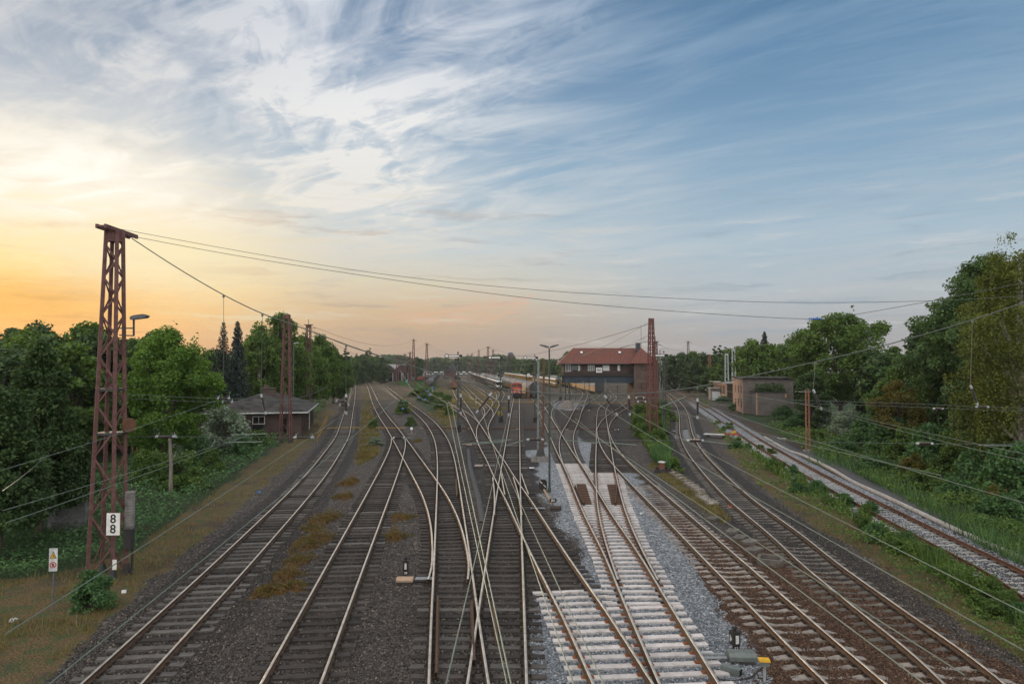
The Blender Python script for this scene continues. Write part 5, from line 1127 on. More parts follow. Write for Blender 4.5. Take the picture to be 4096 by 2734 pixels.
# ---- wires of the near cross span (all about 28 m away)
D = 28.0
def Wp(l, d=D): return [W(x*1.7437, y*1.7437, d) for x, y in l]
HS = [(303, 547), (400, 610), (513, 676), (600, 718), (680, 747), (762, 778), (840, 806), (940, 837), (1022, 864), (1103, 883), (1250, 901), (1400, 905), (1560, 893), (1755, 855), (2000, 799), (2200, 743), (2349, 693), (2480, 640)]
wire('headspan_wire', 'thick sagging wire from the near mast down across the whole yard', Wp(HS), .022)
wire('headspan_wire', 'upper of the two thin wires crossing the sky from the near mast', [W(471, 914, D), W(1000, 1011, D), W(1517, 1094, D), W(2048, 1151, D), W(2600, 1188, D), W(3138, 1209, D), W(3704, 1203, D), W(4096, 1183, D), W(4330, 1165, D)], .010)
w2 = wire('headspan_wire', 'lower thin wire crossing the sky, with a blue insulator at the round tree', [W(523, 944, D), W(900, 1014, D), W(1316, 1081, D), W(2048, 1184, D), W(2588, 1236, D), W(3234, 1275, D), W(3330, 1270, D), W(3704, 1207, D), W(4096, 1130, D), W(4330, 1080, D)], .011)
ins(w2, W(3222, 1275, D), W(3300, 1274, D), .05, 6, core='insulator_blue')
wr = lattice('lattice_mast', 'reddish lattice mast beyond the right picture edge carrying the headspan', 13.6, 1.45, 1.05, .42, 'mast_red', rz=R(42), loc=W(4330, 2300, D)[:2]+(0,) if False else (W(4330, 1472, D).x+.3, D, 0), n=17, leg=.15, br=.10)
def hs_y(xpv):
    for (x0, y0), (x1, y1) in zip(HS[:-1], HS[1:]):
        if x0 <= xpv <= x1: return y0+(y1-y0)*(xpv-x0)/(x1-x0)
    return HS[-1][1]
US = [(290, 904), (459, 912), (745, 918), (783, 920), (1174, 916), (1474, 912), (1850, 918), (2150, 928), (2253, 933), (2480, 938)]
LS = [(285, 1001), (380, 1001), (697, 1003), (915, 1004), (1228, 1008), (1595, 1010), (1850, 1013), (2121, 1017), (2480, 1020)]
us = wire('cross_span_wire', 'upper horizontal cross wire strung between the trees over all tracks', Wp(US), .010)
us2 = wire('cross_span_wire', 'second upper cross wire a little below the first', Wp([(x, y+9-(x-290)*.001) for x, y in US]), .009)
ls_ = wire('cross_span_wire', 'lowest horizontal cross wire over the tracks with rod insulators', Wp(LS), .010)
def yat(L_, x):
    for (x0, y0), (x1, y1) in zip(L_[:-1], L_[1:]):
        if x0 <= x <= x1: return y0+(y1-y0)*(x-x0)/(x1-x0)
def insx(parent, L_, x, w=22, r=.075, n=7, horns=False):
    y_ = yat(L_, x); ins(parent, W((x-w)*1.7437, y_*1.7437, D), W((x+w)*1.7437, y_*1.7437, D), r, n, horns=horns)
for x, w_, h_ in ((380, 24, True), (697, 24, True), (915, 14, False), (1228, 20, False), (1595, 20, False), (2121, 20, False)): insx(ls_, LS, x, w_, horns=h_)
for x, w_, h_ in ((513, 15, True), (783, 13, True), (1468, 10, False), (2253, 16, False)): insx(us, US, x, w_, .06, 5, h_)
for x, w_ in ((522, 13), (790, 12), (2152, 12), (1472, 10)): ins(us2, W((x-w_)*1.7437, (yat(US, x)+9)*1.7437, D), W((x+w_)*1.7437, (yat(US, x)+9)*1.7437, D), .06, 5, horns=x < 900)
# droppers with hanging insulators
SUS = [(513, 897, 0, 1), (602, 925, 8, 0), (794, 925, 0, 0), (1057, 925, 0, 0), (1118, 922, -26, 0), (1167, 929, 0, 0), (1395, 928, 22, 0), (1443, 928, 2, 0), (1871, 915, 14, 0), (2231, 905, 12, 0), (1600, 935, 0, 0)]
for i, (x, y, dx_, long_) in enumerate(SUS):
    top = W(x*1.7437, hs_y(x)*1.7437, D); a = W((x-dx_*.4)*1.7437, (y-22)*1.7437, D); b = W((x+dx_)*1.7437, (y+26)*1.7437, D)
    mb = MB(); mb.tube([top, a], .009, 5); mb.box(tuple(top-Vector((0, 0, .06))), (.07, .05, .12)); d_ = mb.build('dropper', 'wire'); tag(d_, 'thin vertical dropper with a dark ribbed insulator hanging from the sagging headspan wire', 'dropper', 'droppers of the headspan')
    if i != 0: ins(d_, a, b, .066, 8)
# contact wires running over the tracks, out of the cross span towards the viewer
def cw(label, a, b, z=5.35, r=.0075, mat='wire_pale', sag=.05): wire('contact_wire', label, [W(a[0], a[1], D), P(b[0], b[1], z)], r, mat, None, 10, sag)
cw('pale wire sloping down left over the brambles past the near mast', (876, 1597), (9, 1879), 6.0)
cw('pale wire branching steeply from the one over the brambles at the far left', (174, 1829), (10, 1962), 5.9)
cw('thin wire crossing the near mast below its middle', (1024, 1727), (11, 2041), 5.6)
cw('thin wire crossing the near mast just above the number plate', (1024, 1727), (21, 2091), 5.5)
cw('long pale wire over the dry grass verge to the lower left corner', (1385, 1648), (21, 2535), 5.35)
cw('long pale wire over the leftmost track to the bottom edge', (1585, 1596), (197, 2734), 5.35)
cw('left wire of the greenish pair over the fourth track', (1787, 1612), (2029, 2734), 5.35)
cw('right wire of the greenish pair over the fourth track', (1806, 1612), (2045, 2734), 5.6)
cw('pale wire crossing obliquely leftward over the straight track', (2033, 1655), (1785, 2734), 5.35)
cw('pale wire descending to the right over the straight track', (1924, 1631), (2295, 2734), 5.35)
cw('pale wire over the diagonal track to the white sleepers', (1996, 1812), (2415, 2734), 5.35)
cw('pale wire from under the roof running right over the curved concrete sleepers', (2262, 1661), (3859, 2698), 5.35)
cw('twin pale wire just below the one over the curved concrete sleepers', (2300, 1672), (3700, 2734), 5.5)
cw('thin wire from the girder insulators slanting right over the dark main line', (2433, 1640), (4096, 2600), 5.5)
cw('upper pale wire over the dark main line towards the right edge', (2516, 1640), (4096, 2448), 5.6)
cw('wire passing over the new rusty track in front of the brick block', (2600, 1617), (3764, 1900), 6.2)
cw('topmost slanting wire before the right-hand undergrowth', (3264, 1622), (4096, 1814), 6.3)
cw('second slanting wire before the right-hand undergrowth', (3264, 1628), (4096, 1842), 6.2)
cw('third slanting wire over the walkway at the right', (2880, 1640), (4096, 2010), 6.1)
# wires running on into the distance from the cross span
far_l = [((1385, 1640), (1432, 1486)), ((1595, 1600), (1452, 1484)), ((1843, 1640), (1640, 1500)), ((1950, 1632), (1800, 1505)), ((2035, 1650), (2060, 1497)), ((2262, 1660), (2130, 1510)), ((2433, 1640), (2330, 1520)), ((2516, 1640), (2420, 1515)), ((3264, 1625), (2700, 1500)), ((2880, 1640), (2640, 1508)), ((897, 1600), (1310, 1545))]
for a, b in far_l: wire('contact_wire', 'thin overhead wire running from the cross span into the distance over a track', [W(a[0], a[1], D), P(b[0], b[1], 6.6)], .016, 'wire', 'overhead wires into the distance', 12, .5)
# long wires between the far masts
def mw(a, b, label, sag=1.0, r=.03): wire('span_wire', label, [a, b], r, 'wire', None, 18, sag)
mw(t3, t4, 'wire from the dark rusty mast to the red mast by the tank wagons', 3.0, .03); mw(t3-Vector((0, 0, .6)), t5, 'lower wire from the dark rusty mast to the mast at the tank wagons', 4.5, .03)
mw(t5, t10-Vector((0, 0, .6)), 'upper long wire from the tank wagon mast to the big bright red mast', 5.0, .03); mw(t5-Vector((0, 0, 1)), t10-Vector((0, 0, 2.6)), 'lower long wire from the tank wagon mast to the big bright red mast', 5.0, .03)
mw(t10-Vector((0, 0, .3)), W(2330, 1420, 110), 'wire with droppers sloping from the big red mast behind the roof', .3, .025); mw(t10-Vector((0, 0, 1.8)), W(2440, 1400, 125), 'second wire sloping from the big red mast to the roof ridge', .3, .02)
mw(t10b, t11, 'wire from the second red mast to the lone mast at the right', 2.5, .03); mw(t11-Vector((0, 0, 1)), W(2665, 1420, 120), 'lower wire from the lone mast towards the lattice semaphore', 1.0, .025)
mw(W(1952, 1387, 330), W(1729, 1460, 420), 'wire falling left from the tallest far mast', 1.0, .05); mw(W(1952, 1387, 330), W(2195, 1440, 300), 'wire falling right from the tallest far mast', 1.0, .05)
mw(t2-Vector((0, 0, .3)), W(1700, 1490, 200), 'wire running from the mast at the brick house over the left tracks', 2.0, .02)
# blue marker balls on a wire by the thicket
bw = wire('marked_wire', 'green wire with bright blue insulator balls by the thicket', [W(1600, 1480, 60), W(1678, 1588, 48), W(1760, 1618, 44), W(1925, 1632, 40)], .010, 'wire_pale')
for x, y, d in ((1678, 1588, 48), (1701, 1597, 47), (1615, 1605, 50), (1612, 1634, 48), (1709, 1566, 48), (1718, 1581, 47), (1729, 1552, 50)):
    mb = MB(); p_ = W(x, y, d); mb.lathe([(.01, -.06), (.06, -.04), (.085, 0), (.06, .04), (.01, .06)], c=tuple(p_), n=10); mb.build('marker_ball', 'insulator_blue', bw, smooth=True)

# registration tubes that hold the contact wires at the near cross span
for (a, b, lb) in (((1850, 1776), (2045, 1757), 'greenish steady tube across the double slip, upper'), ((1925, 1774), (2025, 1766), 'greenish steady tube across the double slip, lower'), ((2025, 1782), (2092, 1761), 'short greenish steady tube right of the straight track'), ((2262, 1760), (2392, 1772), 'dark steady tube left of the red mast bushes'), ((2385, 1766), (2545, 1779), 'dark steady tube pointing right above the white turnout'), ((2800, 1762), (2920, 1776), 'steady tube beside the flat trolley'), ((2640, 1630), (2745, 1585), 'slanting dark strut before the lattice semaphore'), ((925, 1738), (1070, 1734), 'pale steady tube above the brambles at the brick house'), ((915, 1768), (1050, 1766), 'lower pale steady tube at the brick house'), ((1590, 1752), (1640, 1750), 'short red-brown rod over the second track frog'), ((3915, 1780), (4045, 1782), 'pale steady tube in front of the right-hand undergrowth')):
    mb = MB(); mb.tube([W(*a, D), W(*b, D)], .022, 6); tag(mb.build('steady_tube', 'wire_pale'), lb, 'tube')
# ---------------------------------------------------------------- buildings
def brickmat(name, c1, c2, mortar, sc=1.0):
    m, t, b = newmat(name); tc = t.n('ShaderNodeTexCoord').outputs['Object']; sx_ = t.n('ShaderNodeSeparateXYZ'); t.L.new(tc, sx_.inputs[0])
    geo = t.n('ShaderNodeSeparateXYZ'); t.L.new(t.n('ShaderNodeNewGeometry').outputs['Normal'], geo.inputs[0])
    u = t.m('ADD', sx_.outputs[0], sx_.outputs[1])
    br = t.n('ShaderNodeTexBrick', {'Color1': c1, 'Color2': c2, 'Mortar': mortar, 'Scale': 1.0, 'Mortar Size': .012, 'Brick Width': .25*sc, 'Row Height': .075*sc, 'Bias': 0.0}); t.L.new(t.xyz(u, sx_.outputs[2], 0.0), br.inputs['Vector'])
    c = t.mix(t.sst(t.noise(tc, .6, 5, .65), .42, .7, 0, .6), br.outputs[0], tuple(v*.45 for v in c1))
    t.L.new(c, b.inputs['Base Color']); b.inputs['Roughness'].default_value = .9; b.inputs['Specular IOR Level'].default_value = .2
brickmat('brick_dark', (0.085, 0.050, 0.042), (0.055, 0.036, 0.033), (0.10, 0.088, 0.08))
brickmat('brick_tower', (0.120, 0.068, 0.055), (0.080, 0.048, 0.042), (0.14, 0.12, 0.105))
brickmat('brick_block', (0.150, 0.125, 0.112), (0.115, 0.098, 0.09), (0.15, 0.14, 0.135))
brickmat('brick_pink_and_sunlit', (0.36, 0.22, 0.155), (0.29, 0.175, 0.125), (0.34, 0.26, 0.2))  # pink brick of the hall; also stands for sunlight on the grey block's side
m, t, b = newmat('roof_tile'); tc = t.n('ShaderNodeTexCoord').outputs['Object']; s_ = t.n('ShaderNodeSeparateXYZ'); t.L.new(tc, s_.inputs[0])
wv = t.m('SINE', t.m('MULTIPLY', s_.outputs[0], 6.2832/.34)); rw = t.m('FRACT', t.m('MULTIPLY', s_.outputs[2], 1/.245))
base_ = t.mix(t.sst(t.noise(tc, 3.2, 6, .7), .35, .68), (0.165, 0.050, 0.032), (0.105, 0.034, 0.025)); base_ = t.mix(t.sst(t.noise(tc, 1.3, 6, .7), .48, .66, 0, .75), base_, (0.075, 0.032, 0.024))
c = t.mix(t.m('MULTIPLY', t.sst(rw, .80, .96), .75), base_, (0.055, 0.02, 0.014)); c = t.mix(t.m('MULTIPLY', t.sst(wv, -.95, -.45, 1.0, 0.0), .5), c, (0.07, 0.024, 0.016)); t.L.new(c, b.inputs['Base Color']); b.inputs['Roughness'].default_value = .75
bp = t.n('ShaderNodeBump', {'Strength': .7, 'Distance': .05}); t.L.new(t.m('ADD', wv, t.m('MULTIPLY', rw, -1.2)), bp.inputs['Height']); t.L.new(bp.outputs[0], b.inputs['Normal'])
pm('girder_blue', (0.040, 0.056, 0.075), (0.028, 0.038, 0.050), 1.2, .65, .1, .1)
pm('slate', (0.055, 0.062, 0.075), (0.035, 0.04, 0.05), 8, .6)
pm('roof_felt', (0.016, 0.015, 0.015), (0.060, 0.055, 0.050), .9, .95, 0, .3)
pm('dark_void', (0.006, 0.006, 0.006), None, 4, .9)
pm('timber_dark', (0.045, 0.034, 0.028), (0.03, 0.024, 0.02), 5, .8)
pm('blind', (0.60, 0.64, 0.66), (0.5, 0.53, 0.55), 5, .7)
pm('plaster_grey', (0.24, 0.23, 0.215), (0.17, 0.16, 0.15), 1.5, .9)
pm('plaster_tan', (0.42, 0.27, 0.17), (0.32, 0.20, 0.13), 1.2, .9)
pm('fascia_white', (0.55, 0.56, 0.56), (0.32, 0.33, 0.33), 3, .7)
pm('far_brick', (0.085, 0.05, 0.042), (0.06, 0.036, 0.032), 2, .9)
pm('far_roof', (0.30, 0.29, 0.28), (0.22, 0.21, 0.2), 2, .8)
pm('far_stone', (0.075, 0.055, 0.05), (0.05, 0.04, 0.037), .5, .9)
m, t, b = newmat('glass'); b.inputs['Base Color'].default_value = (.03, .045, .05, 1); b.inputs['Roughness'].default_value = .06; b.inputs['Specular IOR Level'].default_value = .8
def window(parent, x, y, z, w, h, glass='glass', frame='white_paint', depth=.08, mull=1, name='window'):
    """window in a wall facing -y: reveal, frame, one pane mesh"""
    mb = MB(); t_ = .07
    mb.box((x-w/2+t_/2, y, z), (t_, depth, h)); mb.box((x+w/2-t_/2, y, z), (t_, depth, h)); mb.box((x, y, z+h/2-t_/2), (w-2*t_, depth, t_)); mb.box((x, y, z-h/2+t_/2), (w-2*t_, depth, t_))
    for i in range(mull): xx = x-w/2+w*(i+1)/(mull+1); mb.box((xx, y+.004, z), (.05, depth, h-2*t_))
    f = mb.build(name, frame, parent); mb = MB(); mb.box((x, y+.03, z), (w-.05, .02, h-.05)); mb.build('pane', glass, f); return f
# ---- signal box bridge
sb = thing('signal_box', 'signal box on a steel bridge with red hipped tile roof and a Baf sign', 'signal box', (0, 0, 0))
Yf = 141.0; k = Yf/2731
def sx_(z3): return (2150+z3/3.92-2048)*k
def sz_(z3): return 8.2+(1472-(1300+z3/3.92))*k
xl, xr = sx_(415), sx_(1505); xt0, xt1 = sx_(1500), sx_(1862); zc, zg, zl, ze, zr = sz_(905), sz_(797), sz_(745), sz_(602), sz_(358)
mb = MB(); mb.box(((xl+xr)/2, Yf+3.2, (zg+ze)/2), (xr-xl, 6.2, ze-zg)); mb.build('wall', 'brick_dark', sb)
mb = MB(); mb.box(((xl+xr)/2-.05, Yf-.05, (zg+zl)/2), (xr-xl+.5, .5, zl-zg)); mb.build('ledge', 'timber_dark', sb)
mb = MB(); mb.box(((xl+xr)/2, Yf-.02, (zc+zg)/2), (xr-xl, .12, zg-zc)); 
for i in range(12): xx = xl+.1+(xr-xl-.3)*i/11; mb.box((xx, Yf-.13, (zc+zg)/2), (.07, .10, zg-zc-.1))
for z_ in (zc+.05, zg-.05): mb.box(((xl+xr)/2, Yf-.14, z_), (xr-xl+.1, .16, .09))
mb.box(((xl+xr)/2, Yf+6.0, (zc+zg)/2), (xr-xl, .12, zg-zc)); mb.build('girder', 'girder_blue', sb)
mb = MB(); mb.box(((xl+xr)/2, Yf+3.0, zc+.55), (xr-xl-.2, 5.7, .12)); mb.build('floor', 'timber_dark', sb)
Yt = Yf-1.2
mb = MB(); mb.box(((xt0+xt1)/2, Yt+4.4, ze/2), (xt1-xt0, 8.8, ze)); tw = mb.build('tower_wall', 'brick_tower', sb)
# roof: main hip and the projecting pyramid over the tower
e0, e1 = sx_(322), sx_(1880); r0, r1 = sx_(582), sx_(1640); Y0 = Yf-.75; Y1 = Yf+7.1; ym = (Y0+Y1)/2
def hip(mb, x0, x1, y0, y1, ze_, zr_, ra, rb, ry):
    vs = [(x0, y0, ze_), (x1, y0, ze_), (x1, y1, ze_), (x0, y1, ze_), (ra, ry, zr_), (rb, ry, zr_), (x0, y0, ze_-.12), (x1, y0, ze_-.12), (x1, y1, ze_-.12), (x0, y1, ze_-.12)]
    mb.add(vs, [(0, 1, 5, 4), (1, 2, 5), (2, 3, 4, 5), (3, 0, 4), (6, 9, 8, 7), (0, 6, 7, 1), (1, 7, 8, 2), (2, 8, 9, 3), (3, 9, 6, 0)], 0)
mb = MB(); hip(mb, e0, e1-.6, Y0, Y1, ze, zr+.10, r0, r1, ym); rf = mb.build('roof', 'roof_tile', sb)
tx0, tx1 = sx_(1425), e1; ty0 = Yt-.6; vs = [(tx0, ty0, ze+.02), (tx1, ty0, ze+.02), (tx1, Y1+.5, ze+.02), (tx0, Y1+.5, ze+.02), (r1, ty0+3.0, zr+.14), (r1, Y1-2.5, zr+.14)]
mb = MB(); mb.add(vs, [(0, 1, 4), (1, 2, 5, 4), (2, 3, 5), (3, 0, 4, 5), (3, 2, 1, 0)]); mb.build('tower_roof', 'roof_tile', sb)
mb = MB(); mb.box((sx_(1600), ym-1.4, zr+.1), (.95, .8, 2.1)); mb.build('chimney', 'slate', rf)
for xs_ in (705, 1312):
    zz = sz_(425); yy = Y0+(zz-ze)/(zr-ze)*(ym-Y0); mb = MB(); mb.M = Matrix.Translation((sx_(xs_), yy-.05, zz)) @ Matrix.Rotation(math.atan2(zr-ze, ym-Y0), 4, 'X'); mb.box((0, 0, .05), (.62, .72, .09), 0); mb.box((0, 0, .10), (.48, .56, .02), 1); mb.build('skylight', ['slate', 'blind'], rf)
mb = MB(); mb.tube([(e0, Y0-.06, ze-.06), (tx0-.1, Y0-.06, ze-.06)], .07, 8); mb.build('gutter', 'slate', sb)
mb = MB(); mb.tube([(tx0+.1, Y0-.02, ze-.1), (sx_(1497), Yt-.08, ze-1.0), (sx_(1497), Yt-.08, .2)], .05, 8); mb.build('downpipe', 'lamp_grey', sb)
zw1 = sz_(662)
for x0, x1_, mu, gl in ((440, 522, 1, 'glass'), (530, 634, 0, 'glass'), (638, 662, 0, 'blind'), (668, 690, 0, 'glass'), (792, 893, 2, 'glass'), (1024, 1126, 1, 'blind'), (1255, 1292, 0, 'blind'), (1300, 1332, 0, 'glass')):
    window(sb, (sx_(x0)+sx_(x1_))/2, Yf+.06, zw1-(.35 if x0 < 640 else 0)*0-.1, sx_(x1_)-sx_(x0), 1.15 if x0 > 525 else 1.5, gl, 'white_paint' if gl == 'blind' or x0 in (440, 792) else 'timber_dark', .12, mu)
for x0, x1_ in ((786, 838), (1022, 1072), (1255, 1300)): mb = MB(); mb.box(((sx_(x0)+sx_(x1_))/2, Yf-.04, sz_(709)), (sx_(x1_)-sx_(x0), .16, .07)); mb.build('sill', 'white_paint', sb)
for z0, z1_, gl in ((640, 708, 'glass'), (905, 996, 'blind'), (1150, 1240, 'glass')): window(sb, sx_(1647), Yt+.0, (sz_(z0)+sz_(z1_))/2, sx_(1688)-sx_(1606), sz_(z0)-sz_(z1_), gl, 'timber_dark', .14, 1 if gl == 'glass' else 0)
mb = MB(); mb.box((sx_(1575), Yt-.03, sz_(1250)), (.32, .02, .22)); mb.build('notice_label', 'yellow_paint', sb)
pc = Vector((sx_(960), Yf-.42, sz_(703))); sw = sx_(1007)-sx_(913); mb = MB(); mb.box(tuple(pc), (sw, .05, sw*.82)); mb.box((pc.x, pc.y+.04, pc.z), (sw+.08, .04, sw*.82+.08), 1)
sg = mb.build('name_board', ['white_paint', 'black_paint'], sb); text('lettering', 'Baf', sw*.60, 'black_paint', sg, Matrix.Translation((pc.x, pc.y-.03, pc.z+.02)) @ RX @ Matrix.Diagonal((.82, 1.12, 1, 1)), bold=.008)
for xx in (xl+.3, xl+1.1): mb = MB(); mb.box((xx, Yf+.3, zc/2), (.28, .3, zc)); mb.build('column', 'steel_dark', sb)
mb = MB(); mb.lathe([(1.35, 0), (1.15, 1.2), (.75, 1.6)], c=(xl+.7, Yf+.2, -.05), n=14); mb.build('footing', 'concrete_old', sb)
mb = MB(); mb.tube([(sx_(1672), ym, zr), (sx_(1672), ym, sz_(-20))], .04, 6); mb.bar((sx_(1672), ym, sz_(200)), (sx_(1715), ym, sz_(200)), .04); mb.bar((sx_(1715), ym, sz_(165)), (sx_(1715), ym, sz_(235)), .04); mb.build('antenna', 'lamp_grey', sb)
# ---- brick house at the left
ax = R(-12.5); hx, hy = -24.9, 82.6; hs = thing('brick_house', 'abandoned dark brick house with low grey hipped roof on the left', 'house', (hx, hy, 0), -ax*1.0)
Wd, Dp, Ht, Rr = 12.0, 21.0, 2.95, 2.05     # local: front right corner at the origin, front along -x, side along +y
hs.rotation_euler.z = R(12.5)
mb = MB(); mb.box((-Wd/2, Dp/2, Ht/2), (Wd-1.0, Dp-1.0, Ht)); mb.build('wall', 'brick_dark', hs)
mb = MB(); hip(mb, -Wd-.25, .25, -.25, Dp+.25, Ht, Ht+Rr, -Wd/2, -Wd/2, Dp/2)
mb = MB(); vs = [(-Wd-.25, -.25, Ht), (.25, -.25, Ht), (.25, Dp+.25, Ht), (-Wd-.25, Dp+.25, Ht), (-Wd/2, Wd*.45, Ht+Rr), (-Wd/2, Dp-Wd*.45, Ht+Rr)]
mb.add(vs, [(0, 1, 4), (1, 2, 5, 4), (2, 3, 5), (3, 0, 4, 5), (3, 2, 1, 0)]); hr = mb.build('roof', 'roof_felt', hs)
mb = MB(); mb.box((-Wd/2, -.27, Ht-.06), (Wd+.5, .05, .16)); mb.box((.27, Dp/2, Ht-.06), (.05, Dp+.5, .14)); mb.build('fascia', 'fascia_white', hs)
mb = MB(); mb.box((-5.2, 8.0, Ht+Rr-.3), (1.7, 1.0, 1.7)); mb.box((-5.2, 8.0, Ht+Rr+.58), (1.85, 1.15, .10)); mb.build('chimney', 'brick_dark', hr)
mb = MB(); mb.lathe([(.36, -1.2), (.36, 0), (.40, .1), (.28, .4)], c=(-5.9, 10.6, Ht+Rr+.55), n=10); mb.build('chimney_pot', 'far_brick', hr)
yw = .5
window(hs, -5.4, yw-.02, 2.0, 1.4, .95, 'dark_void', 'fascia_white', .1, 1)
mb = MB(); mb.box((-5.4, yw-.03, .75), (1.3, .1, 1.5)); mb.box((-4.78, yw-.08, .75), (.10, .08, 1.5), 1); mb.build('door', ['dark_void', 'girder_blue'], hs)
window(hs, -2.6, yw-.02, 1.25, .85, 1.9, 'dark_void', 'timber_dark', .1, 0); window(hs, -8.4, yw-.02, 1.5, 1.0, 1.2, 'dark_void', 'timber_dark', .1, 0)
for i in range(8): mb = MB(); mb.box((-.42, 1.6+i*2.5, Ht/2), (.22, .5, Ht-.1)); mb.build('pilaster', 'brick_dark', hs)
for i in range(7): mb = MB(); mb.box((-.47, 2.8+i*2.5, 1.6), (.08, 1.0, 1.3)); mb.build('window', 'dark_void', hs)
mb = MB(); mb.tube([(-.18, 9.0, Ht-.1), (-.18, 9.0, .1)], .06, 8); mb.build('downpipe', 'fascia_white', hs)
# ---- little white shed and junk left of it
p_ = P(640, 1835); sh = thing('garden_shed', 'small white garden shed with flat roof glimpsed behind the near mast', 'shed', (p_.x, p_.y, 0)); mb = MB(); mb.box((0, 0, .8), (1.9, 1.9, 1.6)); mb.build('wall', 'fascia_white', sh); mb = MB(); mb.box((0, -.1, 1.66), (2.5, 2.6, .12)); mb.build('roof', 'roof_felt', sh); mb = MB(); mb.box((.35, -.96, .7), (.7, .06, 1.4)); mb.build('door', 'timber_dark', sh)
p_ = P(565, 1830); fn = thing('fence', 'short yellow wooden fence beside the small white shed', 'fence', (p_.x, p_.y, 0))
for i in range(5): mb = MB(); mb.box((-.8+i*.4, 0, .5), (.09, .06, 1.0+.15*(i % 2))); mb.build('post', 'yellow_dull', fn)
mb = MB(); mb.box((0, -.05, .55), (1.9, .05, .09)); mb.build('rail', 'yellow_dull', fn)
p_ = P(205, 2150); gw = thing('garden_wall', 'pale blue-grey wall half hidden under the big conifer', 'wall', (p_.x-.2, p_.y+1.5, 0)); mb = MB(); mb.box((0, 0, .75), (1.9, .2, 1.5)); mb.build('panel', 'mast_grey', gw); mb = MB(); mb.box((0, 0, 1.55), (2.0, .3, .1)); mb.build('coping', 'concrete_old', gw)
# ---- grey brick block on the right
bb = thing('brick_building', 'two storey grey brick block with side coloured in sunlit pink beside the new track', 'building', (41.9, 124, 0)); dirx = Vector((9.9, 3.0, 0)).normalized(); bb.rotation_euler.z = -R(11.3)
H_ = 6.35
mb = MB(); mb.box((4.3, 7.6, H_/2), (8.6, 15.2, H_)); mb.build('wall', 'brick_block', bb)
mb = MB(); mb.box((-.03, 7.6, H_/2-.05), (.05, 15.1, H_-.12)); mb.build('sunlit_side_wall', 'brick_pink_and_sunlit', bb)  # warm sunlight on this side is put into the brick colour
mb = MB(); mb.box((4.3, 7.6, H_+.08), (9.1, 15.8, .26)); mb.build('roof', 'roof_felt', bb)
for zz in (4.3, 1.7):
    for i, yy in enumerate((2.2, 6.2, 10.2)): mb = MB(); mb.box((-.07, yy, zz), (.06, .55, 1.35)); mb.build('window', 'dark_void', bb)
an = thing('brick_annex', 'low windowless grey annex with plants on its roof before the brick block', 'building', (42.6, 119.4, 0), -.15)
mb = MB(); mb.box((2.6, 2.2, 2.0), (5.2, 4.2, 4.0)); mb.build('wall', 'brick_block', an); mb = MB(); mb.box((2.6, 2.2, 4.06), (5.5, 4.4, .14)); mb.build('roof', 'roof_felt', an); mb = MB(); mb.box((4.95, .07, 3.4), (.3, .06, .7)); mb.box((.1, .07, 2.0), (.22, .06, 3.8)); mb.build('patch', 'plaster_tan', an)
n = 1500; leaves('roof_plants', np.stack([rng.uniform(.2, 5, n), rng.uniform(.2, 3, n), 4.1+rng.random(n)**1.5*1.5*(.4+.6*np.abs(np.sin(rng.random(n)*9)))], 1), .3, 'leaf_dark', an)
lb = thing('brick_hall', 'long low pink brick building with tall slit windows and flat roof', 'building', (52.0, 166, 0)); lb.rotation_euler.z = math.atan2(27, 4.2)-math.pi/2
mb = MB(); mb.box((4.0, 14, 2.25), (8, 28, 4.5)); mb.build('wall', 'brick_pink_and_sunlit', lb); mb = MB(); mb.box((4.0, 14, 4.58), (8.8, 28.6, .2)); mb.build('roof', 'far_roof', lb); mb = MB(); mb.box((4.0, -.06, 2.2), (7.6, .1, 4.3)); mb.build('end_wall', 'timber_dark', lb)
for i in range(10): mb = MB(); mb.box((-.05, 2.0+i*2.4, 2.9), (.1, .7, 2.1)); mb.build('window', 'dark_void', lb)
ga = thing('garage', 'small pale garage in front of the slit-windowed building', 'building', (51.3, 176, 0), -.15); mb = MB(); mb.box((1.6, 2, 1.5), (3.6, 4, 3.0)); mb.build('wall', 'plaster_grey', ga); mb = MB(); mb.box((1.6, -.06, 1.1), (2.8, .08, 2.2)); mb.build('door', 'blind', ga); mb = MB(); mb.box((1.6, 1.9, 3.07), (4.2, 4.8, .16)); mb.build('roof', 'far_roof', ga)
st = thing('ramp_wall', 'low brown timber-topped ramp behind the yellow loader', 'wall', (W(2853, 1500, 300).x, 300, 0)); mb = MB(); mb.box((0, 0, 2.0), (10, 3, 4.0)); mb.build('retaining_wall', 'far_brick', st)
for i in range(3): mb = MB(); mb.box((0, -1.0+i, 4.1+.12*(i % 2)), (10.4, .5, .25)); mb.build('beam', 'wood_grey', st)
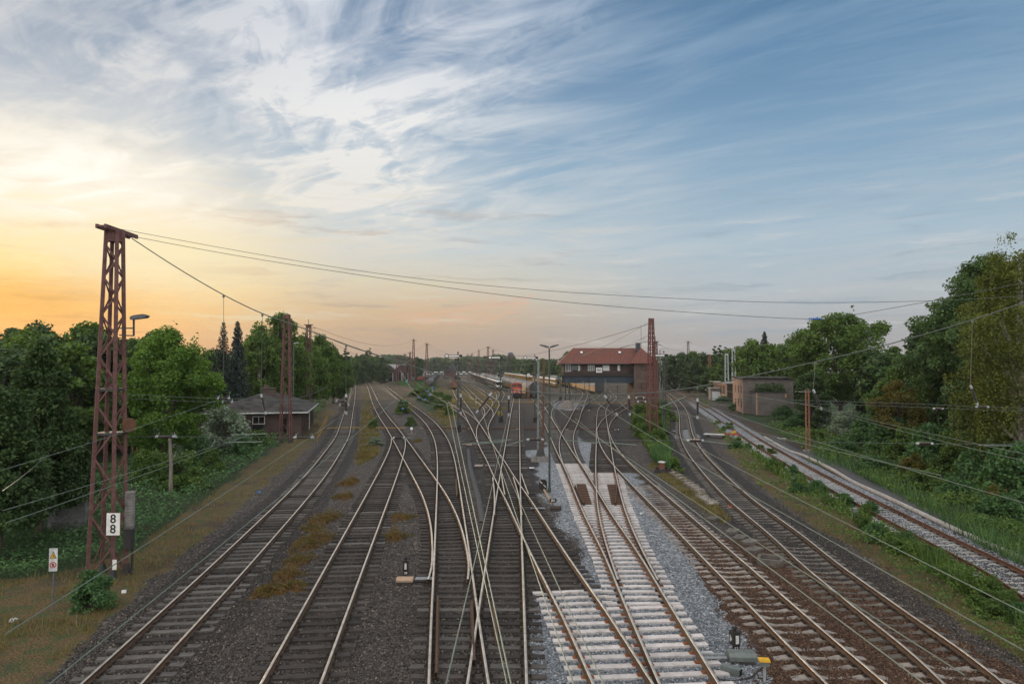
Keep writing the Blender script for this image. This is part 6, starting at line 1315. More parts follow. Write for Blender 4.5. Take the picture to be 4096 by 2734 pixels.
# ---- locomotive shed
Zs = 430.0; ks = Zs/2731
ls2 = thing('locomotive_shed', 'double gabled brick locomotive shed far left of the yard', 'shed', ((1580-2048)*ks, Zs, 0))
for gi, (x0, x1_) in enumerate(((-59, -1), (1, 59))):
    x0 *= ks; x1_ *= ks; zb = 8.2-5*ks; zt = 8.2+14*ks; xm = (x0+x1_)/2
    mb = MB(); mb.prism([(x0, 0), (x1_, 0), (x1_, zb), (xm+1.4, zt-.4), (xm-1.4, zt-.4), (x0, zb)], 0, 40); mb.build('gable', 'far_brick', ls2)
    mb = MB(); mb.prism([(x0-.5, zb), (xm-1.5, zt-.35), (xm, zt+.1), (xm+1.5, zt-.35), (x1_+.4, zb), (x1_+.4, zb+.25), (xm+1.5, zt-.05), (xm, zt+.4), (xm-1.5, zt-.05), (x0-.5, zb+.25)], -.6, 40.5); mb.build('roof', 'far_roof', ls2)
    for i in range(2):
        xx = x0+(x1_-x0)*(.28+.44*i); mb = MB(); mb.box((xx, -.1, 2.6), (3.0, .15, 5.2)); dr = mb.build('doorway', 'dark_void', ls2)
        for s2 in (-1.55, 1.55): mb = MB(); mb.box((xx+s2, -.6, 2.6), (.25, 1.2, 5.2)); mb.build('door', 'fascia_white', ls2)
gx = thing('grey_shed', 'pale grey box building behind the tank wagons', 'shed', ((1667-2048)/2731*480, 480, 0)); mb = MB(); mb.box((0, 3, 3.4), (9.6, 6, 6.8)); mb.build('wall', 'plaster_grey', gx); mb = MB(); mb.box((0, 3, 6.9), (10, 6.4, .25)); mb.build('roof', 'far_roof', gx); mb = MB(); mb.box((-2, -.1, 5.2), (3, .12, 1.4)); mb.build('window', 'blind', gx)
# ---- water tower
Zt = 700.0; kt = Zt/2731; wt2 = thing('water_tower', 'round brick water tower with dark dome on the horizon', 'tower', ((2042.5-2048)*kt, Zt, 0)); r_ = 12.2*kt; zd = 8.2+52*kt
mb = MB(); mb.lathe([(r_*.94, 0), (r_*.94, zd-7), (r_, zd-6.5), (r_, zd)], n=24); mb.build('shaft', 'far_stone', wt2, smooth=True)
mb = MB(); mb.lathe([(r_*1.04, zd), (r_*.98, zd+r_*.35), (r_*.8, zd+r_*.66), (r_*.5, zd+r_*.88), (r_*.1, zd+r_*.98)], n=24); mb.build('dome', 'slate', wt2, smooth=True)
for q in range(5):
    for zz in (zd-3, zd-11): a = math.pi*(1.1+.2*q); mb = MB(); mb.box((math.cos(a)*r_*.99, math.sin(a)*r_*.99, zz), (.7, .7, 2.4), rz=a); mb.build('window', 'dark_void', wt2)
Zb = 520.0; kb = Zb/2731; fs = thing('signal_box', 'small dark far signal box with steep roof in the middle distance', 'signal box', ((1798-2048)*kb, Zb, 0)); mb = MB(); mb.box((-1.2, 3, 3.5), (6.6, 6, 7)); mb.build('wall', 'far_brick', fs)
mb = MB(); mb.prism([(-.2, 7), (5.2, 7), (2.6, 8.2+19*kb)], -.4, 6.4); mb.build('roof', 'slate', fs); mb = MB(); mb.box((2.4, 3, 3.5), (4.2, 6.3, 7)); mb.build('tower_wall', 'far_brick', fs); mb = MB(); mb.box((-1.2, 3, 7.15), (7.2, 6.8, .3)); mb.build('flat_roof', 'slate', fs); mb = MB(); mb.box((-1.5, -.1, 5.2), (4.2, .14, 1.2)); mb.build('window', 'glass', fs)
# ---------------------------------------------------------------- trains and vehicles
pm('loco_red', (0.32, 0.052, 0.024), (0.22, 0.038, 0.020), 3, .5)
pm('loco_red_pale', (0.56, 0.16, 0.09), (0.42, 0.10, 0.05), 2, .55)
pm('wagon_grey', (0.19, 0.19, 0.19), (0.12, 0.12, 0.125), 1.4, .7)
pm('wagon_yellow', (0.38, 0.23, 0.085), (0.19, 0.11, 0.05), 1.1, .75)
pm('wagon_brown', (0.16, 0.065, 0.045), (0.10, 0.05, 0.04), 1.5, .8)
pm('wagon_dark', (0.035, 0.038, 0.043), (0.05, 0.052, 0.055), 1.5, .7)
pm('tank_grey', (0.14, 0.14, 0.145), (0.085, 0.085, 0.09), .8, .6)
pm('teal', (0.05, 0.22, 0.26), (0.03, 0.14, 0.17), 2, .6)
m, t, b = newmat('car_white'); b.inputs['Base Color'].default_value = (.80, .82, .84, 1); b.inputs['Roughness'].default_value = .28; b.inputs['Coat Weight'].default_value = .4
m, t, b = newmat('car_silver'); b.inputs['Base Color'].default_value = (.38, .40, .42, 1); b.inputs['Roughness'].default_value = .3; b.inputs['Metallic'].default_value = .5
m, t, b = newmat('car_black'); b.inputs['Base Color'].default_value = (.02, .021, .024, 1); b.inputs['Roughness'].default_value = .25
pm('tyre', (0.015, 0.015, 0.015), None, 4, .8)
pm('film_blue', (0.05, 0.20, 0.48), None, 4, .5)
def car_data(paint):
    """small hatchback, nose towards -y: body, glasshouse, wheels, lamps in one mesh"""
    mb = MB()
    def ring(y, w, zb, zt): return [(-w, y, zb), (-w*1.0, y, zt*.62+zb*.38), (-w*.93, y, zt), (w*.93, y, zt), (w, y, zt*.62+zb*.38), (w, y, zb)]
    sec = [(-2.1, .70, .35, .62), (-2.0, .82, .25, .78), (-1.2, .88, .22, .92), (1.6, .88, .22, .96), (2.0, .84, .25, .92), (2.12, .74, .35, .8)]
    vs = []; fs = []
    for s_ in sec: vs += ring(*s_)
    for i in range(len(sec)-1): fs += [(i*6+q, i*6+(q+1) % 6, i*6+6+(q+1) % 6, i*6+6+q) for q in range(6)]
    fs += [tuple(range(6))[::-1], tuple(range(30, 36))]; mb.add(vs, fs, 0)
    g = [(-1.15, .80, .9), (-.35, .66, 1.46), (1.35, .66, 1.47), (2.0, .76, .94)]; vs = []
    for y, w, z in g: vs += [(-w, y, z), (w, y, z)]
    mb.add(vs, [(0, 1, 3, 2)], 1); mb.add(vs, [(2, 3, 5, 4)], 0); mb.add(vs, [(4, 5, 7, 6)], 1); mb.add(vs, [(0, 2, 4, 6)], 1); mb.add(vs, [(7, 5, 3, 1)], 1)
    for sx in (-1, 1):
        for y in (-1.3, 1.3): mb.lathe([(.12, sx*.74), (.31, sx*.74), (.31, sx*.9), (.18, sx*.91)], c=(0, y, .31), n=10, axis='x', mi=2)
        mb.box((sx*.55, -2.08, .68), (.34, .12, .14), 3)
    mb.box((0, -2.1, .42), (1.1, .06, .2), 2)
    o = mb.build('car', [paint, 'glass', 'tyre', 'insulator_cap']); fixnormals(o); me = o.data; bpy.data.objects.remove(o); return me
CARS = {k: car_data(k) for k in ('car_white', 'car_silver', 'car_black')}
def car(x, y, z, rz, paint, label, group):
    o = bpy.data.objects.new('car', CARS[paint]); COL.objects.link(o); o.location = (x, y, z); o.rotation_euler.z = rz; tag(o, label, 'car', group); return o
def wheels(root, ys, z=.46, r=.46):
    for y in ys:
        for sx in (-1, 1): mb = MB(); mb.lathe([(.15, sx*.66), (r, sx*.66), (r+.03, sx*.68), (r, sx*.80), (.2, sx*.82)], c=(0, y, z+.2), n=14, axis='x'); mb.build('wheel', 'steel_dark', root)
def buffers(root, y, s_):
    for sx in (-.87, .87): mb = MB(); mb.lathe([(.09, 0), (.09, s_*.45), (.22, s_*.47), (.22, s_*.54)], c=(sx, y, 1.06+.15), n=12, axis='y'); mb.build('buffer', 'steel_dark', root)
def car_carrier(Lg, frame, name, label, group):
    r_ = thing(name, label, 'railway wagon', (0, 0, 0), 0, group)
    mb = MB(); mb.box((0, 0, 1.0), (2.7, Lg, .22)); mb.build('lower_deck', frame, r_)
    mb = MB(); mb.box((0, 0, 2.78), (2.75, Lg, .12)); mb.box((-1.36, 0, 2.80), (.06, Lg, .22)); mb.box((1.36, 0, 2.80), (.06, Lg, .22)); mb.build('upper_deck', frame, r_)
    for y in np.linspace(-Lg/2+.4, Lg/2-.4, 5):
        for sx in (-1.33, 1.33): mb = MB(); mb.box((sx, y, 1.92), (.12, .16, 1.66)); mb.build('post', frame, r_)
    wheels(r_, (-Lg/2+2, Lg/2-2)); buffers(r_, -Lg/2, -1); return r_
def along(p0, ang, d): return (p0[0]+math.sin(ang)*d, p0[1]+math.cos(ang)*d)
carn = 0
def car_train(p0, ang, n, frame, name, label, group, clab, cgroup, lower, pick):
    Lg = 14.2; proto = car_carrier(Lg, frame, name, label, group)
    for i in range(n):
        x, y = along(p0, ang, Lg/2+i*(Lg+.8)); w_ = proto if i == 0 else dup(proto, (x, y, 0), -ang)
        w_.location = (x, y, 0); w_.rotation_euler.z = -ang
        for j in range(3):
            d = i*(Lg+.8)+2.6+j*4.55; x, y = along(p0, ang, d); car(x, y, 2.84, -ang+rng.normal(0, .01), pick(i, j, 0), clab % 'upper', cgroup+', upper deck')
            if i < lower: car(x, y, 1.11, -ang, pick(i, j, 1), clab % 'lower', cgroup+', lower deck')
car_train((-4.5, 248), -R(4.75), 28, 'wagon_dark', 'car_carrier', 'dark double deck car wagon of the white car train', 'wagons of the white car train', 'new white car on the %s deck of the central car train', 'cars of the central car train', 9,
          lambda i, j, d: 'car_white' if rng.random() < .93 else 'car_silver')
car_train((19.8, 291), -R(3.9), 26, 'yellow_dull', 'car_carrier', 'yellow double deck car wagon left of the red roof', 'wagons of the yellow car train', 'new pale car on the %s deck of the yellow car train', 'cars of the yellow car train', 7,
          lambda i, j, d: ('car_black' if i == 0 and j == 0 else ('car_white' if rng.random() < .85 else 'car_silver')))
def covered(Lg=24.0):
    r_ = thing('covered_wagon', 'x', 'railway wagon'); prof = [(-1.35, 1.2), (-1.42, 2.2), (-1.42, 2.5)]
    mb = MB(); mb.box((0, 0, 1.6), (2.84, Lg-.4, 1.5)); mb.build('side_panel', 'wagon_yellow', r_)
    arc = [(-1.46, 2.36)]+[(-1.44*math.cos(a), 2.9+1.55*math.sin(a)) for a in np.linspace(0, math.pi, 11)]+[(1.46, 2.36)]
    mb = MB(); mb.prism(arc, -Lg/2+.25, Lg/2-.25); mb.build('hood', 'wagon_grey', r_, smooth=True)
    for i in range(9): y = -Lg/2+.6+(Lg-1.2)*i/8; mb = MB(); mb.prism([(p[0]*1.02, p[1]+.02) for p in arc], y-.05, y+.05); mb.build('rib', 'wagon_grey', r_)
    for s_ in (-1, 1): mb = MB(); mb.prism([(-1.44, .95)]+arc+[(1.44, .95)], s_*Lg/2-.12, s_*Lg/2+.12); mb.build('end_wall', 'wagon_dark', r_)
    mb = MB(); mb.box((0, 0, .95), (2.5, Lg, .3)); mb.build('underframe', 'steel_dark', r_); wheels(r_, (-Lg/2+2.2, -Lg/2+4, Lg/2-4, Lg/2-2.2)); buffers(r_, -Lg/2, -1); return r_
cv = covered()
def train(proto, p0, ang, n, Lg, label, group, first=None):
    for i in range(n):
        x, y = along(p0, ang, Lg/2+i*(Lg+1.0)); w_ = dup(proto, (x, y, 0), -ang, first if (i == 0 and first) else label, None if (i == 0 and first) else group)
        if i == 0 and first and 'group' in w_: del w_['group']
train(cv, (6.2, 187), -R(4.6), 15, 24, 'grey covered wagon with yellowish sides in the long row behind the locomotive', 'grey covered wagons right of the locomotive', 'nearest grey covered wagon with dark end, right of the orange locomotive')
train(cv, (27.6, 216), -R(1.6), 8, 24, 'covered wagon with yellow side behind the one under the signal box', 'wagons under the signal box', 'covered wagon with dark end seen under the signal box girder')
train(cv, (34, 330), -R(5.0), 14, 24, 'far dark covered wagon behind the yellow car train', 'far covered wagons behind the car trains')
train(cv, (-96, 900), -R(4.8), 6, 24, 'very far covered wagon at the end of the yard', 'very far wagons')
drop(cv)
def tanker(Lg=15.0, mat='tank_grey'):
    r_ = thing('tank_wagon', 'x', 'railway wagon'); h = Lg/2-.6
    mb = MB(); mb.lathe([(.3, -h-.35), (1.0, -h-.2), (1.42, -h+.15), (1.45, h-.15), (1.0, h+.2), (.3, h+.35)], c=(0, 0, 2.75), n=18, axis='y'); mb.build('tank', mat, r_, smooth=True)
    mb = MB(); mb.box((0, 0, 1.05), (2.2, Lg, .25)); mb.box((0, -h*.6, 1.5), (2.2, .5, .8)); mb.box((0, h*.6, 1.5), (2.2, .5, .8)); mb.build('underframe', 'steel_dark', r_)
    for y in (-h*.5, 0, h*.5): mb = MB(); mb.lathe([(1.47, y-.05), (1.47, y+.05)], c=(0, 0, 2.75), n=18, axis='y'); mb.build('band', 'wagon_dark', r_)
    mb = MB(); mb.box((0, 0, 4.25), (.6, 3.0, .1)); mb.build('walkway', 'steel_dark', r_); wheels(r_, (-h+1.2, h-1.2)); buffers(r_, -Lg/2, -1); return r_
tk = tanker()
train(tk, (-34.3, 286), -R(5.9), 14, 15, 'dark grey tank wagon in the row on the left of the yard', 'tank wagons on the left', 'nearest dark grey tank wagon, between red mast and dry grass strip')
train(tk, (-82, 440), R(68), 2, 15, 'rounded grey tank wagon standing crosswise before the locomotive shed', 'crosswise tank wagons')
train(tk, (-58, 520), -R(5), 8, 15, 'far tank wagon beyond the grey box building', 'far tank wagons')
drop(tk)
# flat wagons with a yellow floor
fw = thing('flat_wagon', 'x', 'railway wagon'); mb = MB(); mb.box((0, 0, 1.1), (2.8, 14, .3)); mb.build('floor', 'yellow_dull', fw)
for sx in (-1.36, 1.36): mb = MB(); mb.box((sx, 0, 1.62), (.1, 14, .85)); mb.build('side_board', 'wagon_brown', fw)
for sy in (-6.95, 6.95): mb = MB(); mb.box((0, sy, 1.62), (2.62, .1, .85)); mb.build('end_board', 'wagon_brown', fw)
for i in range(3): mb = MB(); mb.box((0, -4+i*4, 1.45), (2.3, 1.4, .35)); mb.build('load', 'wagon_grey' if i == 0 else 'yellow_paint', fw)
wheels(fw, (-5, 5)); buffers(fw, -7, -1)
train(fw, (-22.2, 263), -R(4.9), 7, 14, 'flat wagon with low brown sides farther up the row', 'flat wagons', 'nearest flat wagon with brown sides and yellow floor, left of the car train'); drop(fw)
# the orange locomotive
Zl = 186.0; lc = thing('locomotive', 'orange-red shunting locomotive standing head-on in the middle of the yard', 'locomotive', ((2067.5-2048)/2731*Zl, Zl, 0), -.006)
mb = MB(); mb.prism([(-1.05, 1.45), (1.05, 1.45), (1.05, 2.75), (.85, 2.98), (-.85, 2.98), (-1.05, 2.75)], .3, 5.4); mb.build('hood', 'loco_red', lc)
mb = MB(); mb.box((0, .26, 2.15), (1.55, .06, 1.15)); mb.build('grille', 'loco_red_pale', lc)
mb = MB(); mb.prism([(-1.5, 1.45), (1.5, 1.45), (1.5, 3.3), (1.3, 3.85), (.8, 4.12), (-.8, 4.12), (-1.3, 3.85), (-1.5, 3.3)], 5.2, 7.8); cab = mb.build('cab', 'loco_red', lc)
for sx in (-.78, .78): mb = MB(); mb.box((sx, 5.16, 3.38), (.86, .06, .70)); mb.build('window', 'glass', cab)
mb = MB(); mb.box((0, 5.1, 3.45), (.34, .12, .95)); mb.build('exhaust', 'loco_red', lc)
mb = MB(); mb.prism([(-1.05, 1.45), (1.05, 1.45), (1.05, 2.75), (.85, 2.98), (-.85, 2.98), (-1.05, 2.75)], 7.7, 13.2); mb.build('hood', 'loco_red', lc)
mb = MB(); mb.box((0, 6.7, 1.25), (3.05, 13.6, .4)); mb.build('frame', 'loco_red', lc); mb = MB(); mb.box((0, -.14, 1.1), (2.9, .14, .75)); mb.build('buffer_beam', 'black_paint', lc)
buffers(lc, -.2, -1); wheels(lc, (1.8, 4.2, 9.2, 11.6), .46, .5)
mb = MB()
for sx in (-1.45, -.6, .6, 1.45): mb.tube([(sx, -.05, 1.4), (sx, -.05, 2.4)], .035, 6)
for a, b_ in ((-1.45, -.6), (.6, 1.45)): mb.tube([(a, -.05, 2.4), (b_, -.05, 2.4)], .035, 6)
mb.build('handrail', 'white_paint', lc)
for sx in (-.85, .85): mb = MB(); mb.lathe([(.13, 0), (.15, -.08), (.11, -.1)], c=(sx, -.02, 1.62), n=12, axis='y'); mb.build('headlight', 'insulator_cap', lc)
mb = MB(); mb.box((0, .1, .55), (2.6, .1, .4)); mb.build('rail_guard', 'black_paint', lc)
mb = MB(); mb.box((0, 6.7, .8), (2.2, 6, .6)); mb.build('fuel_tank', 'steel_dark', lc)
# far white car rows on the horizon
for k_ in range(60):
    x = -230+k_*3.1+rng.normal(0, .2); car(x, 760+rng.normal(0, 1), 1.4+(k_ % 2)*1.9, R(90), 'car_white', 'tiny white car in the far row on the horizon', 'far row of white cars')
fb = thing('car_carrier', 'long far car train standing crosswise on the horizon', 'railway wagon', (-138, 762, 0)); mb = MB(); mb.box((0, 0, 1.1), (190, 2.6, .3)); mb.build('lower_deck', 'wagon_dark', fb); mb = MB(); mb.box((0, 0, 3.1), (190, 2.6, .16)); mb.build('upper_deck', 'wagon_dark', fb)
for i in range(30): mb = MB(); mb.box((-94+i*6.4, 1.2, 1.6), (.2, .2, 3.0)); mb.build('post', 'wagon_dark', fb)
# turquoise tank and old machines in the grass
Z = 360; tq = thing('storage_tank', 'turquoise round tank lying in the grass left of the red masts', 'tank', ((1628-2048)/2731*Z, Z, 0)); mb = MB(); mb.lathe([(.2, -1.2), (.75, -1.05), (.9, -.7), (.9, .7), (.75, 1.05), (.2, 1.2)], c=(0, 0, 1.1), n=16, axis='y'); mb.build('vessel', 'teal', tq, smooth=True); mb = MB(); mb.box((0, -.6, .2), (1.2, .2, .5)); mb.box((0, .6, .2), (1.2, .2, .5)); mb.build('saddle', 'steel_dark', tq)
for x, w_, h_, mt, lb in ((1652, 3.2, 2.6, 'wagon_dark', 'dark old shunting tractor with teal hood behind the red masts'), (1683, 3.4, 3.0, 'wagon_brown', 'rusty brown wagon with orange panel behind the red masts')):
    Z = 400; o = thing('work_wagon', lb, 'railway wagon', ((x-2048)/2731*Z, Z, 0)); mb = MB(); mb.box((0, 0, 1.0), (w_, 8, .5)); mb.build('frame', 'steel_dark', o); mb = MB(); mb.prism([(-w_/2, 1.2), (w_/2, 1.2), (w_/2*.95, h_), (w_*.3, h_+.5), (-w_*.3, h_+.5), (-w_/2*.95, h_)], -3, 2.5); mb.build('body', mt, o)
    mb = MB(); mb.box((.2, -3.2, h_-.5), (w_*.6, .5, .9)); mb.build('panel', 'teal' if x < 1660 else 'loco_red', o); wheels(o, (-2.5, 2.5))
# excavator, toilet, loader, white car on the works yard
Z = 345; ex = thing('excavator', 'yellow excavator parked beyond the blue toilet', 'excavator', ((2738-2048)/2731*Z, Z, 0)); mb = MB(); mb.box((-1.0, 0, .45), (.6, 3.6, .9)); mb.box((1.0, 0, .45), (.6, 3.6, .9)); mb.build('track', 'tyre', ex)
mb = MB(); mb.prism([(-1.4, 1.0), (1.6, 1.0), (1.6, 2.2), (.2, 2.5), (-1.4, 2.3)], -1.3, 1.6); mb.build('body', 'yellow_paint', ex); mb = MB(); mb.prism([(-.2, 2.0), (1.3, 2.0), (1.2, 3.1), (0, 3.2)], -1.2, .2); mb.build('cab', 'glass', ex); mb = MB(); mb.bar((-1.0, -.8, 1.8), (-2.6, -1.2, 3.4), .4, .5); mb.bar((-2.6, -1.2, 3.4), (-3.6, -1.3, 1.8), .3, .4); mb.build('boom', 'yellow_paint', ex); mb = MB(); mb.prism([(-4.1, 1.2), (-3.3, 1.2), (-3.4, 1.9), (-3.9, 1.9)], -1.8, -.8); mb.build('bucket', 'steel_dark', ex)
Z = 328; to = thing('portable_toilet', 'blue portable toilet cabin with pale roof near the excavator', 'toilet', ((2721-2048)/2731*Z, Z, 0)); mb = MB(); mb.box((0, 0, 1.0), (1.5, 1.3, 2.0)); mb.build('cabin', 'film_blue', to); mb = MB(); mb.box((0, -.67, 1.0), (.8, .05, 1.7)); mb.build('door', 'film_blue', to); mb = MB(); mb.prism([(-.8, 2.0), (.8, 2.0), (.6, 2.25), (-.6, 2.25)], -.7, .7); mb.build('roof', 'fascia_white', to)
Z = 256; ld = thing('wheel_loader', 'yellow wheel loader with glazed cab on the works yard', 'loader', ((2820-2048)/2731*Z, Z, 0), .25)
for sx in (-.85, .85):
    for y in (-1.2, 1.3): mb = MB(); mb.lathe([(.3, sx-.22), (.66, sx-.22), (.66, sx+.22), (.3, sx+.22)], c=(0, y, .66), n=14, axis='x'); mb.build('wheel', 'tyre', ld)
mb = MB(); mb.prism([(-.75, .7), (.75, .7), (.75, 1.5), (-.75, 1.5)], -2.0, 2.2); mb.build('body', 'yellow_paint', ld); mb = MB(); mb.box((0, .1, 2.2), (1.25, 1.3, 1.4)); mb.build('cab', 'glass', ld); mb = MB(); mb.box((0, .1, 2.95), (1.4, 1.5, .12)); mb.build('roof', 'fascia_white', ld); mb = MB(); mb.bar((.6, -1.2, 1.2), (1.2, -2.8, .6), .25); mb.bar((-.6, -1.2, 1.2), (-.2, -2.8, .6), .25); mb.build('lift_arm', 'yellow_paint', ld); mb = MB(); mb.prism([(-2.6, .1), (-3.3, .15), (-3.2, .9), (-2.7, 1.0)], -.9, 1.5, axis='x'); mb.build('bucket', 'yellow_paint', ld)
c_ = car((2836-2048)/2731*238, 238, 0, R(60), 'car_white', 'white car parked by the slim rusty mast near the loader', None)
# ---------------------------------------------------------------- small trackside things
pm('sign_red', (0.45, 0.03, 0.025), None, 4, .5)
pm('box_grey', (0.13, 0.15, 0.145), (0.09, 0.105, 0.10), 3, .6, 0, .1)
pm('stripe_yellow', (0.45, 0.34, 0.05), None, 4, .6)
pm('pipe_tan', (0.36, 0.25, 0.17), (0.28, 0.19, 0.13), 5, .7)
def at(x, y, z=0.0): p = P(x, y, z); return (p.x, p.y, gz(p.x, p.y) if z == 0 else z)
# warning sign at the lower left
s0 = at(208, 2437); ws = thing('warning_sign', 'white warning sign with yellow triangle and red ring on a grey pole', 'sign', s0, R(8)); hgt_ = 2.75
mb = MB(); mb.tube([(0, .06, 0), (0, .06, 2.8)], .035, 8); mb.build('pole', 'lamp_grey', ws); ws.scale = (.78, .78, .76)
mb = MB(); mb.box((0, 0, 2.28), (.34, .02, 1.02)); bd = mb.build('panel', 'fascia_white', ws)
mb = MB(); mb.prism([(-.14, 2.34), (.14, 2.34), (0, 2.66)], -.016, -.012); mb.build('triangle', 'black_paint', bd); mb = MB(); mb.prism([(-.105, 2.36), (.105, 2.36), (0, 2.60)], -.021, -.017); mb.build('triangle_field', 'yellow_paint', bd); mb = MB(); mb.prism([(.0, 2.52), (.03, 2.46), (.01, 2.45), (.03, 2.38), (-.03, 2.45), (-.01, 2.46)], -.026, -.022); mb.build('flash', 'black_paint', bd)
def ring(mb, cx, cz, r0, r1, y0, y1, n=24, mi=0):
    vs = []; 
    for i in range(n): a = 2*math.pi*i/n; vs += [(cx+r0*math.cos(a), y0, cz+r0*math.sin(a)), (cx+r1*math.cos(a), y0, cz+r1*math.sin(a)), (cx+r0*math.cos(a), y1, cz+r0*math.sin(a)), (cx+r1*math.cos(a), y1, cz+r1*math.sin(a))]
    fs = []
    for i in range(n): a = i*4; c = ((i+1) % n)*4; fs += [(a, a+1, c+1, c), (a+1, a+3, c+3, c+1), (a, c, c+2, a+2)]
    mb.add(vs, fs, mi)
mb = MB(); ring(mb, 0, 2.05, .10, .14, -.016, -.01); mb.build('ring', 'sign_red', bd); mb = MB(); mb.box((0, -.014, 2.05), (.08, .006, .13)); mb.build('symbol', 'black_paint', bd)
mb = MB(); mb.bar((-.08, -.022, 2.12), (.08, -.022, 1.98), .02, .006, up=(0, 1, 0)); mb.build('slash', 'sign_red', bd)
# wooden pole carrying the left end of the lower cross wire
p0 = at(683, 1972); wp = thing('wooden_pole', 'grey leaning wooden pole with a ribbed insulator across its top', 'pole', p0); k_ = p0[1]/2731; hp = 8.2+(1472-1745)*k_
mb = MB(); mb.tube([(0, 0, -.2), (-.02, 0, hp*.5), (-.25*k_*30, 0, hp)], [.13, .115, .10], 10); mb.build('shaft', 'wood_grey', wp); ins(wp, (-.25*k_*30-.5, 0, hp+.06), (-.25*k_*30+.5, 0, hp+.06), .08, 8, horns=True)
# switch lanterns and motors
def lantern(label, px, num, w=.30, rz=0.0):
    b_ = at(*px); r_ = thing('switch_lantern', label, 'signal lantern', b_, rz); r_.scale = (.72,)*3
    mb = MB(); mb.tube([(0, 0, 0), (0, 0, .45)], .04, 8); mb.build('post', 'black_paint', r_)
    mb = MB(); mb.box((0, 0, .68), (w, w, .50)); mb.box((0, 0, .95), (w*1.05, w*1.05, .04)); h_ = mb.build('housing', 'black_paint', r_)
    mb = MB(); mb.box((.02, -w/2-.008, .68), (w*.42, .012, .32)); mb.build('pane', 'fascia_white', h_); mb = MB(); mb.M = Matrix.Translation((-w/2-.008, 0, .68)) @ Matrix.Rotation(math.pi/2, 4, 'Z'); mb.prism([(-.1, 0), (.08, -.14), (.08, .14)], -.006, .006); mb.build('pane', 'fascia_white', h_)
    mb = MB(); mb.lathe([(.07, 0), (.07, .10), (.12, .12), (.12, .15), (.03, .18)], c=(0, 0, .97), n=12); mb.build('vent', 'black_paint', h_)
    if num:
        mb = MB(); mb.box((.02, -.06, .30), (.30, .03, .20)); np_ = mb.build('number_plate', 'black_paint', r_); text('digits', num, .17, 'white_paint', np_, Matrix.Translation((.02, -.08, .30)) @ RX, bold=.002)
    return r_
lantern('switch lantern numbered 24 left of the fourth track', (1622, 2310), '24', .27)
lantern('switch lantern numbered 53 beside the white turnout, bottom right', (2940, 2612), '53', .32, R(10))
def motor(label, px, size, mat='box_grey', rz=0.0, rods=(), cat='point machine'):
    b_ = at(*px); r_ = thing('point_machine', label, cat, b_, rz); L_, Wd_, Hh = size
    mb = MB(); mb.prism([(-Wd_/2, .12), (Wd_/2, .12), (Wd_/2, Hh*.75), (Wd_/2-.08, Hh), (-Wd_/2+.10, Hh), (-Wd_/2, Hh*.7)], -L_/2, L_/2, axis='x'); mb.build('housing', mat, r_)
    mb = MB(); mb.box((0, 0, .06), (L_*.9, Wd_*1.1, .12)); mb.build('base', 'steel_dark', r_)
    for a, b2 in rods: mb = MB(); mb.bar(a, b2, .07, .05); mb.build('drive_rod', 'galvanised', r_)
    r_.scale = (.85,)*3
    return r_
motor('tan flat point machine left of the fourth track, below lantern 24', (1620, 2330), (.75, .42, .28), 'pipe_tan', 0, (((.45, 0, .2), (1.25, 0, .2)), ((.45, .2, .2), (1.25, .2, .2))))
motor('large grey-green point machine in front of lantern 53', (2965, 2640), (.86, .50, .36), 'box_grey', R(-4), (((-.5, .1, .2), (-1.35, .12, .2)), ((-.5, -.15, .2), (-1.3, -.2, .2))))
motor('grey point machine with pale rods left of the double slip', (1915, 1868), (.78, .4, .28), 'concrete_old', 0, (((.6, 0, .2), (1.6, 0, .2)),))
motor('yellowish point machine box farther up left of the diagonal track', (1876, 1782), (.7, .4, .28), 'pipe_tan', 0, (((.5, 0, .2), (1.5, 0, .2)),))
motor('dark point machine marked 281 right of the diagonal track', (2222, 2040), (.78, .42, .34), 'timber_dark', 0, (((-.7, 0, .2), (-1.7, 0, .2)),))
motor('small white point machine cover right of the straight track', (2127, 1875), (.5, .34, .2), 'fascia_white', 0, (((-.4, 0, .15), (-1.2, 0, .15)),))
np_ = at(2212, 2028); pt_ = thing('number_plate', 'small black number plate 281 on a post beside the dark point machine', 'sign', np_); mb = MB(); mb.box((0, 0, .45), (.42, .03, .22)); pp_ = mb.build('plate', 'black_paint', pt_); mb = MB(); mb.box((0, .03, .2), (.05, .04, .45)); mb.build('post', 'steel_dark', pt_); text('digits', '281', .17, 'white_paint', pp_, Matrix.Translation((0, -.02, .45)) @ RX, bold=.002)
yb = at(3058, 2720); bx = thing('cable_box', 'small box with bright yellow lid on a post, bottom right', 'cable box', yb, R(-6)); bx.scale = (.8,)*3; mb = MB(); mb.box((0, 0, .62), (.30, .22, .14), top=(1, 1)); mb.build('case', 'box_grey', bx); mb = MB(); mb.box((0, 0, .735), (.35, .26, .07), top=(.94, .9)); mb.build('lid', 'yellow_paint', bx); mb = MB(); mb.box((0, 0, .27), (.08, .06, .58)); mb.build('post', 'galvanised', bx); mb = MB(); mb.tube([(-.05, 0, .5), (-.4, .1, .1), (-1.0, -.1, .05), (-1.7, -.05, .06)], .03, 8); mb.build('cable', 'black_paint', bx)
dc = at(2925, 2690); cd = thing('cable_cover', 'grey angled metal cable cover in front of the large point machine', 'cover', dc, R(-40)); cd.scale = (.8,)*3; mb = MB(); mb.box((0, 0, .14), (.65, .26, .24)); mb.build('channel', 'box_grey', cd); mb = MB(); mb.box((.33, 0, .14), (.01, .2, .18)); mb.build('opening', 'dark_void', cd)
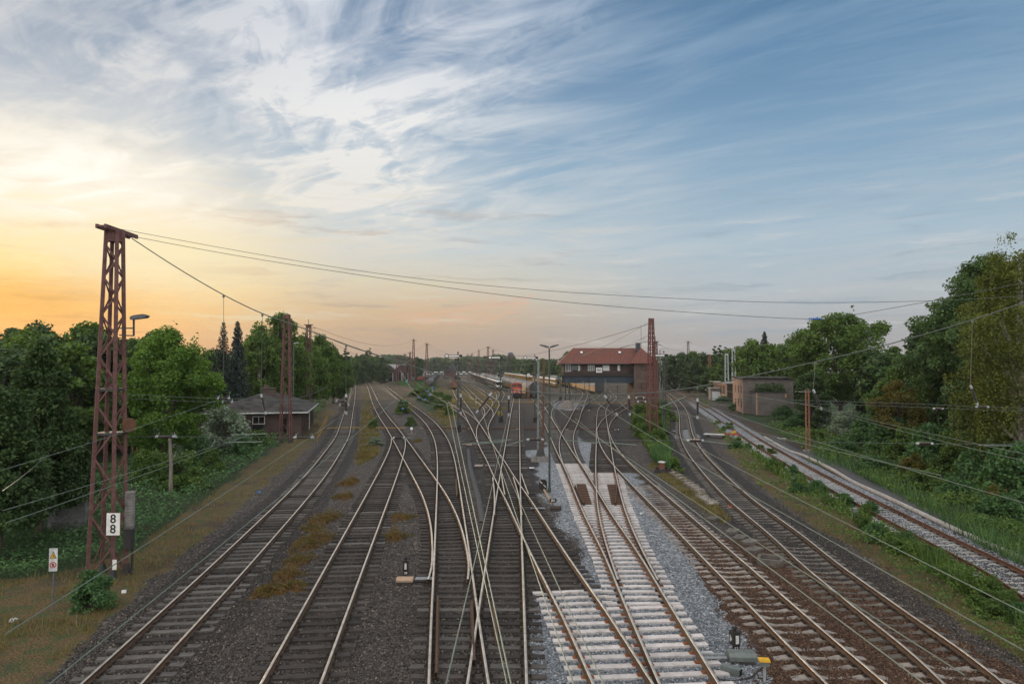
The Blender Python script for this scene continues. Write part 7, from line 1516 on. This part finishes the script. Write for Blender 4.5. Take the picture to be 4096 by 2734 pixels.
# dwarf signals
ds = at(2172, 1963); dw = thing('dwarf_signal', 'black octagonal dwarf signal with slanting white bar beside the green lamp post', 'signal', ds); dw.scale = (.58,)*3; mb = MB(); o_ = [(-.46, .22), (-.30, .05), (.30, .05), (.46, .22), (.46, .95), (.26, 1.22), (-.26, 1.22), (-.46, .95)]; mb.prism([(a, b_+.25) for a, b_ in o_], -.06, .12); mb.build('housing', 'black_paint', dw)
mb = MB(); mb.bar((-.36, -.075, 1.28), (-.08, -.075, 1.02), .11, .01, up=(0, 1, 0)); mb.build('bar', 'fascia_white', dw); mb = MB(); mb.bar((.06, -.075, .88), (.34, -.075, .60), .11, .01, up=(0, 1, 0)); mb.build('bar', 'fascia_white', dw); mb = MB(); mb.tube([(0, .05, 0), (0, .05, .4)], .06, 8); mb.build('post', 'steel_dark', dw)
a_ = P(2173, 1958); b_ = P(2205, 2015); pi_ = thing('cable_pipe', 'tan corrugated pipe running from the octagonal dwarf signal to the dark point machine', 'pipe', (a_.x, a_.y, 0)); mb = MB(); mb.tube([(0, 0, .08), ((b_.x-a_.x)*.5, (b_.y-a_.y)*.5, .10), (b_.x-a_.x, b_.y-a_.y, .08)], .075, 10); mb.build('hose', 'pipe_tan', pi_, smooth=True)
for i in range(9): q = i/8; mb = MB(); d_ = (b_-a_).normalized(); c0_ = a_.lerp(b_, q)-a_; mb.tube([(c0_.x-d_.x*.05, c0_.y-d_.y*.05, .09), (c0_.x+d_.x*.05, c0_.y+d_.y*.05, .09)], .085, 10); mb.build('collar', 'pipe_tan', pi_)
ds = at(1646, 1735); d2 = thing('dwarf_signal', 'small round white dwarf signal between second and fourth tracks', 'signal', ds); mb = MB(); mb.lathe([(.30, 0), (.30, .08)], c=(0, 0, .75), n=20, axis='y'); mb.build('disc', 'black_paint', d2); mb = MB(); mb.lathe([(.20, 0), (.20, .01)], c=(0, -.012, .75), n=20, axis='y'); mb.build('lens', 'white_paint', d2); mb = MB(); mb.box((0, .05, .25), (.2, .2, .5)); mb.box((0, .05, .05), (1.0, .3, .1)); mb.build('foot', 'concrete_old', d2)
for px, lb in (((2470, 1730), 'black switch lantern with tilted white panel below the red mast bushes'), ((2356, 1650), 'dark switch lantern before the signal box at the second yellow duct'), ((2326, 1608), 'small dark lantern under the signal box girder')): lantern(lb, px, None, .42, R(20))
# yellow cable ducts across the tracks
def duct(label, a, b, mat):
    A = P(*a); B = P(*b); r_ = thing('cable_duct', label, 'cable duct', (A.x, A.y, 0)); d_ = B-A; n = max(1, int(d_.length/6)); mb = MB()
    mb.bar((0, 0, .08), (d_.x, d_.y, .08), .30, .12); mb.build('trough', mat, r_)
    for i in range(n+1): q = d_*(i/n); mb = MB(); mb.box((q.x, q.y, .05), (.5, .5, .14)); mb.build('saddle', 'concrete_old', r_)
duct('yellow cable duct crossing under the leftmost track', (1316, 1713), (1439, 1711), 'yellow_dull'); duct('yellow cable duct crossing under the second track', (1510, 1712), (1617, 1713), 'yellow_dull'); duct('long rusty cable duct crossing the middle tracks', (1689, 1713), (2464, 1719), 'mat_brown'); duct('yellowish far cable duct from the thicket to the locomotive', (1782, 1607), (2205, 1609), 'yellow_dull'); duct('far cable duct under the signal box girder', (2270, 1610), (2530, 1612), 'yellow_dull'); duct('yellow duct across the dark main line at the right', (2660, 1595), (2799, 1594), 'yellow_dull')
# yellow railing
A = P(1270, 1770); B = P(1309, 1690); rl = thing('railing', 'short yellow tubular railing beside the leftmost track at the brick house', 'railing', (A.x, A.y, 0)); d_ = B-A
for i in range(6): q = d_*(i/5); mb = MB(); mb.tube([(q.x, q.y, 0), (q.x, q.y, 1.05)], .03, 6); mb.build('post', 'yellow_dull', rl)
for z in (.55, 1.03): mb = MB(); mb.tube([(0, 0, z), (d_.x, d_.y, z)], .03, 6); mb.build('rail', 'yellow_dull', rl)
# small stuff right of the white turnout
p_ = at(2648, 1883); dr = thing('cable_drum', 'brown wooden post with white cap standing in a coil of black cable', 'cable coil', p_); mb = MB(); mb.lathe([(.26, 0), (.26, .75)], n=14); mb.build('post', 'wagon_brown', dr); mb = MB(); mb.lathe([(.30, .75), (.30, .82), (.1, .86)], n=14); mb.build('cap', 'fascia_white', dr)
for i in range(4): mb = MB(); mb.tube([(math.cos(a)*(.75-.05*i), math.sin(a)*(.75-.05*i)-.1, .05+.07*i) for a in np.linspace(0, 6.28, 22)], .045, 6, caps=False); mb.build('coil', 'black_paint', dr)
p_ = at(3082, 2250); mh = thing('cable_pit', 'open square concrete cable pit beside the dark main line', 'pit', p_, R(-25)); mb = MB()
for a, b_ in (((-.45, 0), (.12, .9)), ((.45, 0), (.12, .9))): mb.box((a[0], a[1], .10), (b_[0], b_[1], .36))
for y in (-.42, .42): mb.box((0, y, .10), (.78, .12, .36))
mb.build('rim', 'concrete_grimy', mh); mb = MB(); mb.box((0, 0, .0), (.8, .8, .04)); mb.build('bottom', 'dark_void', mh)
p_ = at(2872, 1748); tl = thing('track_trolley', 'white and red flat trolley with a yellow lamp beside the dark main line', 'trolley', p_, R(-25)); mb = MB(); mb.box((-.3, 0, .45), (2.6, .9, .10)); mb.build('platform', 'fascia_white', tl); mb = MB(); mb.box((1.6, -.3, .55), (1.6, .5, .12)); mb.build('beam', 'sign_red', tl); mb = MB(); mb.box((1.9, -.2, .8), (.4, .4, .3)); mb.build('lamp', 'yellow_paint', tl)
for sx in (-1.2, .7):
    for y in (-.4, .4): mb = MB(); mb.lathe([(.05, y-.05), (.2, y-.05), (.2, y+.05), (.05, y+.05)], c=(sx, 0, .2), n=10, axis='y'); mb.build('wheel', 'steel_dark', tl)
# concrete trough covers in a broken row
A = [(2676, 1875), (2740, 1920), (2790, 1955), (2812, 1985), (2850, 2015)]
for i in range(16):
    q = i/15*(len(A)-1); j = min(int(q), len(A)-2); f = q-j; x = A[j][0]+(A[j+1][0]-A[j][0])*f; y = A[j][1]+(A[j+1][1]-A[j][1])*f
    p_ = at(x+rng.normal(0, 3), y); mb = MB(); mb.box((0, 0, 0), (.75, .48, .12)); o = mb.build('trough_cover', 'concrete_old', None, loc=(p_[0], p_[1], p_[2]+.06), rz=rng.normal(.7, .18)); o.rotation_euler.x = rng.normal(0, .05); tag(o, 'grey concrete trough cover in the broken row left of the dark main line', 'concrete slab', 'trough covers')
for px in ((2850, 2075), (2930, 2125), (3000, 2170), (3015, 2200), (2960, 2150)):
    p_ = at(*px); mb = MB(); mb.box((0, 0, 0), (.9, .5, .14)); o = mb.build('trough_cover', 'concrete_grimy', None, loc=(p_[0], p_[1], p_[2]+.07), rz=rng.normal(.8, .2)); tag(o, 'dirty concrete slab lying loose between curved-sleeper track and dark main line', 'concrete slab', 'loose slabs')
# striped blocks
for px in ((1815, 1606), (1884, 1600), (1980, 1574), (2000, 1660)):
    p_ = at(*px); r_ = thing('buffer_block', 'small yellow and black striped block standing between yard tracks', 'marker', p_, 0, 'striped blocks'); mb = MB(); mb.box((0, 0, .35), (.8, .5, .7)); bl = mb.build('block', 'stripe_yellow', r_)
    for i in range(3): mb = MB(); mb.bar((-.38+i*.27, -.26, .02), (-.16+i*.27, -.26, .68), .10, .01, up=(0, 1, 0)); mb.build('stripe', 'black_paint', bl)
for px in ((1904, 1617), (1986, 1601), (1840, 1618)):
    p_ = at(*px); mb = MB(); mb.lathe([(.08, 0), (.08, 1.5), (.14, 1.52), (.14, 1.62)], n=10); o = mb.build('marker_post', 'fascia_white', None, loc=p_); tag(o, 'thin white marker post between the yard tracks', 'post', 'white marker posts')
for x_, y0_, y1_ in ((2041, 1500, 1556), (2053, 1505, 1560), (2106, 1512, 1588), (2183, 1535, 1603), (2285, 1538, 1600), (2303, 1545, 1602), (2357, 1528, 1645), (2432, 1520, 1600), (1976, 1530, 1588), (1946, 1545, 1602), (1905, 1520, 1572), (2470, 1545, 1606)):
    p_ = at(x_, y1_); h_ = 8.2+(1472-y0_)*p_[1]/2731; r_ = thing('pole', 'thin dark pole with a small head standing between the far yard tracks', 'pole', p_, 0, 'thin poles between the yard tracks'); mb = MB(); mb.tube([(0, 0, 0), (0, 0, h_)], .07, 6); mb.build('shaft', 'steel_green', r_); mb = MB(); mb.box((0, 0, h_+.12), (.36, .25, .34)); mb.build('head', 'black_paint', r_)
# walkway slab with pale kerb on the far side of the rusty track
kb_ = [(3060, 1745), (3160, 1800), (3215, 1818), (3330, 1873), (3420, 1925), (3520, 1970), (3660, 2035), (3800, 2100), (3960, 2170), (4096, 2228), (4400, 2370)]
ln = np.array([(v.x, v.y) for v in (P(x, y, .1) for x, y in catmull(kb_, 6))])
wk = sweep('path', offset(ln, -.55), [(-.55, -.1), (-.55, .10), (.55, .10), (.55, -.1)][::-1], 0, ['walk_tar'] if pm('walk_tar', (0.05, 0.05, 0.055), (0.075, 0.073, 0.072), 6, .9, 0, .3, 40) else None, None); struct(wk); fixnormals(wk)
kw = sweep('kerb', offset(ln, .09), [(-.08, -.1), (-.08, .17), (.08, .17), (.08, -.1)][::-1], 0, ['concrete_pale'], None); struct(kw); fixnormals(kw)
p_ = at(3115, 1752); mb = MB(); mb.box((0, 0, .08), (1.6, .9, .16)); o = mb.build('concrete_slab', 'concrete_pale', None, loc=p_, rz=-.5); tag(o, 'pale concrete slab at the near end of the walkway', 'concrete slab')
# cable trough strip between fourth and straight tracks
ct = [(1873, 1795), (1880, 1862), (1895, 1920), (1916, 2000), (1930, 2085)]
ln = np.array([(v.x, v.y) for v in (P(x, y, .03) for x, y in catmull(ct, 8))]); o = sweep('cable_trough', ln, [(-.17, -.1), (-.17, .05), (.17, .05), (.17, -.1)][::-1], 0, ['walk_tar'], None); fixnormals(o); tag(o, 'flat grey concrete cable trough left of the double slip', 'cable trough')
# litter
for px, mt, lb in (((497, 2358), 'fascia_white', 'white scrap of litter on the dry grass near the bush'), ((55, 2475), 'fascia_white', 'pale scrap of litter at the far left on the dry grass'), ((1036, 1962), 'film_blue', 'small blue scrap of litter on the sandy verge'), ((2568, 2053), 'fascia_white', 'pale pink scrap lying on the blue-grey ballast'), ((2920, 2025), 'red_paint', 'tiny red cap lying beside the curved-sleeper track')):
    p_ = at(*px); mb = MB(); mb.prism([(-.12, 0), (.13, .02), (.10, .07), (-.05, .09)], -.08, .08); o = mb.build('litter', mt, None, loc=p_, rz=rng.random()*3); tag(o, lb, 'litter')
# ---- haze: the evening air itself
hm = bpy.data.materials.new('haze'); hm.use_nodes = True; hn = hm.node_tree; hn.nodes.clear(); ho = hn.nodes.new('ShaderNodeOutputMaterial'); hv = hn.nodes.new('ShaderNodeVolumePrincipled')
hv.inputs['Color'].default_value = (0.78, 0.80, 0.84, 1); hv.inputs['Density'].default_value = HAZE if 'HAZE' in globals() else 0.00012; hv.inputs['Anisotropy'].default_value = 0.2; hn.links.new(hv.outputs[0], ho.inputs['Volume'])
mb = MB(); mb.box((0, 1600, 16), (5400, 3700, 40)); hb = mb.build('haze', hm); hb['kind'] = 'stuff'
# ---------------------------------------------------------------- loose ballast stones of the near tracks
def stonemat(name, stops):
    m, t, b = newmat(name); tint = t.n('ShaderNodeAttribute', attribute_name='tint').outputs['Fac']
    t.L.new(t.ramp(tint, stops), b.inputs['Base Color']); b.inputs['Roughness'].default_value = .8; b.inputs['Specular IOR Level'].default_value = .25
stonemat('stone_brown', [(0, (0.022, 0.019, 0.018)), (.5, (0.062, 0.055, 0.050)), (.85, (0.115, 0.10, 0.088)), (1, (0.25, 0.20, 0.155))])
stonemat('stone_blue', [(0, (0.06, 0.067, 0.075)), (.5, (0.165, 0.18, 0.20)), (.85, (0.28, 0.30, 0.325)), (1, (0.46, 0.48, 0.50))])
stonemat('stone_rust', [(0, (0.025, 0.016, 0.012)), (.5, (0.075, 0.042, 0.028)), (.85, (0.13, 0.075, 0.046)), (1, (0.22, 0.14, 0.085))])
n = 130000
px = np.stack([rng.uniform(60, 2400, n), 1150+(1590-1150)*rng.random(n)**.9], 1); x, y = toground(px)
wx_ = x+(fbm(x*.9, y*.9, 3)-.5)*1.4; wy_ = y+(fbm(x*.9, y*.9, 9)-.5)*1.4
td = np.full(n, 9.0)
for i in range(0, n, 4000): td[i:i+4000] = np.hypot(x[i:i+4000, None]-allp[None, :, 0], y[i:i+4000, None]-allp[None, :, 1]).min(1)
bare = ~((zone('green', wx_, wy_) | zone('dry', wx_, wy_) | zone('tarmac', wx_, wy_)) & (td > 2.0)) & (x > -15.5)
fr = zone('fresh', wx_, wy_); ru = zone('rust', wx_, wy_) & ~fr
OCT = np.array([(1, 0, 0), (-1, 0, 0), (0, 1, 0), (0, -1, 0), (0, 0, 1), (0, 0, -1)], float); OF = np.array([(0, 2, 4), (2, 1, 4), (1, 3, 4), (3, 0, 4), (2, 0, 5), (1, 2, 5), (3, 1, 5), (0, 3, 5)])
for sel, mat, lb in ((bare & ~fr & ~ru, 'stone_brown', 'loose dark grey-brown ballast stones between the left and middle tracks'), (bare & fr, 'stone_blue', 'fresh blue-grey ballast stones round the white sleepers'), (bare & ru, 'stone_rust', 'rust-brown ballast stones round the curved concrete sleepers')):
    X, Y = x[sel], y[sel]; k = len(X); s_ = rng.uniform(.020, .042, k)
    V = OCT[None]*rng.uniform(.6, 1.3, (k, 6, 1))*s_[:, None, None]; V[:, :, 2] *= .75
    a = rng.random(k)*6.28; ca, sa = np.cos(a)[:, None], np.sin(a)[:, None]; V = np.stack([V[:, :, 0]*ca-V[:, :, 1]*sa, V[:, :, 0]*sa+V[:, :, 1]*ca, V[:, :, 2]], -1); V += rng.normal(0, .007, V.shape)
    V += np.stack([X, Y, heights(X, Y)+s_*.35], 1)[:, None, :]
    Fc = (OF[None]+6*np.arange(k)[:, None, None]).reshape(-1, 3)
    o = npmesh('ballast_stones', V.reshape(-1, 3), Fc, mat, attr={'tint': np.repeat(np.clip(rng.normal(.5, .24, k), 0, 1), 6)}); tag(o, lb, 'gravel', kind='stuff')
bpy.context.view_layer.update()
